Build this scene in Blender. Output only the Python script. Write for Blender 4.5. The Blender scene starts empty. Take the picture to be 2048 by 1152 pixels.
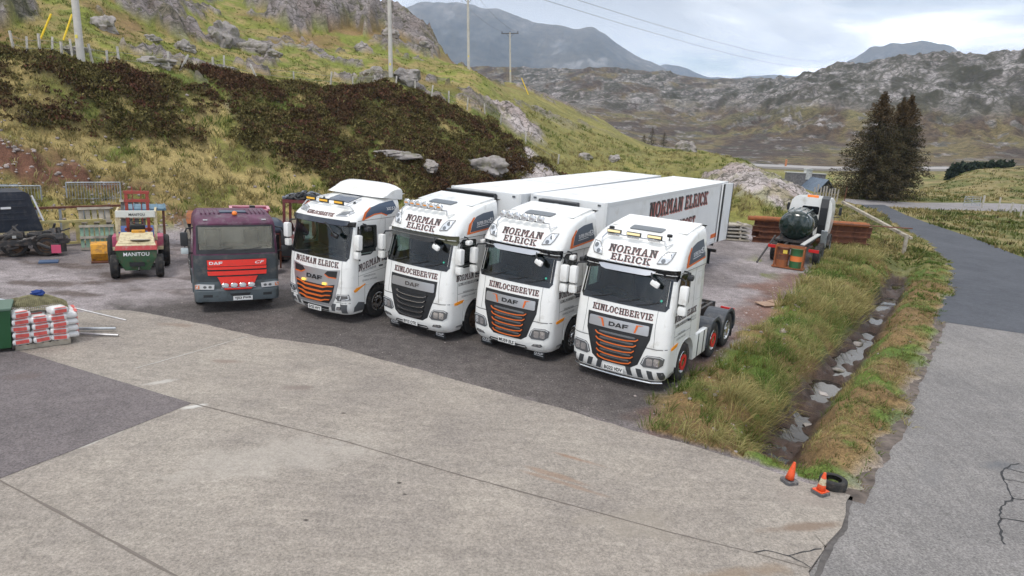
import bpy, bmesh, math, random
import numpy as np
from mathutils import Vector, Matrix, noise as mnoise
random.seed(7); RNG=np.random.default_rng(11)
S=bpy.context.scene; COL=S.collection; R=math.radians; PI=math.pi
# ---------------------------------------------------------------- camera
cd=bpy.data.cameras.new('camera'); cam=bpy.data.objects.new('camera',cd); COL.objects.link(cam); S.camera=cam
cd.sensor_width=36; cd.lens=36*1390/2048; cd.clip_start=.1; cd.clip_end=30000
p_,r_=.243,.062
fw=Vector((0,math.cos(p_),-math.sin(p_))); rt=Vector((1,0,0)); up=rt.cross(fw)
rt2=rt*math.cos(r_)+up*math.sin(r_); up2=-rt*math.sin(r_)+up*math.cos(r_)
cam.matrix_world=Matrix(((rt2.x,up2.x,-fw.x,0),(rt2.y,up2.y,-fw.y,0),(rt2.z,up2.z,-fw.z,6.2),(0,0,0,1)))
# ---------------------------------------------------------------- sky and sun
SUN_EL,SUN_AZ=R(58),R(215)   # azimuth from +Y towards +X
W=bpy.data.worlds.new('World'); S.world=W; W.use_nodes=True
def build_world():
    nt=W.node_tree; n=nt.nodes; l=nt.links; n.clear()
    out=n.new('ShaderNodeOutputWorld'); bg=n.new('ShaderNodeBackground'); l.new(bg.outputs[0],out.inputs[0])
    sky=n.new('ShaderNodeTexSky'); sky.sky_type='NISHITA'; sky.sun_disc=False; sky.sun_elevation=SUN_EL; sky.sun_rotation=SUN_AZ
    tc=n.new('ShaderNodeTexCoord'); sep=n.new('ShaderNodeSeparateXYZ'); l.new(tc.outputs['Generated'],sep.inputs[0])
    # flatten the direction on to a cloud deck
    mx=n.new('ShaderNodeMath'); mx.operation='ADD'; mx.inputs[1].default_value=.16; l.new(sep.outputs[2],mx.inputs[0])
    mm=n.new('ShaderNodeMath'); mm.operation='MAXIMUM'; mm.inputs[1].default_value=.05; l.new(mx.outputs[0],mm.inputs[0])
    cmb=n.new('ShaderNodeCombineXYZ')
    for i in range(2):
        d=n.new('ShaderNodeMath'); d.operation='DIVIDE'; l.new(sep.outputs[i],d.inputs[0]); l.new(mm.outputs[0],d.inputs[1]); l.new(d.outputs[0],cmb.inputs[i])
    def noi(sc,det,rough,dist,off):
        mp=n.new('ShaderNodeMapping'); mp.inputs['Location'].default_value=off; l.new(cmb.outputs[0],mp.inputs[0])
        t=n.new('ShaderNodeTexNoise'); t.inputs['Scale'].default_value=sc; t.inputs['Detail'].default_value=det; t.inputs['Roughness'].default_value=rough; t.inputs['Distortion'].default_value=dist
        l.new(mp.outputs[0],t.inputs[0]); return t.outputs[0]
    def ramp(s,pts):
        r=n.new('ShaderNodeValToRGB'); e=r.color_ramp.elements
        e[0].position,e[0].color=pts[0][0],(*pts[0][1],1); e[1].position,e[1].color=pts[-1][0],(*pts[-1][1],1)
        for p,c in pts[1:-1]:
            k=e.new(p); k.color=(*c,1)
        l.new(s,r.inputs[0]); return r.outputs[0]
    deck=ramp(noi(.75,8,.55,.45,(3.1,1.3,0)),[(.38,(.52,.54,.58)),(.49,(.78,.80,.83)),(.55,(1.2,1.2,1.2)),(.65,(1.9,1.88,1.84))])
    cover=ramp(noi(.5,6,.6,.3,(9.2,4.4,2)),[(.36,(.25,.25,.25)),(.50,(1,1,1))])
    # bright band close to the horizon
    band=n.new('ShaderNodeMapRange'); band.inputs[1].default_value=.17; band.inputs[2].default_value=.05; band.inputs[3].default_value=0; band.inputs[4].default_value=.42; l.new(sep.outputs[2],band.inputs[0])
    mb=n.new('ShaderNodeMix'); mb.data_type='RGBA'; l.new(band.outputs[0],mb.inputs[0]); l.new(deck,mb.inputs[6]); mb.inputs[7].default_value=(2.0,2.0,2.0,1)
    s1=n.new('ShaderNodeVectorMath'); s1.operation='SCALE'; s1.inputs[3].default_value=.11; l.new(sky.outputs[0],s1.inputs[0])
    mix=n.new('ShaderNodeMix'); mix.data_type='RGBA'; l.new(cover,mix.inputs[0]); l.new(s1.outputs[0],mix.inputs[6]); l.new(mb.outputs[2],mix.inputs[7])
    l.new(mix.outputs[2],bg.inputs[0]); bg.inputs[1].default_value=1.12
build_world()
sl=bpy.data.lights.new('sun','SUN'); so=bpy.data.objects.new('sun',sl); COL.objects.link(so)
sl.energy=1.5; sl.angle=R(14); sl.color=(1,.95,.88)
sd=Vector((math.sin(SUN_AZ)*math.cos(SUN_EL),math.cos(SUN_AZ)*math.cos(SUN_EL),math.sin(SUN_EL)))
so.rotation_euler=sd.to_track_quat('Z','Y').to_euler()
S.view_settings.view_transform='Standard'; S.view_settings.look='None'; S.view_settings.exposure=.33; S.view_settings.gamma=1
S.render.engine='CYCLES'; S.render.resolution_x=1024; S.render.resolution_y=576
S.cycles.volume_bounces=0; S.cycles.max_bounces=8

# ---------------------------------------------------------------- object helpers
def tag(o,label=None,cat=None,group=None,kind=None):
    if label:o['label']=label
    if cat:o['category']=cat
    if group:o['group']=group
    if kind:o['kind']=kind
    return o
def empty(name,loc=(0,0,0),rz=0,label=None,cat=None,group=None):
    o=bpy.data.objects.new(name,None); COL.objects.link(o); o.location=loc; o.rotation_euler=(0,0,rz); o.empty_display_size=.2
    return tag(o,label,cat,group)
def link(name,me,mat=None,parent=None,smooth=False):
    o=bpy.data.objects.new(name,me); COL.objects.link(o)
    if mat is not None:
        for m in (mat if isinstance(mat,(list,tuple)) else [mat]): me.materials.append(m)
    if parent is not None:o.parent=parent
    if smooth:
        me.polygons.foreach_set('use_smooth',[True]*len(me.polygons))
        if smooth!=True:
            try: me.set_sharp_from_angle(angle=R(smooth))
            except Exception: pass
    return o
def npmesh(name,v,faces,cols=None,attr='col'):
    """faces: list of (n,k) int arrays"""
    me=bpy.data.meshes.new(name); me.vertices.add(len(v)); me.vertices.foreach_set('co',np.asarray(v,dtype=np.float32).ravel())
    lt=[];st=[];vi=[];s=0
    for f in faces:
        f=np.asarray(f,dtype=np.int32)
        if len(f)==0: continue
        k=f.shape[1]; vi.append(f.ravel()); st.append(s+np.arange(len(f))*k); lt.append(np.full(len(f),k)); s+=len(f)*k
    vi=np.concatenate(vi); st=np.concatenate(st); lt=np.concatenate(lt)
    me.loops.add(len(vi)); me.loops.foreach_set('vertex_index',vi)
    me.polygons.add(len(st)); me.polygons.foreach_set('loop_start',st.astype(np.int32)); me.polygons.foreach_set('loop_total',lt.astype(np.int32))
    me.update(calc_edges=True)
    if cols is not None:
        for an,c in (cols.items() if isinstance(cols,dict) else {attr:cols}.items()):
            a=me.attributes.new(an,'FLOAT_COLOR','POINT'); c=np.asarray(c,dtype=np.float32)
            if c.shape[1]==3: c=np.concatenate([c,np.ones((len(c),1),np.float32)],1)
            a.data.foreach_set('color',c.ravel())
    return me
class MB:
    """collects shapes into one mesh object"""
    def __init__(s): s.b=bmesh.new()
    def box(s,c,d,rot=None,bev=0,M=None):
        m=Matrix.Translation(c)
        if rot is not None: m=m@(rot if isinstance(rot,Matrix) else Matrix.Rotation(rot,4,'Z'))
        m=m@Matrix.Diagonal((*d,1))
        if M: m=M@m
        r=bmesh.ops.create_cube(s.b,size=1,matrix=m)
        if bev:
            es={e for v in r['verts'] for e in v.link_edges}
            bmesh.ops.bevel(s.b,geom=list(es),offset=bev,segments=2,affect='EDGES',profile=.6,clamp_overlap=True)
        return s
    def tube(s,a,b,r,r2=None,n=10,caps=True):
        a=Vector(a);b=Vector(b);d=b-a
        if d.length<1e-6:return s
        m=Matrix.Translation((a+b)/2)@d.to_track_quat('Z','Y').to_matrix().to_4x4()
        bmesh.ops.create_cone(s.b,cap_ends=caps,segments=n,radius1=r,radius2=r if r2 is None else r2,depth=d.length,matrix=m); return s
    def path(s,pts,r,n=8):
        for a,b in zip(pts[:-1],pts[1:]): s.tube(a,b,r,n=n)
        for p in pts[1:-1]: s.ball(p,r*1.0,n=1)
        return s
    def ball(s,c,r,n=2,sc=(1,1,1),rot=None):
        m=Matrix.Translation(c)@(rot if rot is not None else Matrix())@Matrix.Diagonal((*sc,1))
        bmesh.ops.create_icosphere(s.b,subdivisions=n,radius=r,matrix=m); return s
    def lathe(s,prof,M=None,n=28,close=True):
        """prof: (radius, height) around local Z"""
        M=M or Matrix(); rings=[]
        for r,h in prof:
            if r<1e-5: rings.append([s.b.verts.new(M@Vector((0,0,h)))])
            else: rings.append([s.b.verts.new(M@Vector((r*math.cos(2*PI*i/n),r*math.sin(2*PI*i/n),h))) for i in range(n)])
        for A,B in zip(rings[:-1],rings[1:]):
            if len(A)==1 and len(B)==1: continue
            for i in range(n):
                j=(i+1)%n
                if len(A)==1: s.b.faces.new((A[0],B[j],B[i]))
                elif len(B)==1: s.b.faces.new((A[i],A[j],B[0]))
                else: s.b.faces.new((A[i],A[j],B[j],B[i]))
        return s
    def prism(s,poly,vec,M=None):
        """poly: 3D points, swept along vec"""
        M=M or Matrix(); v=Vector(vec); A=[s.b.verts.new(M@Vector(p)) for p in poly]; B=[s.b.verts.new(M@(Vector(p)+v)) for p in poly]
        n=len(A)
        try:
            s.b.faces.new(A[::-1]); s.b.faces.new(B)
        except ValueError: pass
        for i in range(n): s.b.faces.new((A[i],A[(i+1)%n],B[(i+1)%n],B[i]))
        return s
    def build(s,name,mat,parent=None,smooth=False,label=None):
        bmesh.ops.recalc_face_normals(s.b,faces=s.b.faces)
        me=bpy.data.meshes.new(name); s.b.to_mesh(me); s.b.free()
        o=link(name,me,mat,parent,smooth)
        if label:o['label']=label
        return o
def copy_tree(o,parent=None):
    c=o.copy(); COL.objects.link(c)
    if parent is not None: c.parent=parent
    for ch in list(o.children): copy_tree(ch,c)
    return c

# ---------------------------------------------------------------- materials
MATS={}
def M_(name,color,rough=.6,metal=0,bump=0,bscale=20,var=0,vscale=3,var2=None,coat=0,spec=.5,attr=None,dirt=None,trans=0,sheen=0,emit=0,alpha=1):
    if name in MATS:return MATS[name]
    m=bpy.data.materials.new(name); m.use_nodes=True; nt=m.node_tree; n=nt.nodes; l=nt.links; b=n['Principled BSDF']
    b.inputs['Roughness'].default_value=rough; b.inputs['Metallic'].default_value=metal
    b.inputs['Coat Weight'].default_value=coat; b.inputs['Specular IOR Level'].default_value=spec
    b.inputs['Transmission Weight'].default_value=trans; b.inputs['Alpha'].default_value=alpha
    tc=n.new('ShaderNodeTexCoord')
    src=None
    if attr:
        a=n.new('ShaderNodeAttribute'); a.attribute_name=attr; src=a.outputs['Color']
    b.inputs['Base Color'].default_value=(*color,1)
    if emit: b.inputs['Emission Color'].default_value=(*color,1); b.inputs['Emission Strength'].default_value=emit
    if var or var2:
        t=n.new('ShaderNodeTexNoise'); t.inputs['Scale'].default_value=vscale; t.inputs['Detail'].default_value=6; t.inputs['Roughness'].default_value=.62; l.new(tc.outputs['Object'],t.inputs[0])
        mr=n.new('ShaderNodeMapRange'); mr.inputs[1].default_value=.32; mr.inputs[2].default_value=.68; l.new(t.outputs[0],mr.inputs[0])
        mx=n.new('ShaderNodeMix'); mx.data_type='RGBA'; l.new(mr.outputs[0],mx.inputs[0])
        if var2 is not None: mx.inputs[6].default_value=(*color,1); mx.inputs[7].default_value=(*var2,1)
        elif src: 
            for i,k in ((6,1-var),(7,1+var)):
                q=n.new('ShaderNodeVectorMath'); q.operation='SCALE'; q.inputs[3].default_value=k; l.new(src,q.inputs[0]); l.new(q.outputs[0],mx.inputs[i])
        else: mx.inputs[6].default_value=(*[c*(1-var) for c in color],1); mx.inputs[7].default_value=(*[min(1,c*(1+var)) for c in color],1)
        src=mx.outputs[2]
    if dirt:
        dc,amt,ds=dirt
        t=n.new('ShaderNodeTexNoise'); t.inputs['Scale'].default_value=ds; t.inputs['Detail'].default_value=8; t.inputs['Roughness'].default_value=.7; l.new(tc.outputs['Object'],t.inputs[0])
        mr=n.new('ShaderNodeMapRange'); mr.inputs[1].default_value=.62-amt*.35; mr.inputs[2].default_value=.8-amt*.25; l.new(t.outputs[0],mr.inputs[0])
        mx=n.new('ShaderNodeMix'); mx.data_type='RGBA'; l.new(mr.outputs[0],mx.inputs[0]); mx.inputs[6].default_value=(*color,1); mx.inputs[7].default_value=(*dc,1)
        if src:l.new(src,mx.inputs[6])
        src=mx.outputs[2]
    if src: l.new(src,b.inputs['Base Color'])
    if bump:
        t=n.new('ShaderNodeTexNoise'); t.inputs['Scale'].default_value=bscale; t.inputs['Detail'].default_value=5; l.new(tc.outputs['Object'],t.inputs[0])
        bp=n.new('ShaderNodeBump'); bp.inputs['Strength'].default_value=bump; bp.inputs['Distance'].default_value=.02; l.new(t.outputs[0],bp.inputs['Height']); l.new(bp.outputs[0],b.inputs['Normal'])
    MATS[name]=m; return m

# ---------------------------------------------------------------- numpy noise
_P=np.random.default_rng(5).permutation(256); _P=np.concatenate([_P,_P,_P]); _G=np.random.default_rng(6).random(256)*2-1
def vnoise(x,y,z=0):
    x=np.asarray(x,float)+1000;y=np.asarray(y,float)+1000
    xi=np.floor(x).astype(int);yi=np.floor(y).astype(int);fx=x-xi;fy=y-yi
    fx=fx*fx*fx*(fx*(fx*6-15)+10);fy=fy*fy*fy*(fy*(fy*6-15)+10)
    h=lambda a,b:_G[_P[(_P[(a&255)]+(b&255)+z*37)&255]]
    a=h(xi,yi);b=h(xi+1,yi);c=h(xi,yi+1);d=h(xi+1,yi+1)
    return (a*(1-fx)+b*fx)*(1-fy)+(c*(1-fx)+d*fx)*fy
def fbm(x,y,o=5,gain=.5,z=0):
    s=0;a=1;t=0
    for i in range(o):
        s=s+a*vnoise(x*2**i+17.3*i,y*2**i-9.1*i,z+i);t+=a;a*=gain
    return s/t
def ridged(x,y,o=5,gain=.55,z=0):
    s=0;a=1;t=0
    for i in range(o):
        s=s+a*(1-2*np.abs(vnoise(x*2.05**i+31*i,y*2.05**i+7*i,z+i)));t+=a;a*=gain
    return s/t
def sstep(a,b,x):
    t=np.clip((x-a)/(b-a),0,1);return t*t*(3-2*t)
def pdist(poly,x,y,closed=True):
    d=np.full(np.shape(x),1e9);n=len(poly)
    for i in range(n if closed else n-1):
        ax,ay=poly[i][:2];bx,by=poly[(i+1)%n][:2];vx,vy=bx-ax,by-ay
        t=np.clip(((x-ax)*vx+(y-ay)*vy)/(vx*vx+vy*vy+1e-12),0,1)
        d=np.minimum(d,np.hypot(x-ax-t*vx,y-ay-t*vy))
    return d
def inpoly(poly,x,y):
    c=np.zeros(np.shape(x),bool);n=len(poly)
    for i in range(n):
        ax,ay=poly[i][:2];bx,by=poly[(i+1)%n][:2]
        c^=((ay>y)!=(by>y))&(x<(bx-ax)*(y-ay)/(by-ay+1e-12)+ax)
    return c
def pmask(poly,x,y,feather=.5,warp=0,ws=1.):
    if warp: x=x+warp*fbm(x/ws,y/ws,4,z=3); y=y+warp*fbm(x/ws+50,y/ws,4,z=4)
    d=pdist(poly,x,y); s=np.where(inpoly(poly,x,y),d,-d)
    return sstep(-feather,feather,s)
TAB=[(-47.24,[(34,0.0),(36,1.69),(38,3.02),(42,4.77),(46,6.95),(52,8.89),(60,11.12),(75,15.5),(95,19.92),(130,24.45),(180,24.76),(250,-1.12),(400,1.12),(600,15.98),(800,31.13),(950,42.8),(1200,52.44)]),(-36.18,[(34,0.0),(36,0.94),(38,2.42),(42,4.52),(46,7.24),(52,8.49),(60,10.87),(75,15.85),(95,20.78),(130,26.16),(180,27.56),(250,1.73),(350,3.76),(600,27.81),(900,62.28)]),(-31.69,[(34,0.0),(36,0.76),(38,1.64),(41.5,3.72),(45,7.36),(52,8.91),(60,11.14),(75,16.0),(95,21.61),(130,27.28),(180,29.72),(250,1.02),(400,5.95),(600,26.05),(800,48.12),(950,65.58),(1200,79.32)]),(-27.54,[(34,0.0),(37,1.05),(42,3.54),(46,7.12),(52,8.37),(60,10.1),(75,14.28),(95,20.12),(130,26.68),(180,31.59),(250,0.4),(400,5.07),(600,24.3),(800,46.99),(950,65.4),(1200,77.36)]),(-22.61,[(35,0.0),(38,0.92),(42,2.73),(46,5.77),(50,7.29),(60,8.79),(75,11.48),(95,17.38),(120,23.8),(150,26.47),(250,-0.31),(400,4.04),(600,22.08),(800,45.36),(950,64.78),(1200,74.51)]),(-17.31,[(36,0.0),(39,0.57),(43,1.77),(46,3.62),(50,6.18),(54,7.39),(65,9.28),(80,12.0),(95,16.88),(110,22.21),(130,24.35),(250,-1.02),(400,2.94),(600,19.55),(800,43.26),(950,63.61),(1200,70.85)]),(-13.58,[(38,0.0),(41,0.64),(44,1.46),(48,3.66),(52,6.22),(56,7.4),(65,8.77),(80,11.41),(95,15.97),(110,21.12),(125,22.16),(250,-1.48),(400,2.19),(600,17.69),(800,41.58),(950,62.48),(1200,67.93)]),(-10.52,[(40,0.0),(43,0.75),(46,1.99),(50,4.54),(53.5,6.75),(57,7.99),(65,9.01),(80,11.47),(95,15.49),(110,20.21),(125,18.82),(250,-1.83),(400,1.57),(600,16.11),(800,40.08),(950,61.37),(1200,65.31)]),(-7.39,[(42,0.0),(46,0.81),(50,2.8),(54,4.94),(57.5,6.69),(65,8.13),(80,10.47),(95,13.75),(105,16.56),(120,14.18),(250,-2.17),(400,0.96),(600,14.47),(800,38.45),(950,60.07),(1200,62.46)]),(-4.33,[(45,0.0),(48,0.7),(52,2.64),(56,4.69),(60,6.09),(66,7.68),(78,10.38),(86,11.21),(105,10.1),(250,-1.82),(400,2.23),(600,16.45),(800,41.18),(950,63.39),(1200,66.6)]),(-1.01,[(48,0.0),(52,1.16),(56,2.94),(60,4.17),(68,6.13),(80,7.85),(95,9.56),(108,10.95),(130,8.88),(250,-1.41),(400,3.62),(600,18.56),(800,44.04),(950,66.82),(1200,70.91)]),(2.19,[(50,0.0),(55,1.84),(60,2.92),(70,4.65),(85,6.8),(100,8.39),(112,8.88),(135,5.79),(250,-1.41),(400,3.61),(600,18.55),(800,44.03),(950,66.19),(1200,70.9)]),(6.18,[(54,0.0),(60,2.02),(70,3.17),(85,4.85),(100,5.98),(108,6.32),(135,2.68),(250,-2.03),(400,3.41),(600,20.99),(800,49.79),(950,71.67),(1200,75.53)]),(10.11,[(56,0.0),(65,1.9),(75,2.53),(90,3.21),(98,3.48),(125,0.08),(240,-3.9),(400,0.79),(600,17.37),(800,44.82),(930,69.25),(1200,71.96)]),(13.94,[(58,0.0),(68,2.05),(80,2.94),(92,3.51),(120,0.1),(235,-4.95),(350,-2.16),(500,7.56),(700,31.03),(900,63.66),(1200,64.3)]),(17.65,[(48,0.0),(54,2.09),(60,2.57),(70,2.71),(80,2.8),(105,0.33),(230,-5.11),(320,-2.11),(450,9.21),(600,27.58),(750,49.58),(850,64.45),(1200,60.42)]),(21.22,[(47,0.0),(53,1.59),(58,1.93),(62,2.08),(72,0.0),(100,0.81),(230,-4.7),(320,-0.66),(420,10.61),(520,29.6),(620,51.31),(690,62.73),(1200,48.98)]),(24.28,[(45,0.0),(49,0.6),(54,0.0),(90,0.0),(105,-1.0),(230,-3.94),(300,-2.45),(380,5.52),(460,22.42),(550,47.21),(650,71.26),(1200,59.48)]),(27.21,[(45,0.0),(90,0.0),(105,-1.0),(230,-2.9),(300,-1.21),(380,6.82),(440,18.87),(540,47.28),(640,74.49),(1200,62.21)]),(29.38,[(45,0.0),(90,0.0),(110,-0.68),(125,-1.08),(150,-4.57),(230,-2.11),(300,-0.28),(380,10.73),(430,19.94),(540,47.82),(640,74.0),(1200,64.15)]),(32.34,[(45,0.0),(95,0.0),(110,0.06),(130,1.35),(145,1.73),(175,-2.2),(230,-1.03),(300,1.01),(380,11.95),(430,21.06),(530,47.67),(620,74.41),(1200,66.64)]),(35.06,[(45,0.0),(98,0.0),(115,1.12),(135,2.17),(155,2.9),(185,-1.77),(230,-0.01),(300,2.2),(380,13.07),(430,22.05),(530,49.28),(620,81.47),(1200,68.79)]),(45.51,[(45,0.0),(105,0.0),(125,3.18),(145,4.96),(165,6.39),(195,1.68),(230,4.02),(300,6.84),(380,17.18),(430,25.51),(530,56.31),(620,86.91),(1200,75.73)])]
# knots of the terrain: azimuth (degrees from +Y towards +X) -> (distance, height)
NR=620
RR=np.exp(np.linspace(math.log(11.),math.log(1200.),NR))
def _grid():
    az=np.array([a for a,_ in TAB]); Z=np.array([np.interp(np.log(RR),np.log([1,25]+[r for r,_ in L]),[0,0]+[z for _,z in L]) for _,L in TAB])
    k=np.exp(-np.linspace(-2,2,17)**2);k/=k.sum()
    Zp=np.pad(Z,((0,0),(8,8)),mode='edge'); Z=sum(k[i]*Zp[:,i:i+NR] for i in range(17))
    return az,Z
AZK,ZK=_grid()
def zbase(x,y):
    x=np.asarray(x,float);y=np.asarray(y,float)
    r=np.clip(np.hypot(x,y),11.,1199.);a=np.degrees(np.arctan2(x,y)); a=np.clip(a,AZK[0],AZK[-1]-1e-6)
    i=np.clip(np.searchsorted(AZK,a)-1,0,len(AZK)-2); t=(a-AZK[i])/(AZK[i+1]-AZK[i])
    f=(np.log(r)-math.log(11.))/(math.log(1200/11.))*(NR-1); j=np.clip(f.astype(int),0,NR-2); g=f-j
    row=lambda q:ZK[q,j]*(1-g)+ZK[q,j+1]*g
    i0=np.maximum(i-1,0);i3=np.minimum(i+2,len(AZK)-1)
    p0,p1,p2,p3=row(i0),row(i),row(i+1),row(i3)
    h=AZK[i+1]-AZK[i]
    m1=(p2-p0)/(AZK[i+1]-AZK[i0])*h; m2=(p3-p1)/(AZK[i3]-AZK[i]+1e-9)*h
    t2=t*t;t3=t2*t
    return (2*t3-3*t2+1)*p1+(t3-2*t2+t)*m1+(-2*t3+3*t2)*p2+(t3-t2)*m2
# ---------------------------------------------------------------- plan polygons (metres)
HEATHA=[(-28.7,39.5),(-25.8,38.6),(-23.4,39.3),(-22.2,40.6),(-20.7,41.8),(-19.5,42.6),(-18.6,41.3),(-18.3,40.2),(-17.2,39.8),(-17.4,38.8),(-19.1,37.9),(-20.5,36.1),(-21.6,35.4),(-23.4,34.3),(-25,33.9),(-26,33.4),(-34,36),(-36,42)]
HEATHB=[(-20.8,44.6),(-19.1,47.6),(-16,51.5),(-11.6,54.3),(-9.4,55.2),(-7.5,57.9),(-5.2,59.2),(-2.8,62.2),(-1.8,60.6),(.2,59.3),(.4,55.5),(2.9,56),(5,58.1),(-1.3,50.2),(-4.5,46),(-7.2,42.8),(-11.1,41.1),(-12.1,42.7),(-14.1,41.3),(-15.4,40.2),(-16.3,40.4),(-16.2,41.6),(-17.6,41.6),(-19,42.2)]
REDS=[(-27,30.2),(-24.2,32.2),(-21.9,32.9),(-19.6,33.5),(-17.5,34.1),(-18.2,32.9),(-20,31.9),(-22,30.9),(-24.5,29)]
SCREE=[(-17.4,32.6),(-15,34.3),(-12.2,35.2),(-11.5,34),(-13.5,32.6),(-15.6,31.2)]
RA=[(-52,62),(-43,62),(-35.3,52.5),(-33.2,47.5),(-31.8,44.3),(-31.2,41),(-40,38)]
RB=[(-40,69.5),(-46.3,96.2),(-34.7,74.5),(-30,64.8),(-27.6,57.4),(-29.2,57.8),(-30.7,56.8),(-35,60)]
RC=[(-36,104),(-26,112),(-19.6,99),(-19.4,88),(-22.7,91),(-23.8,82.5),(-25,79),(-27.7,83),(-32.7,87)]
RD=[(-23,104),(-18,108),(-13,104),(-10.6,91),(-13.3,91.6),(-16,92.5),(-18.9,95)]
RE=[(-3.6,67.9),(-1.3,72.5),(.8,69.7),(2.7,65.1),(.3,62.6),(-1.5,63.8)]
RF=[(-1.3,58.4),(.8,60.2),(2.7,57),(3.2,53.4),(.8,51.6),(-.8,55.1)]
RG=[(15.5,62),(20,67),(27,72),(30,71),(27.5,60),(23.4,53.5),(17.5,47.6),(14.5,51)]
RH=[(22.5,45.5),(25.2,48.5),(28,54),(29.5,60),(27.6,61),(24,54),(21,47)]
ROCKS=[(RA,3.4,1.1),(RB,2.2,.9),(RC,4.2,1.2),(RD,2.4,1.2),(RE,.7,.8),(RF,.8,.7),(RG,.5,1.2),(RH,.7,.8)]
DITCH=[(5.75,13.2),(6.4,14.6),(7.28,15.95),(8.2,17.45),(9.1,18.75),(10.05,20.0),(11.05,21.45),(12.9,24.3),(14.,25.9),(16.6,29.95),(19.2,34.),(22.5,40.),(26.3,48.5)]
BANKL=[(2.92,13.23),(3.71,15.12),(4.98,16.94),(6.41,19.19),(9.67,24.21),(12.2,28.6),(14.6,33.2),(16.5,38),(19.5,43)]
ROADL=[(3.6,6.6),(4.59,8.83),(5.38,9.87),(6.13,11.03),(7.05,12.34),(7.67,13.17),(8.75,14.55),(10.61,17.33),(15.12,23.82),(20.28,31.79),(23.56,37.44),(26.27,44.88),(28.05,51.54),(30.03,58.05),(32.32,65.9)]
ROADR=[(11.,3.),(12.,8.2),(13.2,11.3),(15.2,14.6),(17.8,18.8),(20.6,23.),(24.6,30.2),(29.27,39.62),(31.03,47.18),(31.9,53.73),(32.9,59.13),(35.2,67.22)]
VERGE=BANKL+[(24.5,51),(26.5,58)]+[(28.3,58)]+ROADL[:0:-1][2:]+[(6.2,11.2),(4.9,12.1)]
SLAB=[(-13.2,14.9),(-12.9,17.2),(-12.4,18.6),(-11.69,19.17),(-11.04,19.26),(-8.43,18.38),(-6.7,17.65),(-4.51,17.2),(-2.31,16.03),(-.91,15.25),(1.24,14.13),(2.68,13.26),(3.73,12.71),(4.73,12.09),(5.47,11.53),(6.16,11.15),(5.56,10.09),(5.07,9.5),(4.56,8.83),(3.6,6.6),(3.,2.),(-16,2.),(-16,14.)]
def terrain_z(x,y,detail=True):
    x=np.asarray(x,float);y=np.asarray(y,float); r=np.hypot(x,y); z=zbase(x,y)
    m={}
    up=sstep(.15,1.2,z)*(r<220)
    m['heather']=np.maximum(pmask(HEATHA,x,y,.35,1.0,1.8),pmask(HEATHB,x,y,.35,1.1,1.8))
    pt=pdist([(-22,41.2),(-19.6,43.6),(-18.2,43.2),(-17.5,41.6),(-16.9,40.1),(-15.9,39.2)],x,y,False)+.5*fbm(x/.9,y/.9,3,z=77); m['heather']=m['heather']*sstep(.35,.75,pt)
    gap=sstep(.20,.34,fbm(x/1.9,y/1.9,4,z=9)); m['heather']=m['heather']*(1-gap*.85)
    rock=np.zeros_like(z)
    for P,a,w in ROCKS:
        k=pmask(P,x,y,.45,w*1.6,2.2); rock=np.maximum(rock,k)
        z=z+a*.5*k*(.55+.9*ridged(x/3.1,y/4.3,5,z=21))
    # scattered small outcrops on the hill
    sc=sstep(.33,.40,fbm(x/4.2,y/3.,4,z=30))*sstep(4,8,z)*(r<200)*(1-m['heather'])
    rock=np.maximum(rock,sc); z=z+sc*.35
    red=np.maximum(pmask(REDS,x,y,.4,.9,1.4),.8*pmask(SCREE,x,y,.5,1.5,1.2))
    m['red']=red
    pale=np.zeros_like(z)
    for P in (RE,RF,RG,RH): pale=np.maximum(pale,pmask(P,x,y,.6,.8,2.2))
    m['pale']=pale
    if detail:
        z=z+up*(.28*fbm(x/3.,y/3.,4,z=1)+.35*fbm(x/9,y/9,3,z=2))*(1-.5*rock)
        z=z+m['heather']*(.22+.42*np.abs(fbm(x/.9,y/.9,3,z=5)))*up
        z=z+(1-m['heather'])*(1-rock)*up*.16*fbm(x/.7,y/.7,3,z=6)*(r<90)
        z=z+red*up*.5*fbm(x/.8,y/.8,4,z=8)
        z=z+rock*.45*ridged(x/1.1+.3*y,y/1.4,4,z=14)*(r<220)
        far=sstep(240,420,r)
        a=np.degrees(np.arctan2(x,y)); rk=far*sstep(10.5,17,a+6*fbm(x/120,y/120,3,z=44)); ln=far*(1-sstep(10,15,a))
        hgt=sstep(-4,14,z)
        s_=x*.906-y*.423; q_=(x*.423+y*.906)/2.6
        z=z+rk*hgt*((10.*ridged(s_/62,q_/50,6,.6,z=50)-5)+3.6*ridged(s_/19,q_/15,5,.62,z=52))
        z=z+ln*(6.*ridged(x/75,y/60,6,.6,z=54)*sstep(420,650,r)+2.2*fbm(x/25,y/25,5,z=55))
        z=z+far*1.1*fbm(x/17,y/17,5,.6,z=56)
    # ditch
    vg=pmask(VERGE,x,y,.35,.35,.8); dd=pdist(DITCH,x,y,False)
    s=np.where(pdist(BANKL,x,y,False)<pdist(ROADL,x,y,False),1,0)
    wob=.22*fbm(x/1.1,y/1.1,4,z=60); w1=np.where(s>0,1.55,1.15)
    prof=1-sstep(.10+wob*.6,w1+wob,dd)
    near=(y>12.2-.62*(x-5))&(r<60)
    vg=vg*near
    z=z+vg*(.10+.20*fbm(x/.9,y/.9,3,z=61))
    z=z-near*prof*(.92+.24*fbm(x/.45,y/.45,4,.6,z=62)+.14*fbm(x/2.5,y/2.5,2,z=63))*(1-sstep(33,39,y))
    m['verge']=vg; m['ditch']=near*(1-sstep(.34+wob,.72+wob,dd))*(1-sstep(34,38,y))
    m['rock']=rock; m['z']=z
    return z,m
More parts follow.
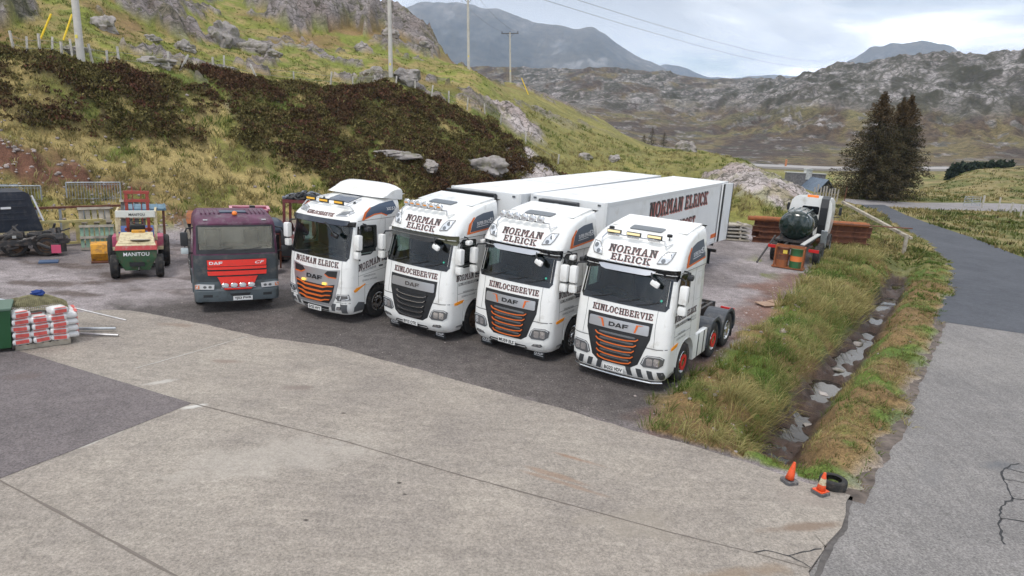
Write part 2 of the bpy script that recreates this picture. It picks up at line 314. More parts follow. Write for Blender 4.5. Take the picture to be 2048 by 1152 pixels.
def build_terrain():
    a1=np.arange(-40.,40.01,.13); az=np.radians(np.concatenate([np.arange(-85,-40,1.5),a1,np.arange(41,86,1.5)])); NA=len(az)
    rr=np.concatenate([[.3,2.,4.,6.,8.,9.5],RR]); n=len(rr)
    A,Q=np.meshgrid(az,rr,indexing='ij'); x=(Q*np.sin(A)).ravel(); y=(Q*np.cos(A)).ravel()
    z,m=terrain_z(x,y); r=np.hypot(x,y)
    idx=np.arange(NA*n).reshape(NA,n); f=np.stack([idx[:-1,:-1],idx[:-1,1:],idx[1:,1:],idx[1:,:-1]],-1).reshape(-1,4)[:,::-1]
    # slope
    Z=z.reshape(NA,n); dz=np.gradient(Z,axis=1)/np.gradient(rr)[None,:]; slope=np.abs(dz).ravel()
    c=lambda *v:np.array(v)[None,:]
    def mixc(a,b,k): return a+(b-a)*np.clip(k,0,1)[:,None]
    n1=fbm(x/5,y/5,5,z=70);n2=fbm(x/1.3,y/1.3,5,z=71);n3=fbm(x/.35,y/.35,3,z=72)
    green=c(.115,.145,.030);straw=c(.33,.255,.105);olive=c(.185,.18,.05)
    col=mixc(olive*np.ones((len(x),1)),green,sstep(-.1,.35,n1)); col=mixc(col,straw,sstep(.0,.38,n2+.35*n1*0+.25*(r<46)))
    upz=sstep(7.,9.,z)*(r<220)
    col=mixc(col,mixc(c(.17,.19,.035)*np.ones((len(x),1)),c(.25,.20,.075),sstep(-.15,.35,n2)),upz*.8)
    col=mixc(col,c(.20,.12,.06),upz*sstep(.15,.4,fbm(x/6,y/6,4,z=74))*.7)
    # right slope is drier
    adeg=np.degrees(np.arctan2(x,y)); col=mixc(col,mixc(c(.24,.205,.07)*np.ones((len(x),1)),c(.15,.15,.045),sstep(-.2,.3,n2)),sstep(-4,2,adeg)*(r>50)*(r<140)*.8)
    # heather
    hc=mixc(c(.062,.042,.025)*np.ones((len(x),1)),c(.085,.075,.028),sstep(-.1,.4,n2)); col=mixc(col,hc,m['heather']*(1-.25*sstep(.2,.5,n3)))
    col=mixc(col,c(.135,.066,.043)*(1+.5*n3[:,None]),m['red'])
    # rock
    crack=sstep(.35,.62,ridged(x/1.6+.4*y,y/2.2,5,.6,z=80)); rc=mixc(c(.25,.22,.212)*(1+.4*n2[:,None]),c(.06,.052,.042),(1-sstep(-.45,-.1,ridged(x/1.4,y/2.,4,.6,z=81)))*.9); rc=mixc(rc,c(.13,.13,.05),sstep(.2,.45,fbm(x/1.7,y/1.7,4,z=82))*.7)
    rc=mixc(rc,c(.20,.15,.135),sstep(0,.4,n1)*.4)
    rc=rc*(1+.75*m['pale'][:,None]); col=mixc(col,rc,m['rock'])
    # yard
    nl=fbm(x/2.2,y/2.2,5,.6,z=90); flat=(1-sstep(.12,.5,z))*(r<62)*(1-m['verge'])
    flat=flat*(1-sstep(-.6,.9,-pdist([(-26,28),(-13.5,35),(-8,42),(4,52),(14,48)],x,y,False)*0+ (y-(np.interp(x,[-26,-13.5,-8,4,14,20],[29,35,41,52,46,41])))))
    yd=mixc(c(.30,.265,.265)*np.ones((len(x),1)),c(.20,.175,.172),sstep(-.2,.35,nl)); yd=mixc(yd,c(.11,.085,.075),sstep(.1,.4,fbm(x/1.7,y/.9,4,z=92))*sstep(-9,-12,x)*.85)
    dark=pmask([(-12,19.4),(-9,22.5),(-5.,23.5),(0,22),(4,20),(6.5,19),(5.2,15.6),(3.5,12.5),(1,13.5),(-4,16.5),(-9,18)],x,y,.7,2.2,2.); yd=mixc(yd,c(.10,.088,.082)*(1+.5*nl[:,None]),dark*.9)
    redd=pmask([(3.5,14),(6.2,20.5),(9,26),(12,31),(14,31.5),(11,26.5),(8,21.5),(5.5,17.5),(4.6,14.5),(3.3,13)],x,y,.5,1.,1.4); yd=mixc(yd,c(.175,.10,.078)*(1+.45*nl[:,None]),redd*.9)
    yd=mixc(yd,c(.14,.15,.045),redd*sstep(.15,.4,n2+.2*nl)*.0+sstep(.25,.45,fbm(x/1.1,y/2.,4,z=95))*pmask([(7,22),(12,31),(13,36),(9.5,30),(6,23)],x,y,.6)*.8)
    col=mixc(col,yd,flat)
    # verge and ditch
    vc=mixc(c(.10,.15,.028)*np.ones((len(x),1)),c(.20,.13,.06),sstep(-.05,.25,n2)); col=mixc(col,vc,m['verge']); 
    col=mixc(col,c(.055,.034,.026)*(1+.5*n3[:,None]),m['ditch'])
    # right field
    rf=(adeg>24)*(r>40)*(r<200); col=mixc(col,mixc(c(.115,.120,.035)*np.ones((len(x),1)),c(.235,.19,.085),sstep(-.18,.22,fbm(x/2.6,y/2.6,6,.62,z=97))),rf*1.)
    col=mixc(col,c(.05,.035,.022),rf*sstep(.22,.32,fbm(x/7,y/4,4,z=98))*sstep(1,3,z))
    # far
    far=sstep(185,250,r); fn=fbm((x*.906-y*.423)/16,(x*.423+y*.906)/44,6,.62,z=100); fn2=fbm(x/60,y/60,5,z=101)
    fc=mixc(c(.082,.058,.038)*np.ones((len(x),1)),c(.125,.100,.048),sstep(.05,.4,fn)); fc=mixc(fc,c(.060,.045,.036),sstep(.02,.25,-fn+.3*fn2))
    fc=mixc(fc,c(.12,.125,.05),sstep(.18,.36,fbm(x/34,y/34,5,z=103))*.3*(r<520))
    hr=sstep(10.5,17,adeg+6*fbm(x/120,y/120,3,z=44))
    zz=z+9*fbm(x/45,y/45,4,z=104)
    rk=far*np.clip(hr*sstep(20,31,zz)+(1-hr)*sstep(460,560,r)*sstep(10,24,zz)*sstep(-.16,.10,fbm(x/30,y/60,5,.6,z=113)),0,1)
    rk=np.maximum(rk,far*sstep(.34,.40,fbm(x/7,y/7,4,z=110))*.9*(slope>.02))
    s_=x*.906-y*.423; q_=(x*.423+y*.906)/2.8; cr=ridged(s_/20+.3*q_/20,q_/16,6,.64,z=107); cr2=fbm(s_/9,q_/8,5,.62,z=108)
    frc=mixc(c(.245,.225,.218)*(1+.35*fn[:,None]),c(.050,.045,.036),sstep(-.02,-.26,cr)+sstep(.10,.30,cr2)*.85); frc=mixc(frc,c(.15,.12,.115),sstep(.1,.4,fn2)*.25)
    fc=mixc(fc,frc,rk); col=mixc(col,fc,far)
    gv=np.clip(flat+.0,0,1)
    me=npmesh('terrain',np.stack([x,y,z],1),[f],{'col':np.clip(col,.004,1),'mk':np.stack([gv,np.clip(m['rock']+rk,0,1),np.clip(m['ditch'],0,1)],1)})
    mt=bpy.data.materials.new('terrain'); mt.use_nodes=True; nt=mt.node_tree;nn=nt.nodes;l=nt.links;b=nn['Principled BSDF']
    at=nn.new('ShaderNodeAttribute');at.attribute_name='col'; mk=nn.new('ShaderNodeAttribute');mk.attribute_name='mk'; sp=nn.new('ShaderNodeSeparateColor'); l.new(mk.outputs['Color'],sp.inputs[0])
    geo=nn.new('ShaderNodeNewGeometry')
    def noi(s,d=6,ro=.65):
        t=nn.new('ShaderNodeTexNoise');t.inputs['Scale'].default_value=s;t.inputs['Detail'].default_value=d;t.inputs['Roughness'].default_value=ro;l.new(geo.outputs['Position'],t.inputs[0]);return t.outputs[0]
    def rng(s,a,b_,c_,d_):
        q=nn.new('ShaderNodeMapRange');q.inputs[1].default_value=a;q.inputs[2].default_value=b_;q.inputs[3].default_value=c_;q.inputs[4].default_value=d_;l.new(s,q.inputs[0]);return q.outputs[0]
    def mul(a_,b_):
        q=nn.new('ShaderNodeMath');q.operation='MULTIPLY';l.new(a_,q.inputs[0]);l.new(b_,q.inputs[1]);return q.outputs[0]
    f1=rng(noi(20,4,.85),.34,.66,.48,1.6); f2=rng(noi(3.1,6),.3,.7,.72,1.28); f3=rng(noi(.22,7),.3,.7,.8,1.2)
    ln0=nn.new('ShaderNodeVectorMath');ln0.operation='LENGTH';l.new(geo.outputs['Position'],ln0.inputs[0]);fm=rng(ln0.outputs['Value'],150,260,0,1);f4=rng(noi(.38,6,.75),.36,.64,.5,1.6);one=nn.new('ShaderNodeMix');l.new(fm,one.inputs[0]);one.inputs[2].default_value=1;l.new(f4,one.inputs[3]);k=mul(mul(mul(f1,f2),f3),one.outputs[0]); sc=nn.new('ShaderNodeVectorMath');sc.operation='SCALE';l.new(at.outputs['Color'],sc.inputs[0]);l.new(k,sc.inputs[3])
    # pale stones in the gravel
    vo=nn.new('ShaderNodeTexVoronoi');vo.inputs['Scale'].default_value=12;l.new(geo.outputs['Position'],vo.inputs[0]); st=rng(vo.outputs['Distance'],.10,.16,1,0); sg=nn.new('ShaderNodeMix');sg.data_type='RGBA'
    s2=mul(mul(st,sp.outputs[0]),rng(noi(1.2,3),.45,.6,0,1)); l.new(s2,sg.inputs[0]); l.new(sc.outputs[0],sg.inputs[6]); sg.inputs[7].default_value=(.46,.42,.40,1)
    ln=nn.new('ShaderNodeVectorMath');ln.operation='LENGTH';l.new(geo.outputs['Position'],ln.inputs[0])
    fr=rng(ln.outputs['Value'],190,260,0,1)
    def crev(s,lo,hi,zs,yr=1):
        m0=nn.new('ShaderNodeMapping');m0.inputs['Rotation'].default_value=(0,0,.436);l.new(geo.outputs['Position'],m0.inputs[0]);mp=nn.new('ShaderNodeMapping');mp.inputs['Scale'].default_value=(1,yr,zs);l.new(m0.outputs[0],mp.inputs[0])
        t=nn.new('ShaderNodeTexNoise');t.inputs['Scale'].default_value=s;t.inputs['Detail'].default_value=9;t.inputs['Roughness'].default_value=.66;t.inputs['Distortion'].default_value=.9;l.new(mp.outputs[0],t.inputs[0]);return rng(t.outputs[0],lo,hi,1,0)
    far_c=crev(.085,.42,.50,1.0,.36);near_c=crev(.55,.36,.47,1.5)
    def mixf(f_,a_,b_):
        q=nn.new('ShaderNodeMix');l.new(f_,q.inputs[0]);l.new(a_,q.inputs[2]);l.new(b_,q.inputs[3]);return q.outputs[0]
    def crack(s,w,yr,dist=6.):
        m0=nn.new('ShaderNodeMapping');m0.inputs['Rotation'].default_value=(0,0,.436);l.new(geo.outputs['Position'],m0.inputs[0]);m1=nn.new('ShaderNodeMapping');m1.inputs['Scale'].default_value=(s,s*yr,s*1.3);l.new(m0.outputs[0],m1.inputs[0])
        t=nn.new('ShaderNodeTexNoise');t.inputs['Scale'].default_value=1.3;t.inputs['Detail'].default_value=5;l.new(m1.outputs[0],t.inputs[0]);ad=nn.new('ShaderNodeVectorMath');ad.operation='MULTIPLY_ADD';l.new(t.outputs['Color'],ad.inputs[0]);ad.inputs[1].default_value=(1.1,1.1,1.1);l.new(m1.outputs[0],ad.inputs[2])
        vv=nn.new('ShaderNodeTexVoronoi');vv.feature='DISTANCE_TO_EDGE';vv.inputs['Scale'].default_value=1;l.new(ad.outputs[0],vv.inputs[0]);return rng(vv.outputs['Distance'],0,w,1,0)
    def mx2(a_,b_):
        q=nn.new('ShaderNodeMath');q.operation='MAXIMUM';l.new(a_,q.inputs[0]);l.new(b_,q.inputs[1]);return q.outputs[0]
    far_c=mx2(far_c,mx2(crack(.05,.13,.4),crack(.14,.10,.4)));near_c=mx2(near_c,crack(.9,.07,.8))
    cv=mixf(fr,near_c,far_c);cm=mul(cv,sp.outputs[1]);cx=nn.new('ShaderNodeMix');cx.data_type='RGBA';l.new(rng(cm,0,1,0,.88),cx.inputs[0]);l.new(sg.outputs[2],cx.inputs[6]);cx.inputs[7].default_value=(.050,.047,.028,1)
    l.new(cx.outputs[2],b.inputs['Base Color'])
    ro=rng(sp.outputs[2],0,1,.92,.45); l.new(ro,b.inputs['Roughness']); b.inputs['Specular IOR Level'].default_value=.25
    bp=nn.new('ShaderNodeBump');bp.inputs['Strength'].default_value=.55;bp.inputs['Distance'].default_value=.05;l.new(noi(22,5,.75),bp.inputs['Height'])
    bp2=nn.new('ShaderNodeBump');bp2.inputs['Distance'].default_value=3.;l.new(rng(sp.outputs[1],0,1,0,.6),bp2.inputs['Strength']);l.new(noi(.11,9,.68),bp2.inputs['Height']);l.new(bp.outputs[0],bp2.inputs['Normal'])
    l.new(bp2.outputs[0],b.inputs['Normal'])
    o=link('terrain',me,mt,smooth=True); tag(o,kind='structure')
    return idx,z.reshape(NA,n),rr,az
build_terrain()
def gz(x,y):
    return terrain_z(np.atleast_1d(np.asarray(x,float)),np.atleast_1d(np.asarray(y,float)))[0]
def gz1(x,y): return float(gz(x,y)[0])

# ---------------------------------------------------------------- mountains
def mountain(name,prof,Rc,depth,base,seed,snow=False):
    A0,A1=prof[0][0],prof[-1][0]; az=np.linspace(A0,A1,260); t=np.linspace(-1,1.0,90)
    crest=np.interp(az,*zip(*prof))+Rc*.0022*fbm(az*1.6,az*0+seed,5,.6,z=seed); k=np.ones(5)/5; cs=np.convolve(np.pad(crest,2,mode='edge'),k,'valid')
    AA,TT=np.meshgrid(np.radians(az),t,indexing='ij'); rr=Rc+depth*TT; x=rr*np.sin(AA);y=rr*np.cos(AA)
    w=np.where(TT<0,(1+TT)**1.25,1-.8*TT); edge=sstep(0,.06,(AA-np.radians(A0))/np.radians(A1-A0))*sstep(0,.06,(np.radians(A1)-AA)/np.radians(A1-A0))
    z=base+(cs[:,None]-base)*w
    z=z+depth*.11*ridged(x/900,y/1500,6,.55,z=seed)*w*(1-w)*2.2+depth*.006*fbm(x/90,y/90,5,.6,z=seed+3)
    n=fbm(x/420,y/420,6,.62,z=seed+5).ravel(); n2=fbm(x/110,y/160,5,.65,z=seed+8).ravel()
    c1=np.array([.135,.115,.085]);c2=np.array([.28,.26,.24]);c3=np.array([.085,.075,.055])
    col=c1+(c2-c1)*sstep(.10,.34,n2)[:,None]*.8; col=col+(c3-col)*sstep(.0,.3,n)[:,None]*.7; hi=sstep(.62,.98,w.ravel())[:,None]; col=col*(1-hi*.4)+np.array([.26,.225,.19])*hi*.4
    NA,n_=AA.shape; idx=np.arange(NA*n_).reshape(NA,n_); f=np.stack([idx[:-1,:-1],idx[1:,:-1],idx[1:,1:],idx[:-1,1:]],-1).reshape(-1,4)
    me=npmesh(name,np.stack([x.ravel(),y.ravel(),z.ravel()],1),[f],col); m=M_('far_rock',(.14,.12,.1),.95,attr='col',var=.25,vscale=.02)
    tag(link(name,me,m,smooth=True),kind='structure')
mountain('mountain',[(-24,380),(-17.31,461),(-13.58,536),(-10.13,646),(-8.57,697),(-5.8,725),(-3.41,699),(-2.22,696),(.59,625),(2.19,617),(3.79,602),(4.79,628),(5.78,594),(7.37,495),(9.33,423),(11.65,342),(13.94,270),(17,180),(20,100)],5000,1700,-60,3)
mountain('mountain',[(2,150),(5,250),(7.76,349),(9.72,516),(10.88,551),(12.42,522),(13.94,454),(15.81,455),(17.65,484),(19.81,493),(21.91,482),(24.62,414),(30,250)],6800,1200,-60,31)
mountain('mountain',[(18,200),(21.91,409),(23.95,524),(24.62,574),(25.01,606),(26.57,633),(28.46,644),(29.38,635),(29.93,611),(30.44,562),(31.47,435),(36,250)],5500,1000,-60,47)
# plain between the hills and the mountains, out to the horizon
MB().lathe([(1150,-8),(1600,-12),(9500,-60),(14000,-80)],n=96).build('moorland',M_('moor',(.11,.09,.065),.95,var=.3,vscale=.01)); tag(bpy.data.objects['moorland'],kind='structure')

# ---------------------------------------------------------------- concrete apron, road, tarmac
def sheet(name,poly,z,mat,thick=.0,step=.12,warp=.0,under=None,kind='structure',res=None):
    """flat sheet over an outline, dense enough to carry wear marks"""
    bm=bmesh.new(); vs=[bm.verts.new((p[0],p[1],0)) for p in poly]; f=bm.faces.new(vs); bmesh.ops.triangulate(bm,faces=[f])
    xs=[p[0] for p in poly];ys=[p[1] for p in poly]
    for ax,(a,b) in ((0,(min(xs),max(xs))),(1,(min(ys),max(ys)))):
        t=a+step
        while t<b:
            no=(1,0,0) if ax==0 else (0,1,0); co=(t,0,0) if ax==0 else (0,t,0)
            bmesh.ops.bisect_plane(bm,geom=bm.verts[:]+bm.edges[:]+bm.faces[:],plane_co=co,plane_no=no); t+=step
    be=[e for e in bm.edges if e.is_boundary]
    for v in {v for e in be for v in e.verts}:
        if warp:
            x,y=v.co.x,v.co.y; q=mnoise.noise_vector((x*2.3,y*2.3,1.7))+.5*mnoise.noise_vector((x*7,y*7,3.)); v.co.x+=warp*q.x; v.co.y+=warp*q.y
    if thick:
        r=bmesh.ops.extrude_edge_only(bm,edges=be)
        for v in [g for g in r['geom'] if isinstance(g,bmesh.types.BMVert)]: v.co.z=-thick
    for v in bm.verts: v.co.z+=z if not callable(z) else float(z(v.co.x,v.co.y))
    bmesh.ops.recalc_face_normals(bm,faces=bm.faces); me=bpy.data.meshes.new(name); bm.to_mesh(me); bm.free()
    for p in me.polygons:
        if p.normal.z<-.5: p.flip()
    o=link(name,me,mat); tag(o,kind=kind); return o
def surf_mat(name,base,alt,spots,stains=(),speck=.3,stretch=(1,1,1),angle=0,rough=.85,bump=.35):
    """worn paving: base/alt mottling, fine grain, brushed streaks; stains = soft ellipses (x,y,rx,ry,angle,colour,strength)"""
    m=bpy.data.materials.new(name);m.use_nodes=True;nt=m.node_tree;n=nt.nodes;l=nt.links;b=n['Principled BSDF'];b.inputs['Roughness'].default_value=rough;b.inputs['Specular IOR Level'].default_value=.3
    g=n.new('ShaderNodeNewGeometry')
    def noi(s,d=6,ro=.65,v=None,dist=0):
        t=n.new('ShaderNodeTexNoise');t.inputs['Scale'].default_value=s;t.inputs['Detail'].default_value=d;t.inputs['Roughness'].default_value=ro;t.inputs['Distortion'].default_value=dist;l.new(v or g.outputs['Position'],t.inputs[0]);return t.outputs[0]
    def rng(s,a,b_,c_,d_):
        q=n.new('ShaderNodeMapRange');q.inputs[1].default_value=a;q.inputs[2].default_value=b_;q.inputs[3].default_value=c_;q.inputs[4].default_value=d_;l.new(s,q.inputs[0]);return q.outputs[0]
    def mix(f,a,c):
        q=n.new('ShaderNodeMix');q.data_type='RGBA';l.new(f,q.inputs[0])
        for i,v in ((6,a),(7,c)):
            if isinstance(v,tuple): q.inputs[i].default_value=(*v,1)
            else: l.new(v,q.inputs[i])
        return q.outputs[2]
    def mul(*a):
        r=a[0]
        for k in a[1:]:
            q=n.new('ShaderNodeMath');q.operation='MULTIPLY';l.new(r,q.inputs[0])
            if isinstance(k,(int,float)): q.inputs[1].default_value=k
            else: l.new(k,q.inputs[1])
            r=q.outputs[0]
        return r
    c=mix(rng(noi(.55,7,.62,dist=.4),.35,.65,0,1),base,alt); c=mix(rng(noi(.23,5,.6),.45,.7,0,.6),c,spots)
    mp=n.new('ShaderNodeMapping');mp.vector_type='POINT';mp.inputs['Rotation'].default_value=(0,0,angle);mp.inputs['Scale'].default_value=stretch;l.new(g.outputs['Position'],mp.inputs[0])
    k=mul(rng(noi(26,4,.85),.34,.66,1-speck*1.35,1+speck*1.35),rng(noi(6,6,.7),.3,.7,.86,1.14),rng(noi(2.2,6,.7,mp.outputs[0]),.3,.7,.88,1.12))
    q=n.new('ShaderNodeVectorMath');q.operation='SCALE';l.new(c,q.inputs[0]);l.new(k,q.inputs[3]);c=q.outputs[0]
    wn=n.new('ShaderNodeTexNoise');wn.inputs['Scale'].default_value=2.2;wn.inputs['Detail'].default_value=5;l.new(g.outputs['Position'],wn.inputs[0])
    for (x,y,rx,ry,a,sc,st) in stains:
        mp=n.new('ShaderNodeMapping');mp.vector_type='TEXTURE';mp.inputs['Location'].default_value=(x,y,0);mp.inputs['Rotation'].default_value=(0,0,a);mp.inputs['Scale'].default_value=(rx,ry,1000);l.new(g.outputs['Position'],mp.inputs[0])
        ln=n.new('ShaderNodeVectorMath');ln.operation='LENGTH';l.new(mp.outputs[0],ln.inputs[0])
        ad=n.new('ShaderNodeMath');ad.operation='ADD';l.new(ln.outputs['Value'],ad.inputs[0]);l.new(rng(wn.outputs[0],.3,.7,-.45,.45),ad.inputs[1])
        c=mix(rng(ad.outputs[0],1.05,.45,0,st),c,sc)
    l.new(c,b.inputs['Base Color'])
    bp=n.new('ShaderNodeBump');bp.inputs['Strength'].default_value=bump;bp.inputs['Distance'].default_value=.02;l.new(noi(60,4,.8),bp.inputs['Height']);l.new(bp.outputs[0],b.inputs['Normal'])
    MATS[name]=m;return m
SB=(.19,.13,.085)
conc=surf_mat('concrete',(.315,.277,.238),(.250,.220,.194),(.380,.340,.288),[(4.9,10.0,.75,.13,.25,(.20,.14,.10),.75),(3.1,8.55,1.3,.2,.3,(.25,.18,.12),.6),(1.3,11.9,.5,.07,-.45,(.28,.17,.11),.7),(.95,11.2,.8,.08,-.45,(.28,.18,.12),.55),(1.15,10.9,.8,.06,-.45,(.28,.18,.12),.5),
 (-4.6,14.35,.35,.22,0,(.20,.16,.14),.7),(-6.6,15.7,.45,.16,.1,(.24,.18,.15),.6),(-9.2,18.2,.5,.2,0,(.24,.17,.13),.5),(-2.9,9.35,.05,.04,0,(.05,.04,.035),.9),(-1.7,10.6,.04,.03,0,(.05,.04,.035),.9),(-1.55,10.25,.05,.03,0,(.05,.04,.035),.9),(-3.3,13.2,.06,.04,0,(.08,.06,.05),.8),
 (-6.3,13.1,.28,.1,.6,(.62,.60,.56),.8),(-7.35,11.4,.5,.09,1.1,(.60,.57,.52),.7),(-7.6,14.2,.4,.12,.6,(.56,.53,.49),.6),(2.2,9.8,.9,.5,0,(.31,.27,.22),.4),(-4.,11.2,2.,.8,.5,(.46,.42,.37),.35),(5.3,10.9,.5,.3,0,(.26,.22,.19),.4)],speck=.30,stretch=(.5,2.4,1),angle=.5)
sheet('concrete_apron',SLAB,.06,conc,thick=.35,step=.5,warp=.05)
tar=surf_mat('worn_tarmac',(.165,.143,.143),(.135,.118,.118),(.195,.17,.165),[(-10.5,14.,.4,.3,0,(.13,.10,.09),.5)],speck=.35)
sheet('tarmac_patch',[(-13.4,14.2),(-12.6,15.35),(-11.6,15.52),(-6.42,13.22),(-7.25,11.5),(-8.01,9.95),(-8.6,8.6),(-15,8.)],.066,tar,step=.6,warp=.015)
road=surf_mat('old_asphalt',(.225,.211,.203),(.178,.168,.163),(.26,.243,.228),[(8.2,12.2,.9,.25,.95,(.17,.165,.165),.35),(9.3,9.7,1.,.5,1.,(.19,.185,.185),.4),(7.3,13.,.3,.12,.9,(.15,.12,.10),.6),(10.,12.7,.5,.25,0,(.12,.125,.135),.6)],speck=.38,stretch=(2.5,.3,1),angle=-.9)
newr=surf_mat('new_asphalt',(.085,.090,.103),(.068,.072,.084),(.102,.107,.122),[],speck=.25)
i0=[p for p in ROADL if p[1]<24]; 
sheet('road',i0+[(15.18,24.02),(20.9,21.6),(17.8,18.),(15.2,14.),(13.2,8.),(12,2.)],.03,road,step=.5,warp=.07)
sheet('road',[(15.12,23.9)]+[p for p in ROADL if p[1]>25]+[p for p in ROADR if p[1]>23][::-1]+[(20.9,21.52)],.036,newr,step=1.2,warp=.03)
lane=surf_mat('gravel_lane',(.27,.25,.25),(.23,.215,.215),(.3,.28,.27),[])
sheet('side_road',[(31.9,66.3),(37.8,65.6),(44,67.2),(52,70.),(60,74.),(75,82),(72,87),(58,79.6),(48,75.5),(41.,72.),(36.,71.6),(33.2,71.5),(32,69)],.02,lane,step=1.5,warp=.15)
LT=M_('joint',(.17,.145,.125),.95)
def strip(name,pts,w,z,mat,jit=.02,sub=.25,parent=None,wr=(.5,1.4)):
    P=[]
    for (ax,ay),(bx,by) in zip(pts[:-1],pts[1:]):
        n=max(1,int(math.hypot(bx-ax,by-ay)/sub))
        for i in range(n): P.append((ax+(bx-ax)*i/n,ay+(by-ay)*i/n))
    P.append(pts[-1]); P=[(x+random.uniform(-jit,jit),y+random.uniform(-jit,jit)) for x,y in P]
    v=[];f=[]
    for i,(x,y) in enumerate(P):
        a=P[max(0,i-1)];b=P[min(len(P)-1,i+1)];dx,dy=b[0]-a[0],b[1]-a[1];L=math.hypot(dx,dy) or 1;ww=w*(wr[0]+(wr[1]-wr[0])*(.5+.9*mnoise.noise((x*1.7,y*1.7,.3)) if wr[0]>.5 else random.random()))/2
        v+=[(x-dy/L*ww,y+dx/L*ww,z),(x+dy/L*ww,y-dx/L*ww,z)]
        if i: k=2*i; f.append((k-2,k-1,k+1,k))
    me=bpy.data.meshes.new(name);me.from_pydata(v,[],f);
    for p in me.polygons:
        if p.normal.z<0:p.flip()
    return link(name,me,mat,parent)
for pts,w in (([(-6.42,13.22),(-2.91,11.95),(-.75,11.),(1.18,10.23),(2.7,9.62),(3.82,9.24),(4.63,8.9)],.022),([(-8.1,9.98),(-6.26,9.01),(-4.33,7.98),(-2,6.8)],.035)):
    tag(strip('slab_joint',pts,w,.0665,LT,.004),kind='structure')
tag(strip('slab_joint',[(-6.96,17.6),(-7.9,15.9),(-8.5,14.9)],.03,.0665,M_('pale_joint',(.5,.47,.43),.9),.01),kind='structure')
CK=M_('crack_fill',(.035,.035,.037),.9)
cr=[([(10.4,12.9),(9.94,12.61),(9.7,12.35),(9.6,12.18),(9.42,11.75),(9.28,11.42),(8.95,11.2),(8.57,10.71),(8.36,10.39),(8.1,9.94)],.032),([(9.28,11.42),(9.9,11.3),(10.6,11.6)],.03),([(9.6,12.18),(10.2,12.),(10.9,12.4)],.03),([(9.94,12.61),(10.6,12.3),(11.2,12.5)],.025),([(8.57,10.71),(9.2,10.6),(9.6,10.2),(9.7,9.7)],.03),([(9.2,10.6),(9.4,10.95),(9.9,11.3)],.02),([(9.6,10.2),(10.1,10.4),(10.5,10.9)],.025),([(8.9,9.6),(9.3,9.2),(9.2,8.8)],.02),([(9.3,9.2),(9.7,9.7),(10.3,9.8)],.02)]
for pts,w in cr: tag(strip('road_crack',pts,w,.0345,CK,.03,.10),kind='structure')
for pts,w in (([(4.62,8.95),(4.4,9.2),(4.05,9.3),(3.85,9.22)],.02),([(4.4,9.2),(4.75,9.35),(4.98,9.42)],.02)): tag(strip('slab_crack',pts,w,.0665,CK,.02,.1),kind='structure')
# dark tarred seam between apron and road
tag(strip('road_seam',[(4.2,8.),(4.66,8.8),(5.12,9.5),(5.62,10.15),(6.2,11.15)],.10,.0345,M_('seam',(.10,.09,.085),.9,var=.3,vscale=8),.012,.08,wr=(.51,1.6)),kind='structure')

tag(strip('road_edge_dirt',[(x+.05,y-.05) for x,y in ROADL[3:12]],.5,.0345,M_('edge_dirt',(.125,.10,.085),.95,var=.5,vscale=5),.015,.10,wr=(.55,.95)),kind='structure')
# ---------------------------------------------------------------- ditch water
wm=bpy.data.materials.new('ditch_water');wm.use_nodes=True;b=wm.node_tree.nodes['Principled BSDF'];b.inputs['Base Color'].default_value=(.018,.013,.010,1);b.inputs['Roughness'].default_value=.04;b.inputs['IOR'].default_value=1.33;b.inputs['Specular IOR Level'].default_value=.5
t=wm.node_tree.nodes.new('ShaderNodeTexNoise');t.inputs['Scale'].default_value=7;bp=wm.node_tree.nodes.new('ShaderNodeBump');bp.inputs['Strength'].default_value=.08;bp.inputs['Distance'].default_value=.01;wm.node_tree.links.new(t.outputs[0],bp.inputs['Height']);wm.node_tree.links.new(bp.outputs[0],b.inputs['Normal'])
v=[];f=[]
for i,(x,y) in enumerate(DITCH[:11]):
    a=DITCH[max(0,i-1)];c_=DITCH[min(len(DITCH)-1,i+1)];dx,dy=c_[0]-a[0],c_[1]-a[1];L=math.hypot(dx,dy);v+=[(x-dy/L*1.1,y+dx/L*1.0,-.835),(x+dy/L*1.0,y-dx/L*1.0,-.835)]
    if i:k=2*i;f.append((k-2,k-1,k+1,k))
me=bpy.data.meshes.new('ditch_water');me.from_pydata(v,[],f);tag(link('ditch_water',me,wm),kind='structure')
# ---------------------------------------------------------------- ground cover
def blades(name,x,y,h,w,lean,col,mat,zoff=-.03,curl=.5,label=None,cat=None):
    n=len(x); z=gz(x,y)+zoff; th=RNG.random(n)*2*PI; dx,dy=np.cos(th)*w/2,np.sin(th)*w/2
    lx,ly=lean; v=np.zeros((n,5,3))
    b=np.stack([x,y,z],1); s=np.stack([dx,dy,0*dx],1)
    mid=b+np.stack([lx*.35*h,ly*.35*h,h*.6],1); tip=b+np.stack([lx*h,ly*h,h*(1-curl*np.clip(np.hypot(lx,ly),0,1.2)*.6)],1)
    v[:,0]=b-s;v[:,1]=b+s;v[:,2]=mid+s*.8;v[:,3]=mid-s*.8;v[:,4]=tip
    i=np.arange(n)[:,None]*5; q=i+np.array([[0,1,2,3]]); t=i+np.array([[3,2,4]])
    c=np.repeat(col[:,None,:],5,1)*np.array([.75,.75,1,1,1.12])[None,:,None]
    me=npmesh(name,v.reshape(-1,3),[q,t],np.clip(c.reshape(-1,3),0,1)); o=link(name,me,mat); tag(o,label,cat,kind='stuff'); return o
GM=M_('grass_blade',(.2,.2,.06),.8,attr='col',spec=.2)
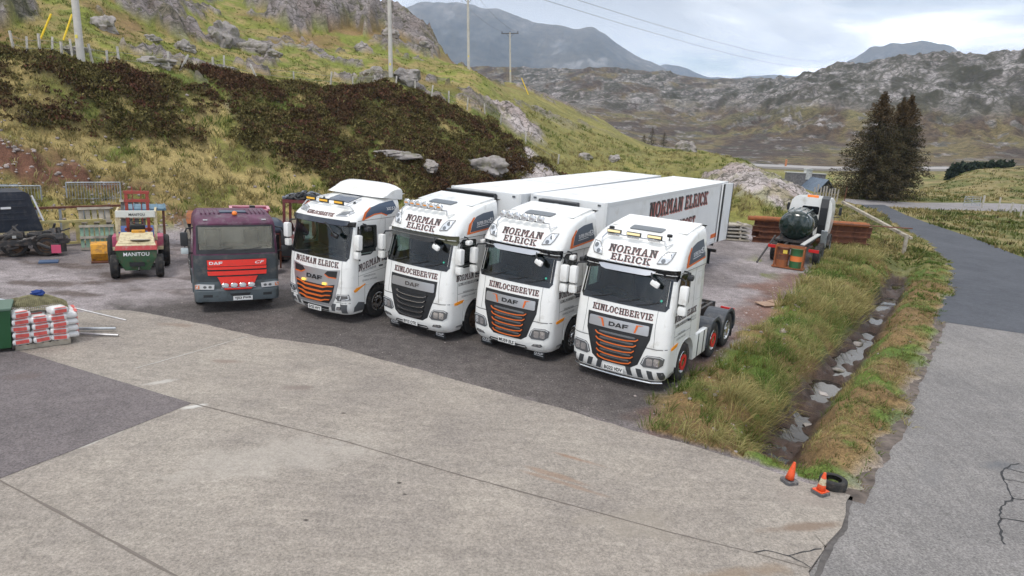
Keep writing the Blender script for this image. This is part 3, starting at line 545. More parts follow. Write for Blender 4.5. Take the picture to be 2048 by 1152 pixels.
def translucent(m,w):
    nt=m.node_tree;n=nt.nodes;l=nt.links;b=n['Principled BSDF'];o=[k for k in n if k.type=='OUTPUT_MATERIAL'][0];t=n.new('ShaderNodeBsdfTranslucent');mx=n.new('ShaderNodeMixShader');mx.inputs[0].default_value=w
    s=b.inputs['Base Color'].links[0].from_socket;l.new(s,t.inputs[0]);l.new(b.outputs[0],mx.inputs[1]);l.new(t.outputs[0],mx.inputs[2]);l.new(mx.outputs[0],o.inputs[0])
translucent(GM,.38)
HM=M_('heather_leaf',(.05,.035,.02),.95,attr='col',spec=.1)
def scatter(n,x0,x1,y0,y1,fn):
    x=RNG.uniform(x0,x1,n);y=RNG.uniform(y0,y1,n); k=RNG.random(n)<fn(x,y); return x[k],y[k]
def tufts(x,y,nb,rad):
    a=RNG.random((len(x),nb))*2*PI; r=RNG.random((len(x),nb))**.7*rad[:,None]; return (x[:,None]+np.cos(a)*r).ravel(),(y[:,None]+np.sin(a)*r).ravel(),a.ravel(),(r/rad[:,None]).ravel()
def mixa(a,b,k): return np.array(a)[None]*(1-k[:,None])+np.array(b)[None]*k[:,None]
def verge_grass():
    def den(x,y):
        _,m=terrain_z(x,y); return m['verge']*(1-m['ditch'])*np.where(pdist(BANKL,x,y,False)<pdist(ROADL,x,y,False),.62,1.)*np.clip(1.25-y/45,.25,1)*(.55+.7*sstep(-.3,.2,fbm(x/.8,y/.8,3,z=160)))
    x,y=scatter(62000,2.5,31,10.5,58,den)
    left=pdist(BANKL,x,y,False)<pdist(ROADL,x,y,False); big=sstep(.0,.4,fbm(x/1.6,y/1.6,4,z=120))*left
    nb=11; rad=.07+.16*big; X,Y,a,rr=tufts(x,y,nb,rad); k=lambda q:np.repeat(q,nb)
    n=len(X); B=k(big); L=k(left.astype(float))
    h=(.09+.11*RNG.random(n))*(1-L)+(.20+.20*RNG.random(n)+.28*B)*L; h*=k(.7+.6*RNG.random(len(x)))
    ln=.45+.6*rr+.3*RNG.random(n); wx,wy=.9,-.55
    st=k(sstep(-.16,.16,fbm(x/1.3,y/1.3,4,z=130)+.14*big+.10*RNG.standard_normal(len(x)))); c=mixa((.105,.165,.032),(.40,.35,.15),np.clip(st*(.55+.6*RNG.random(n))+.25*B,0,1))
    rust=k(sstep(.22,.36,fbm(x/1.7+9,y/1.7,3,z=140)))*(RNG.random(n)<.5); c=c*(1-rust[:,None]*.4)+np.array([.27,.17,.06])*rust[:,None]*.4
    brown=k(sstep(-.05,.2,fbm(x/1.1,y/1.1,4,z=71)))*(1-L)*(RNG.random(n)<.75); c=c*(1-brown[:,None]*.75)+np.array([.185,.125,.06])*brown[:,None]*.75
    c*=(.75+.5*RNG.random(n))[:,None]
    h=h*(1-.4*brown)
    wd=np.where(Y<24,.012,.022)+.006*RNG.random(n)
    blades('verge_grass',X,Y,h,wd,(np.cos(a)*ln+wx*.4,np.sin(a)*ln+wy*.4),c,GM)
verge_grass()
def hill_grass():
    def den(x,y):
        z,m=terrain_z(x,y,True); r=np.hypot(x,y); u=zbase(x,y); return sstep(.25,.8,u)*(1-m['heather']*.93)*(1-m['rock'])*(1-m['red']*.75)*np.clip(1.5-r/50,.12,1)
    x,y=scatter(60000,-48,34,26,84,den); n0=len(x); nb=8; big=RNG.random(n0)
    X,Y,a,rr=tufts(x,y,nb,.12+.16*big); k=lambda q:np.repeat(q,nb); n=len(X)
    low=k(1-sstep(5.5,7.5,zbase(x,y)))
    h=(.10+.14*RNG.random(n))+low*(.10+.16*k(big)); ln=.5+.5*rr
    st=sstep(-.2,.16,fbm(x/2.6,y/2.6,4,z=150)+.1*RNG.standard_normal(n0)); c=mixa((.150,.185,.045),(.35,.29,.135),np.clip(k(st)*(.6+.6*RNG.random(n))*(.55+.45*low),0,1))
    c*=(.75+.5*RNG.random(n))[:,None]
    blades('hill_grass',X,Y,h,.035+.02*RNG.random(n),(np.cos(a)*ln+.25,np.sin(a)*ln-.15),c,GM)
hill_grass()
def heather():
    def den(x,y):
        z,m=terrain_z(x,y); return m['heather']
    x,y=scatter(62000,-40,7,33,64,den); n0=len(x); z=gz(x,y); R_=.16+.22*RNG.random(n0)
    nb=30; k=lambda q:np.repeat(q,nb); n=n0*nb
    u=RNG.random(n);ph=RNG.random(n)*2*PI; el=np.arccos(1-u*.97); rr=k(R_)*(.75+.35*RNG.random(n))
    P=np.stack([k(x)+rr*np.sin(el)*np.cos(ph),k(y)+rr*np.sin(el)*np.sin(ph),k(z)-.10+rr*.75*np.cos(el)],1)
    s=.030+.035*RNG.random(n); d=RNG.standard_normal((n,3)); d/=np.linalg.norm(d,axis=1)[:,None]; d[:,2]=np.abs(d[:,2])+.3; e=np.cross(d,RNG.standard_normal((n,3))); e/=np.linalg.norm(e,axis=1)[:,None]
    v=np.stack([P-e*s[:,None],P+e*s[:,None],P+d*s[:,None]*2.4],1)
    tone=k(sstep(-.2,.35,fbm(x/1.8,y/1.8,4,z=155)+.18*RNG.standard_normal(n0))); c=mixa((.095,.056,.032),(.140,.120,.046),tone); c=c*(.5+.9*RNG.random(n))[:,None]*k(.65+.75*RNG.random(n0)**1.5)[:,None]; pk=(k(RNG.random(n0))<.07)[:,None]; c=np.where(pk,np.array([[.13,.06,.04]]),c)
    me=npmesh('heather',v.reshape(-1,3),[np.arange(n*3).reshape(-1,3)],np.repeat(np.clip(c,0,1),3,0)); tag(link('heather',me,HM),kind='stuff')
heather()
def field_grass():
    def den(x,y):
        r=np.hypot(x,y);a=np.degrees(np.arctan2(x,y)); on=(a>23.5)&(r>42)&(r<150)&(pdist(VERGE,x,y)>.0)
        off=inpoly(ROADL[8:]+ROADR[::-1][:8],x,y)|(pdist(ROADL,x,y,False)<.5)|(pdist([(31,68),(38,68.5),(48,72.5),(60,79)],x,y,False)<3.2)
        return on*(~off)*(.35+.65*sstep(-.2,.3,fbm(x/2,y/2,3,z=170)))*np.clip(1.5-r/90,.15,1)
    x,y=scatter(42000,18,96,30,125,den); n0=len(x); nb=6; big=RNG.random(n0); k=lambda q:np.repeat(q,nb); X,Y,a,rr=tufts(x,y,nb,.2+.25*big); n=len(X)
    st=k(sstep(-.18,.18,fbm(x/2.6,y/2.6,6,.62,z=97)+.1*RNG.standard_normal(n0))); c=mixa((.10,.125,.03),(.31,.25,.11),np.clip(st*(.6+.5*RNG.random(n)),0,1)); bk=k(RNG.random(n0)<.05)[:,None]; c=np.where(bk,np.array([[.07,.045,.028]]),c)*(.7+.6*RNG.random(n))[:,None]
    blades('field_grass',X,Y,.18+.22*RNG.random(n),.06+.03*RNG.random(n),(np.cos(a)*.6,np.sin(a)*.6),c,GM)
field_grass()
# ---------------------------------------------------------------- rocks
ROCKM=M_('hill_rock',(.37,.335,.315),.92,bump=.9,bscale=5,var2=(.19,.17,.155),vscale=2.2,dirt=((.12,.12,.05),.35,1.4))
PALE=M_('pale_rock',(.46,.42,.40),.9,bump=.6,bscale=12,var=.3,vscale=5)
def rock_mesh(name,seed,sub=4,sc=(1,1,1),amp=.4):
    bm=bmesh.new(); bmesh.ops.create_icosphere(bm,subdivisions=sub,radius=1)
    for v in bm.verts:
        p=v.co.copy(); q=p+Vector((seed*3.1,seed*1.7,seed*.9)); d=1+amp*mnoise.fractal(q*1.1,1,2,5)+.35*amp*(mnoise.cell(q*2.2)-.5)
        v.co=Vector((p.x*sc[0],p.y*sc[1],p.z*sc[2]))*d
    me=bpy.data.meshes.new(name); bm.to_mesh(me); bm.free(); return me
def boulder(name,x,y,s,label,cat,mat,seed,group=None,rz=0,sink=.3,z=None):
    me=rock_mesh(name,seed,4 if s[0]>.5 else 2,s); o=link(name,me,mat,smooth=38); o.location=(x,y,(gz1(x,y) if z is None else z)+s[2]*(1-sink*2)*.5); o.rotation_euler=(0,0,rz); tag(o,label,cat,group); return o
G='boulders lying on the hillside'
for i,(x,y,s,lb) in enumerate([
 (-29.2,50.4,(.9,.7,.8),'pale split boulder on the grass just right of the tallest left pole'),
 (-26.6,64.2,(1.6,1.2,1.5),'large upright grey boulder in the middle of the green slope'),
 (-23.6,63.6,(2.,1.,.8),'long low boulder lying right of the large upright one'),
 (-21.9,62.7,(.8,.7,.5),'rounded pale boulder at the right end of the boulder cluster'),
 (-28.2,66.2,(.9,.7,.7),'small grey boulder left of the large upright boulder'),
 (-27.9,54.2,(.6,.5,.35),'low flat stone above the fence near the left pole'),
 (-26.,55.4,(.9,.7,.6),'squat boulder at the foot of the middle cliff'),
 (-16.9,90.5,(1.2,1.,.9),'dark boulder under the right end of the far cliff'),
 (-18.1,81.,(.9,.8,.8),'lone pale boulder on the grass left of the second pole'),
 (-12.7,90.5,(.8,.6,.6),'small boulder on the slope right of the second pole'),
 (5.9,64.6,(.7,.5,.45),'small pale boulder on the grass slope above the trailers, the left one'),
 (8.7,66.,(.8,.5,.45),'pale boulder on the grass slope above the trailers, the right one'),
 (19.9,85.5,(1.4,1.,1.1),'jagged boulder on the skyline of the low green spur'),
 (-20.8,49.6,(1.3,.6,.5),'flat grey outcrop stone beside the leaning fence stake'),
 (-13.1,62.6,(1.5,.9,.7),'grey boulder at the foot of the second pole'),
 (-8.2,47.,(1.7,.8,.35),'long pale rock slab in the heather behind the trucks'),
 (-6.2,47.8,(1.1,.6,.5),'short pale rock beside the long slab in the heather'),
 (-2.4,51.6,(1.5,.8,.8),'tilted pale rock at the lower right edge of the heather'),
 (-25.4,41.3,(1.3,.5,.3),'low broken stones along the fence left of the tall pole'),
 (-22.6,44.2,(1.5,.6,.5),'heap of pale stones on the fence line right of the tall pole'),
 (-9.4,58.6,(1.2,.8,.8),'grey rock in the grass where the fence meets the heather')]):
    boulder('boulder',x,y,s,lb,'boulder',ROCKM,i+1,G,rz=i*1.3)
G2='stones lying in the ditch'
for i,(x,y,s,lb,m) in enumerate([
 (7.05,14.9,(.10,.07,.06),'white brick-like stone in the near pool of the ditch',PALE),(7.85,16.15,(.16,.13,.12),'orange-brown clod on a stone crossing the ditch',M_('clod',(.30,.17,.08),.95,bump=.6,bscale=14,var=.4,vscale=9)),
 (7.6,15.98,(.30,.14,.10),'flat brown stone lying across the ditch under the orange clod',ROCKM),(7.5,15.1,(.22,.2,.15),'dark peat lump on the right edge of the near pool',M_('peat',(.035,.025,.02),.9,bump=.6,bscale=12)),(6.5,14.05,(.09,.08,.06),'small black lump in the nearest puddle of the ditch',MATS['peat']),
 (8.9,18.3,(.18,.12,.08),'pale flat stone between the two middle pools',PALE),(10.2,20.4,(.2,.16,.1),'brown stone in the narrow middle reach of the ditch',ROCKM),(12.2,23.3,(.25,.18,.12),'brown stone where the ditch bends in the distance',ROCKM),
 (6.6,15.2,(.05,.05,.04),'tiny white pebble on the left bank mud of the near pool',PALE)]):
    boulder('stone',x,y,s,lb,'stone',m,i+40,G2,rz=i,z=-.875)
# loose stones along the yard edge: nobody could count them
def loose():
    v=[];f=[];k=0; base=rock_mesh('t',9,1,(1,1,.6),.3); bv=np.array([q.co[:] for q in base.vertices]); bf=np.array([list(p.vertices) for p in base.polygons])
    xs,ys=[],[]
    for _ in range(420):
        t=random.random(); x=3.5+t*9+random.gauss(0,1.0); y=13.3+t*17+random.gauss(0,1.6); xs.append(x);ys.append(y)
    for _ in range(500): xs.append(random.uniform(-24,16)); ys.append(random.uniform(17,42))
    for _ in range(500): xs.append(random.uniform(-26,-12)); ys.append(random.gauss(31.2,1.8))
    xs=np.array(xs);ys=np.array(ys)
    zz,mm=terrain_z(xs,ys); ok=(~inpoly(SLAB,xs,ys))&(mm['ditch']<.1); xs,ys,zz=xs[ok],ys[ok],zz[ok]; n=len(xs); big=(zz>.15)
    s=(.02+.04*RNG.random(n)**3+.10*RNG.random(n)*big)[:,None,None]; a=RNG.random(n)*6.28; c,s_=np.cos(a)[:,None],np.sin(a)[:,None]
    V=np.stack([bv[None,:,0]*c-bv[None,:,1]*s_,bv[None,:,0]*s_+bv[None,:,1]*c,np.repeat(bv[None,:,2],n,0)],2)*s+np.stack([xs,ys,zz],1)[:,None,:]
    F=(bf[None]+(np.arange(n)*len(bv))[:,None,None]).reshape(-1,3)
    me=npmesh('loose_stones',V.reshape(-1,3),[F]); tag(link('loose_stones',me,M_('loose_stone',(.34,.29,.27),.9,var=.4,vscale=1.5)),kind='stuff')
loose()
# ---------------------------------------------------------------- vehicle materials
WHITE=M_('white_paint',(.80,.80,.775),.28,coat=.5,var=.03,vscale=2,dirt=((.52,.50,.44),.18,2.2))
WHITE2=M_('white_panel',(.78,.79,.79),.42,var=.03,vscale=1.5,dirt=((.60,.59,.55),.25,.9))
BLK=M_('black_plastic',(.018,.019,.021),.45,var=.2,vscale=6); GLOSSB=M_('gloss_black',(.010,.011,.013),.12,coat=.4)
CHROME=M_('chrome',(.62,.62,.62),.14,1); SILV=M_('silver_trim',(.52,.53,.55),.32,.75); STEEL=M_('steel',(.42,.42,.43),.45,.8,var=.2,vscale=5)
ORANGE=M_('orange_trim',(.70,.15,.025),.4); REDM=M_('red_ring',(.65,.03,.025),.4); TYRE=M_('tyre_rubber',(.022,.021,.021),.85,bump=.3,bscale=30,dirt=((.09,.075,.06),.35,5))
NAVY=M_('graphite_decal',(.075,.095,.125),.35); INK=M_('brown_ink',(.060,.050,.050),.55); INKR=M_('red_shadow_ink',(.48,.17,.15),.5); INKB=M_('black_ink',(.02,.02,.02),.5); INKW=M_('white_ink',(.8,.8,.8),.5); SEAM=M_('seam',(.10,.10,.10),.6)
SEAMD=M_('panel_gap',(.16,.16,.155),.7); FEND=M_('fender_plastic',(.045,.052,.066),.5,var=.15,vscale=4,dirt=((.14,.13,.12),.3,4)); CHAS=M_('chassis_paint',(.035,.034,.035),.6,dirt=((.12,.09,.07),.4,6))
AMB=M_('amber_lens',(.85,.30,.02),.2); AMBL=M_('amber_led',(1,.62,.12),.3,emit=.6); REDL=M_('red_lens',(.55,.02,.02),.25); LENS=M_('lamp_lens',(.70,.72,.74),.08,.35); LENSD=M_('lamp_dark',(.22,.23,.24),.15,.6); REFL=M_('lamp_reflector',(.85,.85,.86),.12,.9)
LINING=M_('cab_lining',(.09,.09,.09),.85); SEATM=M_('seat_cloth',(.030,.030,.034),.9); PLATE=M_('plate_white',(.74,.74,.72),.45); MUD=M_('mud_brown',(.11,.07,.045),.9,bump=.5,bscale=25,var=.4,vscale=9); GREEN_S=M_('green_sticker',(.05,.45,.30),.4); BLUE_S=M_('blue_badge',(.02,.10,.45),.35); PEACH=M_('curtain',(.35,.36,.37),.9)
def glass(name,tint,refl=.5,rough=.02):
    if name in MATS:return MATS[name]
    m=bpy.data.materials.new(name);m.use_nodes=True;nt=m.node_tree;n=nt.nodes;l=nt.links;n.clear();o=n.new('ShaderNodeOutputMaterial');t=n.new('ShaderNodeBsdfTransparent');g=n.new('ShaderNodeBsdfGlossy');mx=n.new('ShaderNodeMixShader');f=n.new('ShaderNodeFresnel');f.inputs[0].default_value=1.6
    t.inputs[0].default_value=(*tint,1);g.inputs['Roughness'].default_value=rough;g.inputs[0].default_value=(1,1,1,1);l.new(f.outputs[0],mx.inputs[0]);l.new(t.outputs[0],mx.inputs[1]);l.new(g.outputs[0],mx.inputs[2]);l.new(mx.outputs[0],o.inputs[0]);MATS[name]=m;return m
GLASS=glass('windscreen_glass',(.45,.64,.60)); GLASSD=glass('side_glass',(.50,.60,.57)); 

# ---------------------------------------------------------------- slab lettering (own letterforms)
def _ring(x0,y0,x1,y1,c,sx,sy,skip=()):
    xo=[(x0+c,y0),(x1-c,y0),(x1,y0+c),(x1,y1-c),(x1-c,y1),(x0+c,y1),(x0,y1-c),(x0,y0+c)]
    d=c*.45; X0,Y0,X1,Y1=x0+sx,y0+sy,x1-sx,y1-sy; xi=[(X0+d,Y0),(X1-d,Y0),(X1,Y0+d),(X1,Y1-d),(X1-d,Y1),(X0+d,Y1),(X0,Y1-d),(X0,Y0+d)]
    return [[xo[i],xo[(i+1)%8],xi[(i+1)%8],xi[i]] for i in range(8) if i not in skip]
def _r(x0,y0,x1,y1): return [(x0,y0),(x1,y0),(x1,y1),(x0,y1)]
_s,_t=.24,.15
def _stem(x,lo=True,hi=True,e=.10):
    o=[_r(x,0 if not lo else _t,x+_s,1 if not hi else 1-_t)]
    if lo:o.append(_r(x-e,0,x+_s+e,_t))
    if hi:o.append(_r(x-e,1-_t,x+_s+e,1))
    return o
def glyph(ch):
    g=ch.upper()
    if g=='N': return .98,_stem(.12)+_stem(.68,lo=False)[:1]+[_r(.55,1-_t,1.,1),[(.68,0),(.92,0),(.92,.08),(.68,.12)],[(.16,1),(.44,1),(.94,0),(.68,0)]]
    if g=='O': return .96,_ring(.04,0,.94,1,.26,_s,_t)
    if g=='C': return .92,_ring(.04,0,.90,1,.26,_s,_t,(2,))+[_r(.68,.62,.90,.76)]
    if g=='R': return .98,_stem(.12)+_ring(.30,.42,.88,1,.18,.10,_t,(5,6,7))+[[(.50,.50),(.68,.50),(.90,_t),(.66,_t)],_r(.62,0,1.,_t)]
    if g=='P': return .92,_stem(.12)+_ring(.30,.36,.88,1,.2,.12,_t,(5,6,7))
    if g=='B': return .95,_stem(.12)+_ring(.30,.47,.84,1,.17,.12,_t*.9,(5,6,7))+_ring(.30,0,.90,.55,.17,.12,_t*.9,(5,6,7))
    if g=='M': return 1.18,_stem(.12)+_stem(.86)+[[(.34,1),(.50,1),(.68,.42),(.56,.30)],[(.74,1),(.88,1),(.66,.30),(.56,.42)]]
    if g=='A': return 1.02,[[(.16,_t),(.36,_t),(.56,1),(.42,1)],[(.64,_t),(.88,_t),(.62,1),(.48,1)],_r(.34,.34,.68,.47),_r(.02,0,.44,_t),_r(.58,0,1.02,_t)]
    if g=='E': return .90,_stem(.12)+[_r(.44,0,.84,_t),_r(.70,_t,.86,.30),_r(.44,1-_t,.82,1),_r(.68,.70,.84,1-_t),_r(.36,.44,.58,.57),_r(.52,.36,.64,.65)]
    if g=='L': return .86,_stem(.12)+[_r(.44,0,.82,_t),_r(.68,_t,.84,.36)]
    if g=='I': return .48,_stem(.12)
    if g=='K': return 1.,_stem(.12)+[[(.36,.42),(.50,.58),(.88,1-_t),(.66,1-_t)],[(.46,.56),(.60,.62),(.92,_t),(.66,_t)],_r(.58,1-_t,.98,1),_r(.58,0,1.02,_t)]
    if g=='H': return 1.02,_stem(.12)+_stem(.68)+[_r(.36,.43,.68,.57)]
    if g=='V': return 1.,[[(.10,1-_t),(.34,1-_t),(.58,0),(.44,0)],[(.68,1-_t),(.88,1-_t),(.60,0),(.50,.02)],_r(0,1-_t,.42,1),_r(.60,1-_t,1.,1)]
    if g=='S': return .84,_ring(.06,.44,.80,1,.18,_s*.9,_t,(1,2))+_ring(.06,0,.80,.56,.18,_s*.9,_t,(5,6))+[_r(.60,.70,.78,.88)]
    if g=='T': return .92,[_r(.34,_t,.58,1-_t),_r(.22,0,.70,_t),_r(.04,1-_t,.90,1),_r(.04,.68,.18,1-_t),_r(.76,.68,.90,1-_t)]
    return .4,[]
def slab(text,h,w):
    """polygons of a line of slab letters, centred on u=0, v from 0 to h"""
    adv=[];x=0;P=[]
    for ch in text:
        a,g=glyph(ch); P+= [[(x+p[0],p[1]) for p in q] for q in g]; x+=a+.08
    x-=.08; return [[((p[0]-x/2)*w/x,p[1]*h) for p in q] for q in P]
def daf(h,w):
    q=[[(0,0),(.62,0),(.62,.24),(0,.24)],[(0,.76),(.62,.76),(.62,1),(0,1)],[(0,.24),(.22,.24),(.22,.76),(0,.76)],[(.62,0),(.95,.26),(.95,.74),(.62,1),(.62,.76),(.72,.66),(.72,.34),(.62,.24)],
    [(1.02,0),(1.26,0),(1.58,1),(1.40,1)],[(1.76,0),(2.02,0),(1.64,1),(1.46,1)],[(1.3,.16),(1.78,.16),(1.72,.38),(1.34,.38)],
    [(2.12,0),(2.36,0),(2.36,1),(2.12,1)],[(2.36,.76),(3.0,.76),(3.0,1),(2.36,1)],[(2.36,.34),(2.9,.34),(2.9,.58),(2.36,.58)]]
    return [[((p[0]-1.5)*w/3,p[1]*h) for p in r] for r in q]
def glyph_polys(text,h,w=None,shear=0,offset=.012):
    """text set in the built-in face, returned as triangles centred on u=0, v from 0 to h"""
    cu=bpy.data.curves.new('t','FONT');cu.body=text;cu.align_x='CENTER';cu.resolution_u=2;cu.offset=offset;cu.shear=shear
    o=bpy.data.objects.new('t',cu);COL.objects.link(o);dg=bpy.context.evaluated_depsgraph_get();dg.update();me=o.evaluated_get(dg).to_mesh();me.calc_loop_triangles()
    P=[[(me.vertices[i].co.x,me.vertices[i].co.y) for i in t.vertices] for t in me.loop_triangles]
    o.evaluated_get(dg).to_mesh_clear();bpy.data.objects.remove(o);bpy.data.curves.remove(cu)
    xs=[p[0] for q in P for p in q];ys=[p[1] for q in P for p in q];sx=(w/(max(xs)-min(xs))) if w else h/.7;cx=(max(xs)+min(xs))/2;sy=h/(max(ys)-min(ys)) if w else h/.7;y0=min(ys)
    return [[((p[0]-cx)*sx,(p[1]-y0)*sy) for p in q] for q in P]
def decal(name,polys,fmap,mat,parent,off=.004,thick=0,step=.14,smooth=False,inc=.0002,label=None):
    bm=bmesh.new(); 
    for k,p in enumerate(polys):
        vs=[bm.verts.new((q[0],q[1],k)) for q in p]
        try:f=bm.faces.new(vs)
        except ValueError: continue
    bm.normal_update()
    for f in bm.faces:
        if f.normal.z<0:f.normal_flip()
    big=[f for f in bm.faces if len(f.verts)>4]
    if big:bmesh.ops.triangulate(bm,faces=big)
    if step:
        for ax in (0,1):
            a=min(v.co[ax] for v in bm.verts);b=max(v.co[ax] for v in bm.verts);t=math.ceil(a/step+.01)*step
            while t<b-1e-4:
                bmesh.ops.bisect_plane(bm,geom=bm.verts[:]+bm.edges[:]+bm.faces[:],plane_co=(t,0,0) if ax==0 else (0,t,0),plane_no=(1,0,0) if ax==0 else (0,1,0),dist=1e-6);t+=step
    top=list(bm.verts)
    if thick:
        r=bmesh.ops.extrude_face_region(bm,geom=bm.faces[:]); nv=[g for g in r['geom'] if isinstance(g,bmesh.types.BMVert)]
        nvs=set(nv)
        for v in bm.verts:
            k=int(round(v.co.z)); u,w=v.co.x,v.co.y; v.co=fmap(u,w,off+(thick if v in nvs else 0)+inc*(k%9))
    else:
        for v in bm.verts: k=int(round(v.co.z)); v.co=fmap(v.co.x,v.co.y,off+inc*(k%9))
    if thick: bmesh.ops.recalc_face_normals(bm,faces=bm.faces)
    me=bpy.data.meshes.new(name);bm.to_mesh(me);bm.free();return_=link(name,me,mat,parent,smooth)
    if label:return_['label']=label
    return return_
def shift(P,dx,dy): return [[(p[0]+dx,p[1]+dy) for p in q] for q in P]
def line(pts,w):
    o=[]
    for (a,b),(c,d) in zip(pts[:-1],pts[1:]):
        L=math.hypot(c-a,d-b) or 1;nx,ny=-(d-b)/L*w/2,(c-a)/L*w/2;o.append([(a-nx,b-ny),(c-nx,d-ny),(c+nx,d+ny),(a+nx,b+ny)])
    return o
def rr(x0,y0,x1,y1,c):
    return [(x0+c,y0),(x1-c,y0),(x1-c*.3,y0+c*.3),(x1,y0+c),(x1,y1-c),(x1-c*.3,y1-c*.3),(x1-c,y1),(x0+c,y1),(x0+c*.3,y1-c*.3),(x0,y1-c),(x0,y0+c),(x0+c*.3,y0+c*.3)]

# ---------------------------------------------------------------- cab surface
class Cab:
    def __init__(s,a0,w,R=((0,.2),),bulge=.12,rear=2.38,win=(2.07,2.82),sidewin=(.62,1.22,2.12,2.80),hb=1.04,ztop=3.8):
        s.A=np.array(a0).T;s.Wd=np.array(w).T;s.Rr=np.array(R).T;s.bu=bulge;s.rear=rear;s.win=win;s.sw=sidewin;s.hb=hb;s.zt=ztop
    def a0(s,z):return float(np.interp(z,*s.A))
    def w(s,z):return float(np.interp(z,*s.Wd))
    def R(s,z):return float(np.interp(z,*s.Rr))
    def F(s,b,z):
        w=s.w(z);R=s.R(z);b=min(abs(b),w);c=min(max((b-(w-R))/R,0),1);return s.a0(z)+s.bu*(b/w)**2+R*(1-math.sqrt(max(0,1-c*c)))
    def f(s,b,z,off=0):
        e=.01;bb=max(-s.w(z)+.012,min(s.w(z)-.012,b));Fb=(s.F(bb+e,z)-s.F(bb-e,z))/(2*e);Fz=(s.F(bb,z+e)-s.F(bb,z-e))/(2*e)
        n=Vector((Fb,-1,Fz)).normalized();return Vector((bb,s.F(bb,z),z))+n*off
    def top(s,b,a,off=0):
        lo,hi=2.9,s.zt
        for _ in range(30):
            m=(lo+hi)/2
            if s.F(b,m)<a:lo=m
            else:hi=m
        return s.f(b,lo,off)
    def side(s,sd):
        return lambda a,z,off=0:Vector((sd*(s.w(z)+off),a,z))
    def section(s,z,rear,inset=0):
        w=s.w(z);R=s.R(z);ph=np.linspace(0,PI/2,7);cen=np.linspace(-(w-R),(w-R),15)
        bs=[-(w-R)-R*math.sin(p) for p in ph[::-1]]+list(cen[1:-1])+[(w-R)+R*math.sin(p) for p in ph]
        fr=[(b,s.F(b,z)) for b in bs]; Fw=s.F(w,z)
        if rear>1.5 and Fw<s.sw[0]-.03: la=[s.sw[0],s.sw[0]+.2,(s.sw[0]+s.sw[1])/2,s.sw[1],s.sw[1]+.3,rear-.35,rear-.08,rear]
        else: la=[Fw+(rear-Fw)*t for t in (.1,.22,.35,.5,.65,.8,.95,1)]
        sideR=[(w,a) for a in la]; sideR[-1]=(w-.05,rear); L=[(-b,a) for b,a in sideR[::-1]]
        return L+fr+sideR
    def loft(s,zs,rear,name,mat,parent,holes=True,inset=0,smooth=35):
        bm=bmesh.new();rows=[]
        for z in zs:
            pts=s.section(z,rear); 
            if inset: pts=[(b*(1-inset/1.2),a+(inset if a<rear-.5 else -inset*.5)) for b,a in pts]
            rows.append([bm.verts.new((b,a,z-(inset if z>2.9 else 0)*.6)) for b,a in pts])
        n=len(rows[0])
        for k in range(len(zs)-1):
            zm=(zs[k]+zs[k+1])/2
            for i in range(n):
                j=(i+1)%n
                q=(rows[k][i],rows[k][j],rows[k+1][j],rows[k+1][i]); cx=sum(v.co.x for v in q)/4;cy=sum(v.co.y for v in q)/4
                if holes and j!=0:
                    if s.win[0]<zm<s.win[1] and abs(cx)<s.hb and 8<=i<n-9: continue
                    if s.sw[2]<zm<s.sw[3] and s.sw[0]+.01<cy<s.sw[1]-.01 and abs(cx)>s.w(zm)-.12 and (i<8 or i>=n-9): continue
                bm.faces.new(q)
        bm.faces.new(rows[-1]); 
        if not holes or True: bm.faces.new(rows[0][::-1])
        bmesh.ops.recalc_face_normals(bm,faces=bm.faces);me=bpy.data.meshes.new(name);bm.to_mesh(me);bm.free();return link(name,me,mat,parent,smooth)
def zlev(*brk,step=.07):
    o=[]
    for a,b in zip(brk[:-1],brk[1:]):
        n=max(1,int(round((b-a)/step)));o+=[a+(b-a)*i/n for i in range(n)]
    return o+[brk[-1]]

# ---------------------------------------------------------------- wheels
def wheel(parent,x,y,r=.5,w=.30,side=1,style='chrome',name='wheel',rim=.29,rz=0):
    """axle along X; outer face towards side"""
    e=empty(name,(x,y,r));e.parent=parent;e.rotation_euler=(0,0,rz)
    M=Matrix.Rotation(side*PI/2,4,'Y'); h=w/2
    t=MB();t.lathe([(rim,-h*.8),(rim*1.05,-h),(r*.86,-h),(r*.97,-h*.75),(r,-h*.5),(r,-h*.18),(r*.975,-h*.16),(r*.975,h*-.04),(r,-h*.02),(r,h*.25),(r*.975,h*.27),(r*.975,h*.36),(r,h*.38),(r,h*.6),(r*.97,h*.85),(r*.86,h),(rim*1.1,h),(rim,h*.86)],M,36).build('tyre',TYRE,e,smooth=40)
    mt={'chrome':CHROME,'mud':MUD,'steel':STEEL,'dark':M_('dark_rim',(.12,.12,.12),.5,.3),'orange':M_('rust_orange_rim',(.42,.16,.05),.8,var=.4,vscale=6),'white':M_('cream_rim',(.5,.47,.4),.7,dirt=((.15,.1,.06),.5,6))}[style]
    m=MB();m.lathe([(rim,h*.9),(rim*.95,h*.96),(rim*.9,h*.6),(rim*.72,h*.45),(rim*.66,h*.72),(rim*.40,h*.80),(rim*.36,h*1.0),(rim*.2,h*1.05),(0,h*1.06)],M,30)
    rmo=m.build('rim',mt,e,smooth=35)
    n=MB()
    for i in range(10):
        a=i*PI/5; c=M@Vector((rim*.52*math.cos(a),rim*.52*math.sin(a),h*.82)); d=M.to_3x3()@Vector((0,0,1)); n.tube(c-d*.02,c+d*.035,.017,n=6)
    n.build('wheel_nuts',CHROME if style!='mud' else MUD,e)
    hl=MB()
    for i in range(10):
        a=(i+.5)*PI/5; c=M@Vector((rim*.80*math.cos(a),rim*.80*math.sin(a),h*.535)); d=M.to_3x3()@Vector((0,0,1)); hl.tube(c-d*.01,c+d*.012,.026,n=10)
    if style in('chrome','steel'): hl.build('hand_holes',BLK,rmo)
    return e
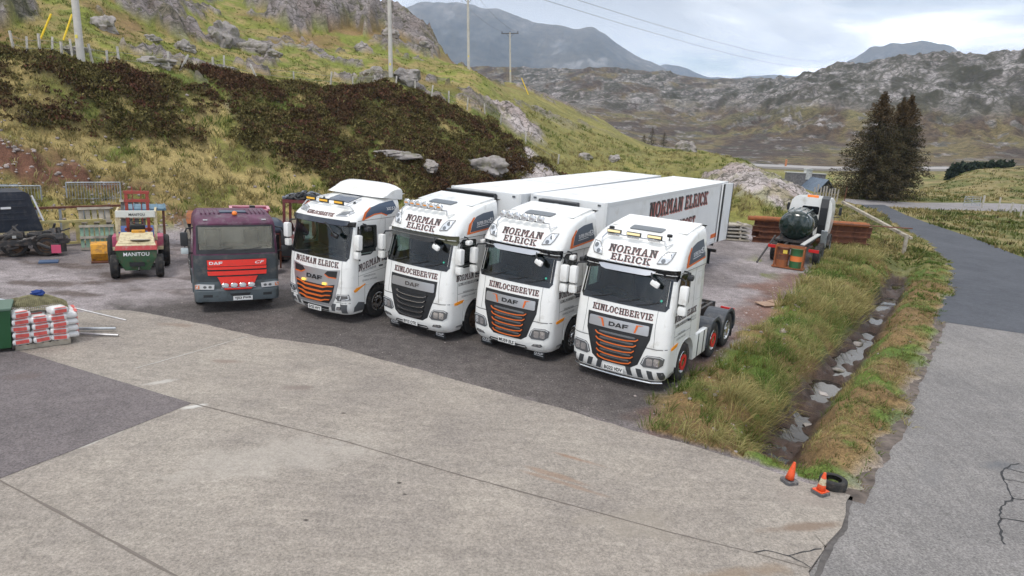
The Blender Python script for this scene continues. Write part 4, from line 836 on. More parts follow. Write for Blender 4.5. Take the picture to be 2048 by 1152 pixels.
def ring(parent,M,r0,r1,h,name,mat):
    MB().lathe([(r0,h),(r0,h+.03),(r1,h+.03),(r1,h),(r0,h)],M,30).build(name,mat,parent,smooth=40)
def number_plate(parent,text,y,z,w=.54,x=0,h=.13,rx=0,rz=0):
    p=MB().box((0,0,0),(w,.012,h),bev=.004).build('number_plate',PLATE,parent);p.location=(x,y,z);p.rotation_euler=(rx,0,rz)
    decal('characters',glyph_polys(text,h*.70,w*.88,0,.035),lambda u,v,o:Vector((u,-.009,v-h*.35)),INKB,p,step=0)
    return p
def mirror_set(cab,root,sd,mat=WHITE,low=True,kerb=WHITE,xg=False):
    w=cab.w(2.3);a=.30
    m=MB();X=sd*(w+.20)
    m.box((X,a,2.46),(.20,.17,.44),bev=.05)
    mo=m.build('mirror',mat,root,smooth=40)
    if low: 
        q=MB().box((X+(0 if not xg else sd*-.03),a,2.09),(.20,.15,.22),bev=.05).build('mirror_lower_shell',mat,mo,smooth=40)
    arm=MB();arm.path([(sd*(w-.02),a+.28,2.78),(sd*(w+.17),a+.10,2.76),(X,a+.05,2.66)],.022);arm.path([(sd*(w-.02),a+.26,1.95),(sd*(w+.17),a+.10,1.93),(X,a+.05,2.02)],.025);arm.tube((X,a+.05,2.0),(X,a+.05,2.6),.018)
    arm.build('mirror_arm',BLK,mo)
    MB().box((X,a+.088,2.46),(.17,.006,.38)).build('mirror_glass',CHROME,mo)
    # kerb mirror above the door
    k=MB().box((sd*(w+.17),a+.42,2.80),(.15,.24,.13),rot=.2*sd,bev=.05).build('kerb_mirror',kerb,root,smooth=40)
    MB().path([(sd*(w-.03),a+.42,2.93),(sd*(w+.10),a+.42,2.92),(sd*(w+.16),a+.42,2.86)],.02).build('mirror_bracket',BLK,k)
def interior(cab,root,light=False,rear=2.3,wz=2.07,tall=2.75):
    d=MB();d.box((0,.62,wz-.10),(2.05,.5,.16),bev=.04);d.box((-.55,.88,wz-.02),(.62,.22,.16),bev=.05);d.box((.1,.95,wz-.2),(.5,.3,.3),bev=.04);d.build('dashboard',SEATM,root,smooth=40)
    for x in (-.62,.62):
        s_=empty('seat',(x,1.45,0));s_.parent=root
        MB().box((0,.0,wz-.35),(.50,.5,.16),bev=.05).build('seat_cushion',SEATM,s_,smooth=40);MB().box((0,.28,wz+.02),(.48,.14,.66),bev=.06).build('backrest',SEATM,s_,smooth=40)
    M=Matrix.Translation((-.60,1.02,wz+.05))@Matrix.Rotation(R(-28),4,'X');st=MB();st.lathe([(.20+.018*math.cos(a),.018*math.sin(a)) for a in np.linspace(0,2*PI,9)],M,24);st.tube(M@Vector((-.2,0,0)),M@Vector((.2,0,0)),.018);st.tube(M@Vector((0,0,0)),M@Vector((0,.2,0)),.018);st.tube(M@Vector((0,0,0)),M@Vector((0,0,-.3)),.03);st.build('steering_wheel',BLK,root,smooth=40)

XF_A=[(.26,.13),(.33,.05),(.5,.0),(.95,.0),(1.2,.015),(1.6,.05),(2.0,.11),(2.07,.13),(2.82,.33),(2.835,.27),(2.95,.255),(2.97,.215),(3.02,.235),(3.1,.265),(3.22,.32),(3.34,.40),(3.45,.52),(3.54,.68),(3.61,.86),(3.67,1.08),(3.72,1.35),(3.76,1.7),(3.79,2.0),(3.80,2.1)]
XF_W=[(.26,1.14),(.4,1.22),(.55,1.245),(1.1,1.25),(2.0,1.235),(2.82,1.205),(2.9,1.225),(3.1,1.22),(3.3,1.195),(3.45,1.16),(3.6,1.13),(3.72,1.09),(3.80,1.03)]
XF_R=[(.26,.25),(1.,.20),(2.07,.17),(2.82,.17),(2.92,.20),(3.2,.28),(3.5,.36),(3.7,.42),(3.8,.42)]
def lower_cab(C,root,white,steps=True,mudstep=False):
    C.loft(zlev(.28,.5,1.12,step=.08),.80,'bumper',white,root,holes=False)
    for sd in (1,-1):
        ar=MB();R0=.60;c=(1.42,.54);T=np.linspace(0,PI,17);X=C.w(1.)
        for t0,t1 in zip(T[:-1],T[1:]):
            p=[(c[0]+R0*math.cos(t),c[1]+R0*math.sin(t)) for t in (t0,t1)];
            q=[(min(max(c[0]+(R0+.09)*math.cos(t)*1.0,.805),2.06),min(c[1]+(R0+.09)*math.sin(t),1.118)) for t in (t0,t1)]
            if t0==T[0]: q[0]=(2.06,.54)
            ar.prism([(sd*(X-.02),p[0][0],p[0][1]),(sd*(X-.02),p[1][0],p[1][1]),(sd*(X-.02),q[1][0],q[1][1]),(sd*(X-.02),q[0][0],q[0][1])],(sd*.03,0,0))
            ar.prism([(sd*.86,p[0][0],p[0][1]),(sd*.86,p[1][0],p[1][1]),(sd*.86,p[1][0]*.99+.014,p[1][1]+.02),(sd*.86,p[0][0]*.99+.014,p[0][1]+.02)],(sd*(X-.87),0,0))
        for a,b in (((.805,.92),(.805,1.118)),((2.06,1.0),(2.06,1.118))): pass
        fill=MB();fil2=MB();fill.prism([(sd*(X-.02),.803,1.118),(sd*(X-.02),.803,.75),(sd*(X-.02),.86,.86),(sd*(X-.02),.98,1.01),(sd*(X-.02),1.12,1.118)],(sd*.028,0,0));fil2.prism([(sd*(X-.02),2.062,1.118),(sd*(X-.02),2.062,.75),(sd*(X-.02),1.98,.86),(sd*(X-.02),1.86,1.01),(sd*(X-.02),1.72,1.118)],(sd*.028,0,0))
        ao=ar.build('wheel_arch',white,root,smooth=30); fill.build('arch_panel',white,ao);fil2.build('arch_panel',white,ao)
def tractor_rear(root,white,wb=2.40,style='chrome',front='chrome',redring=False,skirt=True,fend=FEND):
    ch=MB()
    for x in (-.40,.40): ch.box((x,3.7,.86),(.08,5.0,.26))
    for y in (2.6,3.4,4.4,5.4,6.1): ch.box((0,y,.84),(.8,.10,.2))
    ch.box((0,6.22,.86),(.95,.06,.28));ch.box((0,1.42,.5),(1.9,.14,.14));ch.box((0,1.42+wb,.5),(1.9,.16,.16));ch.box((0,1.42+wb+1.3,.5),(1.9,.22,.24),bev=.03)
    co=ch.build('chassis',CHAS,root)
    fw=MB();fw.box((0,1.42+wb+.9,1.14),(.92,.85,.07),bev=.02);fw.box((0,1.42+wb+.9,1.05),(.7,.5,.14));fw.build('fifth_wheel',BLK,root)
    eq=MB();eq.box((-.25,2.66,1.5),(.5,.16,.9),bev=.03);eq.box((.45,2.62,1.3),(.5,.2,.5),bev=.03)
    for i,x in enumerate((-.05,.06,.18)): eq.path([(x,2.6,2.2),(x+.04,2.9,1.75),(x-.05,3.1,1.55+.05*i),(x,3.0,1.2)],.022,6)
    eq.build('air_lines',BLK,root)
    for sd in (1,-1):
        for k,(y,st) in enumerate(((1.42,front),(1.42+wb,style),(1.42+wb+1.3,style))):
            e=wheel(root,sd*1.08,y,.5,.30,sd,st)
            if redring and k<2: ring(e,Matrix.Rotation(sd*PI/2,4,'Y'),.125,.20,.135,'nut_ring',REDM)
            if k==2: wheel(root,sd*.76,y,.5,.28,sd,'dark')
        for y in (1.42+wb,1.42+wb+1.3):
            f=MB();T=np.linspace(-.15,PI+.15,15);R0=.57
            for t0,t1 in zip(T[:-1],T[1:]):
                f.prism([(sd*.62,y+R0*math.cos(t0),.5+R0*math.sin(t0)),(sd*.62,y+R0*math.cos(t1),.5+R0*math.sin(t1)),(sd*.62,y+(R0+.025)*math.cos(t1),.5+(R0+.025)*math.sin(t1)),(sd*.62,y+(R0+.025)*math.cos(t0),.5+(R0+.025)*math.sin(t0))],(sd*.63,0,0))
            f.prism([(sd*1.23,y-.66,.52)]+[(sd*1.23,y+.68*math.cos(t),.50+.66*math.sin(t)) for t in np.linspace(PI,0,13)]+[(sd*1.23,y+.57*math.cos(t),.5+.57*math.sin(t)) for t in np.linspace(0,PI,13)],(sd*.025,0,0))
            f.build('mudguard',fend,root,smooth=30)
        if skirt:
            s=MB();s.box((sd*1.17,2.62,.70),(.14,1.02,.66),bev=.03)
            so_=s.build('side_skirt',white,root,smooth=30)
            b=MB();[b.box((sd*1.242,y,.70),(.01,.05,.63)) for y in (2.42,2.86)];b.build('skirt_band',BLK,so_)
        tl=MB();tl.box((sd*.85,6.28,.82),(.42,.06,.13),bev=.01);tl.build('tail_lamp',REDL,root)
        MB().box((sd*.95,1.42+wb+1.95,.42),(.5,.015,.55)).build('mud_flap',BLK,root)
def lower_lights(C,root,smk=False,fog=True):
    for sd in (1,-1):
        P=[(.66,.70),(.72,.86),(.80,.93),(1.10,.955),(1.19,.90),(1.17,.74),(1.08,.655),(.74,.635)]
        h=decal('headlight',[[(sd*u,v) for u,v in P]],C.f,LENSD,root,.004,.012,step=.08,smooth=30)
        decal('lens_reflector',[[(sd*u,v) for u,v in rr(.80,.69,.94,.86,.03)],[(sd*u,v) for u,v in rr(.97,.70,1.10,.88,.03)]],C.f,REFL,h,.018,step=.06)
        decal('daylight_strip',line([(sd*u,v) for u,v in [(.70,.70),(.75,.87),(.83,.915),(1.10,.93),(1.16,.89)]],.022),C.f,LENS,h,.021,step=.06)
        if fog:
            g=decal('fog_light',[[(sd*u,v) for u,v in [(.74,.44),(.80,.50),(1.02,.53),(1.06,.48),(.98,.435)]]],C.f,LENSD,root,.004,.006,step=.08)
            decal('lens_reflector',[[(sd*u,v) for u,v in rr(.82,.45,.90,.50,.015)],[(sd*u,v) for u,v in rr(.93,.46,1.0,.51,.015)]],C.f,REFL,g,.012,step=.06)
def super_space(label,pos,rz,plate,badge='SUPER SPACE 530',o=None):
    o=o or {};root=empty('tractor_unit',(pos[0],pos[1],.0),-R(rz),label,'truck','white tractor units parked in a row')
    C=Cab(XF_A,XF_W,XF_R)
    C.loft(zlev(1.125,2.07,2.82,2.835,2.95,2.97,3.8,step=.055),C.rear,'cab_body',WHITE,root)
    C.loft(zlev(1.2,2.07,2.82,3.0,step=.1),C.rear-.04,'cab_lining',LINING,root,inset=.05)
    lower_cab(C,root,WHITE); tractor_rear(root,WHITE,style=o.get('rear','chrome'),front=o.get('front','chrome'),redring=o.get('red',False),fend=o.get('fend',FEND))
    interior(C,root)
    # rear roof lip
    lip=MB();lip.prism([(-.98,1.3,3.70),(-.98,1.9,3.80),(-.98,2.36,3.86),(-.98,2.375,3.83),(-.98,2.375,3.70)],(1.96,0,0));lip.build('roof_deflector',WHITE,root)
    sk=decal('roof_hatch',[rr(-.42,1.10,.42,1.42,.05)],lambda u,v,of:C.top(u,v,of),M_('hatch_glass',(.10,.115,.13),.3),root,.006,.012,step=.1)
    # glass
    gp=[(-1.03,2.09),(1.03,2.09),(1.06,2.14),(1.02,2.80),(.98,2.82),(-.98,2.82),(-1.02,2.80),(-1.06,2.14)]
    ws=decal('windscreen',[gp],C.f,GLASS,root,.006,step=.1,smooth=True)
    decal('screen_border',line([(-1.10,2.10),(-1.07,2.82)],.055)+line([(1.10,2.10),(1.07,2.82)],.055)+[[(-1.07,2.01),(1.07,2.01),(1.14,2.12),(1.02,2.15),(-1.02,2.15),(-1.14,2.12)]],C.f,GLOSSB,ws,.009,step=.1)
    top=GLOSSB if not o.get('clearvisor') else M_('olive_tint',(.10,.10,.055),.3)
    decal('visor_band',[[(-1.19,2.83),(1.19,2.83),(1.20,2.955),(-1.20,2.955)]],lambda u,v,of:C.f(u,v,of),top,root,.008,step=.08,smooth=True)
    for sd in (1,-1):
        decal('visor_corner',[[(sd*.70,2.80),(sd*.85,2.745),(sd*1.17,2.70),(sd*1.205,2.82),(sd*1.215,2.97),(sd*1.0,2.965),(sd*.80,2.95)]],C.f,top,root,.012,step=.07,smooth=True)
        S_=C.side(sd)
        w=decal('side_window',[[(.56,2.12),(1.22,2.12),(1.24,2.76),(.68,2.82),(.60,2.80)]],S_,GLASSD,root,.003,step=.3)
        decal('window_seal',line([(.56,2.09),(1.25,2.09),(1.26,2.79),(.66,2.84),(.55,2.6),(.53,2.09)],.05),S_,BLK,w,.006,step=.2)
        decal('door_gap',line([(.50,1.14),(.48,2.0),(.50,2.88)],.014)+line([(1.62,1.14),(1.62,2.89)],.014)+line([(.48,2.895),(2.36,2.895)],.016)+line([(.5,1.36),(1.62,1.36)],.012),S_,SEAMD,root,.002,step=.3)
        decal('pressed_panel',line([(1.78,2.05),(2.12,2.05),(2.12,2.75),(1.80,2.75),(1.78,2.05)],.012),S_,M_('soft_gap',(.5,.5,.49),.5),root,.002,step=.3)
        h=MB().box((sd*(C.w(1.6)+.02),1.42,1.62),(.03,.16,.045),bev=.01).build('door_handle',BLK,root)
        # roof side decal
        pn=[(.98,3.03),(1.10,3.30),(1.30,3.43),(1.62,3.50),(2.10,3.53),(2.16,3.10)]
        pz=lambda a,z,of:Vector((sd*(max(C.w(z),0)+of),a,z))
        decal('side_flash',[pn],pz,NAVY,root,.006,step=.07,smooth=True)
        decal('flash_stripe',[[(.82,2.99),(.92,3.24),(1.16,3.42),(1.24,3.41),(1.06,3.27),(.96,3.02)],[(.82,2.97),(2.16,3.06),(2.165,3.10),(.90,3.02)]],pz,ORANGE,root,.008,step=.06,smooth=True)
        decal('flash_lettering',[[(p[0]*sd*1+1.60,p[1]+3.20) for p in q][::sd] for q in glyph_polys(badge[:-4],.10,.62)+shift(glyph_polys(badge[-3:],.15,.26),.43,-.02)]+line([(1.25,3.165),(1.8,3.165)],.012),lambda a,z,of:Vector((sd*(C.w(z)+of+.002),a,z+.06*(a-1.6))),INKW,root,.009,step=0)
        # corner lamps
        cl=decal('roof_lamp',[[(sd*.70,3.07),(sd*.76,3.24),(sd*.86,3.35),(sd*1.03,3.36),(sd*1.0,3.20),(sd*.93,3.10)]],C.f,LENS,root,.004,.014,step=.06,smooth=True)
        decal('lamp_bowl',[[(sd*(x+r*math.cos(t)),z+r*math.sin(t)) for t in np.linspace(0,2*PI,11)[:-1]] for x,z,r in ((.83,3.15,.052),(.92,3.27,.055))],C.f,LENSD,cl,.021,step=0)
        decal('lamp_edge',line([(sd*u,v) for u,v in [(.70,3.07),(.76,3.24),(.86,3.35),(1.03,3.36),(1.0,3.20),(.93,3.10),(.70,3.07)]],.010),C.f,SEAM,cl,.020,step=.06)
        # front corner panel and gaps
        decal('panel_gap',line([(sd*.93,1.14),(sd*.90,1.6),(sd*.905,2.03)],.010)+line([(sd*.62,1.11),(sd*1.0,1.10),(sd*1.22,1.12)],.02),C.f,SEAMD,root,.003,step=.08)
        lv=MB()
        for k in range(5): lv.box((sd*1.19,.35,1.35+.11*k),(.03,.10,.05))
        if o.get('vents'): lv.build('corner_vent',BLK,root)
        else: lv.b.free()
        decal('turn_indicator',[[(.36,1.13),(.60,1.16),(.78,1.165),(.70,1.09),(.46,1.06),(.36,1.07)]],lambda a,z,of:Vector((sd*(min(C.w(z),C.w(z))+of-.0),a,z)),AMB,root,.006,.015,step=.1)
        st=MB();st.box((sd*1.10,.66,.42),(.26,.30,.05));st.box((sd*1.10,.66,.78),(.26,.30,.05)); st.build('step',STEEL,root)
        mirror_set(C,root,sd,kerb=WHITE if o.get('whitekerb',True) else BLK)
    # hanging front mirror on the passenger corner
    fm=MB().box((.80,.05,2.66),(.23,.12,.14),rot=Matrix.Rotation(R(25),4,'Y'),bev=.055).build('front_mirror',WHITE,root,smooth=40);MB().path([(.62,.22,2.88),(.70,.06,2.80),(.80,.04,2.72)],.022).build('mirror_bracket',BLK,fm)
    # sun visor
    if o.get('clearvisor'):
        decal('sun_visor',[[(-.86,2.80),(.60,2.76),(.70,2.80),(.80,2.93),(-.95,2.95)]],lambda u,v,of:Vector((u,C.a0(2.95)-.06-.20*(2.95-v)/.18+.1*(u/1.2)**2,v-.0)),glass('smoked_visor',(.30,.30,.28)),root,.02,0,step=.1,smooth=True)
    else:
        decal('sun_visor',[[(-.72,2.915),(-.62,2.84),(-.5,2.815),(.5,2.815),(.62,2.84),(.72,2.915),(.6,2.93),(-.6,2.93)]],lambda u,v,of:C.f(u,2.9,of+.05+.5*(2.93-v))+Vector((0,0,v-2.9)),SILV,root,.02,.03,step=.08,smooth=30)
    [decal('marker_lamp',[rr(x-.03,2.975,x+.03,2.995,.008)],C.f,LENS,root,.01,.02,step=0) for x in (-.5,-.3,-.1,.1,.3,.5)]
    for x0,x1 in ((-.80,-.28),(-.12,.42),(.38,.90)): MB().path([tuple(C.f(x0,2.06,.02)),tuple(C.f((x0+x1)/2,2.11,.04)),tuple(C.f(x1,2.20,.03))],.013,6).build('wiper',BLK,root)
    dcl=decal('screen_sticker',[[(.93+.028*math.cos(t),2.24+.028*math.sin(t)) for t in np.linspace(0,2*PI,11)[:-1]]],C.f,GREEN_S,ws,.012,step=0)
    # grille
    gr=decal('grille',[[(-.84,1.70),(-.82,1.30),(-.72,1.02),(-.60,.66),(-.44,.55),(.44,.55),(.60,.66),(.72,1.02),(.82,1.30),(.84,1.70)]],C.f,BLK,root,.006,step=.1)
    bd=decal('badge_bar',[rr(-.77,1.385,.77,1.625,.03)],C.f,SILV,gr,.012,.02,step=.1,smooth=30)
    P=daf(.105,.50); decal('badge_lettering',shift(P,.02,1.45),C.f,INKB if o.get('darkdaf',True) else SEAM,bd,.038,.006,step=.1)
    if o.get('ticks',True): decal('badge_tick',[[(-.46,1.60),(-.40,1.60),(-.34,1.41),(-.38,1.40)],[(-.56,1.595),(-.46,1.605),(-.46,1.585)],[(.46,1.60),(.52,1.60),(.46,1.40),(.42,1.41)],[(.52,1.605),(.64,1.60),(.52,1.58)]],C.f,ORANGE,bd,.040,step=.05)
    sc=ORANGE if o.get('slats','o')=='o' else CHROME
    for k in range(5):
        z=1.225-.143*k;hw=.555-.033*k+(.02 if k>2 else 0);
        sb=decal('grille_slat',[[(-hw,z+.055),(-hw*.9,z-.02),(-hw*.5,z-.05),(hw*.5,z-.05),(hw*.9,z-.02),(hw,z+.055),(hw*.9,z+.04),(hw*.5,z+.02),(-hw*.5,z+.02),(-hw*.9,z+.04)]],C.f,BLK,gr,.012,.03,step=.1)
        decal('slat_edge',line([(-hw,z+.045),(-hw*.88,z-.005),(-hw*.5,z-.035),(0,z-.042),(hw*.5,z-.035),(hw*.88,z-.005),(hw,z+.045)],.026 if sc is ORANGE else .014),C.f,sc,sb,.045,.012,step=.1)
        if sc is ORANGE: decal('slat_mesh',[[(-hw*.86,z+.055),(-hw*.8,z+.025),(hw*.8,z+.025),(hw*.86,z+.055),(hw*.8,z+.075),(-hw*.8,z+.075)]],C.f,M_('mesh_grey',(.16,.165,.17),.5,.3,var=.4,vscale=90),sb,.02,step=.1)
    lower_lights(C,root,fog=not o.get('checker'))
    # plate
    number_plate(root,plate,C.f(0,.42,.03).y,.42)
    # front lettering
    def sl(txt,h,w,z,nm):
        Q=slab(txt,h,w); e=decal(nm,shift(Q,.035+.007,z-.008),C.f,INKR,root,.003,step=.15,inc=.0001); decal('letter_face',shift(Q,.035,z),C.f,INK,e,.006,step=.15,inc=.0001)
    sl('NORMAN',.16,1.22,3.195,'roof_lettering'); sl('ELRICK',.15,1.0,3.015,'roof_lettering'); sl('KINLOCHBERVIE',.155,1.56,1.765,'front_lettering')
    for sd in (1,-1):
        S_=C.side(sd); f=lambda Q,a,z,sl_=0:[[(a+sd*p[0],z+p[1]) for p in q][::sd] for q in Q]
        e=decal('door_lettering',f(slab('NORMAN ELRICK',.165,1.50),1.17+.006,1.719),S_,INKR,root,.003,step=0,inc=.0001);decal('letter_face',f(slab('NORMAN ELRICK',.165,1.50),1.17,1.725),S_,INK,e,.006,step=0,inc=.0001)
        decal('small_lettering',f(slab('KINLOCHBERVIE',.075,.88),.96,1.585),S_,INK,root,.004,step=0,inc=.0001)
        decal('small_lettering',f(glyph_polys('REFRIGERATION',.05,.5),.98,1.36)+f(glyph_polys('GENERAL HAULAGE',.05,.62),.98,1.24)+f(glyph_polys('01971 521 221',.05,.42),1.75,1.60)+f(glyph_polys('07710 521 221',.05,.42),1.75,1.53),S_,M_('grey_ink',(.16,.16,.17),.6),root,.004,step=0)
    # options
    if o.get('checker'):
        k=[]
        for a in (.36,.62,.88,1.12):
            for sd in (1,-1): k.append([(sd*a,.34),(sd*(a+.13),.34),(sd*(a+.07),.56),(sd*(a-.06),.56)])
        [decal('bumper_flag',[q_],C.f,M_('flag_black',(.06,.065,.07),.4),root,.006,step=.06) for q_ in k]
        b=MB();pts=[tuple(C.f(u,.30,.06)) for u in np.linspace(-1.12,1.12,13)];b.path(pts,.028);b.build('bumper_bar',CHROME,root,smooth=40)
    else:
        decal('bumper_cutout',[[(-.62,.33),(-.56,.41),(.56,.41),(.62,.33),(.5,.29),(-.5,.29)]],C.f,BLK,root,.006,step=.1)
    if o.get('flaps'):
        for x in (-.85,.85):
            m=MB().box((x,.30,.17),(.36,.015,.20)).build('mud_flap',BLK,root); decal('flap_lettering',daf(.06,.27)+line([(-.14,-.025),(.14,-.025)],.012),lambda u,v,of,x=x:Vector((x+u,.285,.165+v)),INKW,m,step=0)
    # light bar
    z=3.47;tb=[C.f(u,z,.14) for u in (-.72,-.45,-.15,.15,.45,.72)];b=MB();b.path([tuple(C.f(-.80,3.32,.02)),tuple(C.f(-.80,3.40,.10))]+[tuple(p) for p in tb]+[tuple(C.f(.80,3.40,.10)),tuple(C.f(.88,3.50,.03))],.020);lb=b.build('light_bar',CHROME,root,smooth=40)
    if o.get('led'):
        for x in (-.53,-.02,.49):
            q=tb[0];p=C.f(x,z,.16);L_=empty('light_unit',p);L_.parent=lb
            MB().box((0,0,.045),(.36,.07,.085),bev=.012).build('lamp_case',BLK,L_);MB().box((0,-.036,.045),(.33,.012,.055),bev=.004).build('lamp_lens',M_('led_amber_white',(.80,.66,.36),.25,emit=.35),L_)
            MB().box((0,-.02,-.045),(.30,.03,.03)).build('lamp_foot',CHROME,L_)
        for x in (-.74,.74):
            p=C.f(x,3.58,.10); bc=MB().lathe([(0,-.02),(.065,-.02),(.07,.03),(.05,.05),(0,.055)],Matrix.Translation(p),16);bc.tube(p,p-Vector((0,-.02,.12)),.012);bc.build('beacon',GLOSSB,root,smooth=40)
    else:
        for i in range(6):
            x=-.68+.235*i-.0;p=C.f(x,z,.17);L_=empty('light_unit',p+Vector((0,0,.05)));L_.parent=lb;M=Matrix.Rotation(PI/2,4,'X')
            MB().lathe([(0,-.10),(.06,-.09),(.098,-.02),(.102,.03),(.096,.035)],M,20).build('lamp_case',CHROME,L_,smooth=40);MB().lathe([(0,.038),(.09,.030),(.096,.028)],M,20).build('lamp_lens',LENS,L_,smooth=True)
            rf=MB().box((0,-.05,0.),(.11,.008,.03)).build('lamp_reflector',(AMB if o.get('amberlamps') else REFL),L_)
    return root
T4=super_space('white tractor unit with chequered bumper and red wheel rings, nearest the ditch',(2.56,15.89),32.6,'BG22 VDV',o=dict(checker=True,led=True,red=True,whitekerb=False,vents=True))
T3=super_space('white tractor unit plated MU59 ELS with clear round roof lamps, second from the ditch',(-.06,17.51),33.4,'MU59 ELS',o=dict(flaps=True,vents=True))
T2=super_space('white tractor unit plated BV15 OTK with chrome grille slats and a smoked visor',(-2.79,18.66),33.2,'BV15 OTK','SUPER SPACE 510',o=dict(flaps=True,slats='c',ticks=False,darkdaf=False,clearvisor=True,amberlamps=True,front='mud',rear='mud'))
# ---------------------------------------------------------------- the newest tractor unit (shield grille)
XG_A=[(.26,.14),(.33,.06),(.5,.01),(.9,.0),(1.3,.02),(1.7,.05),(1.93,.09),(2.85,.27),(2.87,.20),(3.0,.19),(3.02,.21),(3.1,.27),(3.2,.40),(3.3,.60),(3.38,.80),(3.45,1.02),(3.52,1.30),(3.58,1.65),(3.62,2.0),(3.64,2.15)]
XG_W=[(.26,1.14),(.4,1.22),(.55,1.245),(1.1,1.25),(2.0,1.245),(2.85,1.215),(3.0,1.22),(3.2,1.20),(3.4,1.15),(3.55,1.07),(3.64,.95)]
XG_R=[(.26,.25),(1.,.20),(2.85,.18),(3.0,.22),(3.2,.32),(3.5,.5),(3.64,.6)]
def shield_truck(label,pos,rz,plate):
    root=empty('tractor_unit',(pos[0],pos[1],0),-R(rz),label,'truck','white tractor units parked in a row')
    C=Cab(XG_A,XG_W,XG_R,win=(1.92,2.85),sidewin=(.62,1.25,2.06,2.84),hb=1.08,ztop=3.64)
    C.loft(zlev(1.125,1.92,2.85,2.87,3.0,3.02,3.64,step=.055),C.rear,'cab_body',WHITE,root); C.loft(zlev(1.2,1.92,2.85,3.05,step=.1),C.rear-.04,'cab_lining',LINING,root,inset=.05)
    lower_cab(C,root,WHITE);tractor_rear(root,WHITE);interior(C,root,wz=1.95)
    sp=MB();n=12;sec=[(1.55,3.60),(1.75,3.82),(1.95,3.93),(2.20,3.98),(2.40,3.96),(2.44,3.90),(2.44,3.50),(2.30,3.50)]
    for i in range(n):
        u0,u1=-1.12+2.24*i/n,-1.12+2.24*(i+1)/n
        def rg(u): k=(abs(u)/1.12)**5; return [sp.b.verts.new((u,a+.10*k,z-(.16*k if z>3.7 else 0))) for a,z in sec]
        if i==0:A=rg(u0);sp.b.faces.new(A)
        B=rg(u1)
        for j in range(8): sp.b.faces.new((A[j],A[(j+1)%8],B[(j+1)%8],B[j]))
        A=B
    sp.b.faces.new(A[::-1]);sp.build('roof_deflector',WHITE,root,smooth=40)
    rm=lambda u,v,of:C.top(u,v,of)
    decal('roof_screen',[[(-.42,.95),(.42,.95),(.46,1.1),(.40,1.62),(-.40,1.62),(-.46,1.1)]],rm,M_('roof_glass',(.05,.06,.085),.12,coat=.5),root,.008,.008,step=.1,smooth=True)
    ws=decal('windscreen',[[(-1.06,1.95),(1.06,1.95),(1.10,2.0),(1.07,2.84),(-1.07,2.84),(-1.10,2.0)]],C.f,GLASS,root,.006,step=.1,smooth=True)
    decal('screen_border',line([(-1.13,1.96),(-1.11,2.85)],.06)+line([(1.13,1.96),(1.11,2.85)],.06)+[[(-1.10,1.88),(1.10,1.88),(1.15,1.97),(-1.15,1.97)]],C.f,GLOSSB,ws,.009,step=.1)
    vb=decal('visor_band',[[(-1.20,2.86),(1.20,2.86),(1.21,3.0),(-1.21,3.0)]],C.f,GLOSSB,root,.01,step=.07,smooth=True)
    decal('sun_visor',[[(-1.10,3.0),(-1.05,2.84),(-.9,2.80),(.9,2.80),(1.05,2.84),(1.10,3.0)]],lambda u,v,of:C.f(u,3.01,of+.35*(3.0-v))+Vector((0,0,v-3.01)),M_('dark_visor',(.022,.028,.042),.10,coat=.6),root,.03,.02,step=.08,smooth=30)
    for sd in (1,-1):
        S_=C.side(sd)
        w=decal('side_window',[[(.58,2.05),(1.0,2.05),(1.25,2.24),(1.25,2.80),(.66,2.86),(.60,2.84)]],S_,GLASSD,root,.003,step=.3)
        decal('window_seal',line([(.56,2.04),(1.02,2.03),(1.27,2.22),(1.27,2.83),(.62,2.88),(.56,2.04)],.045),S_,BLK,w,.006,step=.2)
        decal('pillar_cover',[[(.40,2.0),(.52,2.0),(.56,2.87),(.50,2.87)]],S_,GLOSSB,root,.004,step=.2)
        decal('door_gap',line([(.52,1.14),(.50,2.0)],.012)+line([(1.66,1.14),(1.66,3.0)],.012)+line([(.5,3.02),(2.36,3.02)],.014)+line([(.5,1.42),(1.66,1.52),(2.3,1.95)],.010),S_,SEAMD,root,.002,step=.3)
        MB().box((sd*(C.w(1.6)+.02),1.45,1.62),(.03,.16,.045),bev=.01).build('door_handle',BLK,root)
        pz=lambda a,z,of:Vector((sd*(C.w(z)+of),a,z))
        decal('side_flash',[[(.74,3.06),(.86,3.24),(1.1,3.37),(1.5,3.45),(2.12,3.5),(2.2,3.28),(1.95,3.12),(1.75,3.10),(1.5,3.18),(1.2,3.17)]],pz,M_('blue_grey_decal',(.07,.10,.15),.25),root,.006,step=.07,smooth=True)
        decal('flash_stripe',[[(.66,3.03),(.80,3.24),(1.06,3.38),(1.10,3.36),(.88,3.22),(.78,3.04)],[(.70,3.02),(1.2,3.14),(1.5,3.155),(1.72,3.07),(1.76,3.10),(1.5,3.19),(1.2,3.18),(.78,3.07)]],pz,ORANGE,root,.008,step=.06,smooth=True)
        decal('flash_lettering',[[(p[0]*sd+1.85,p[1]+3.23) for p in q][::sd] for q in glyph_polys('XG',.09,.20)+shift(glyph_polys('530',.09,.26),.26,0)],lambda a,z,of:Vector((sd*(C.w(z)+of+.002),a,z)),INKW,root,.009,step=0)
        cl=decal('roof_lamp',[[(sd*.56,3.11),(sd*.66,3.22),(sd*.92,3.27),(sd*1.02,3.23),(sd*.92,3.13)]],C.f,SILV,root,.004,.014,step=.06,smooth=True)
        decal('lamp_bowl',[[(sd*.63,3.13),(sd*.70,3.20),(sd*.90,3.235),(sd*.93,3.21),(sd*.86,3.145)]],C.f,LENSD,cl,.021,step=.06)
        hl=decal('headlight',[[(sd*.80,.80),(sd*.86,.90),(sd*1.20,.93),(sd*1.22,.76),(sd*.88,.70)]],C.f,LENSD,root,.004,.012,step=.07,smooth=30)
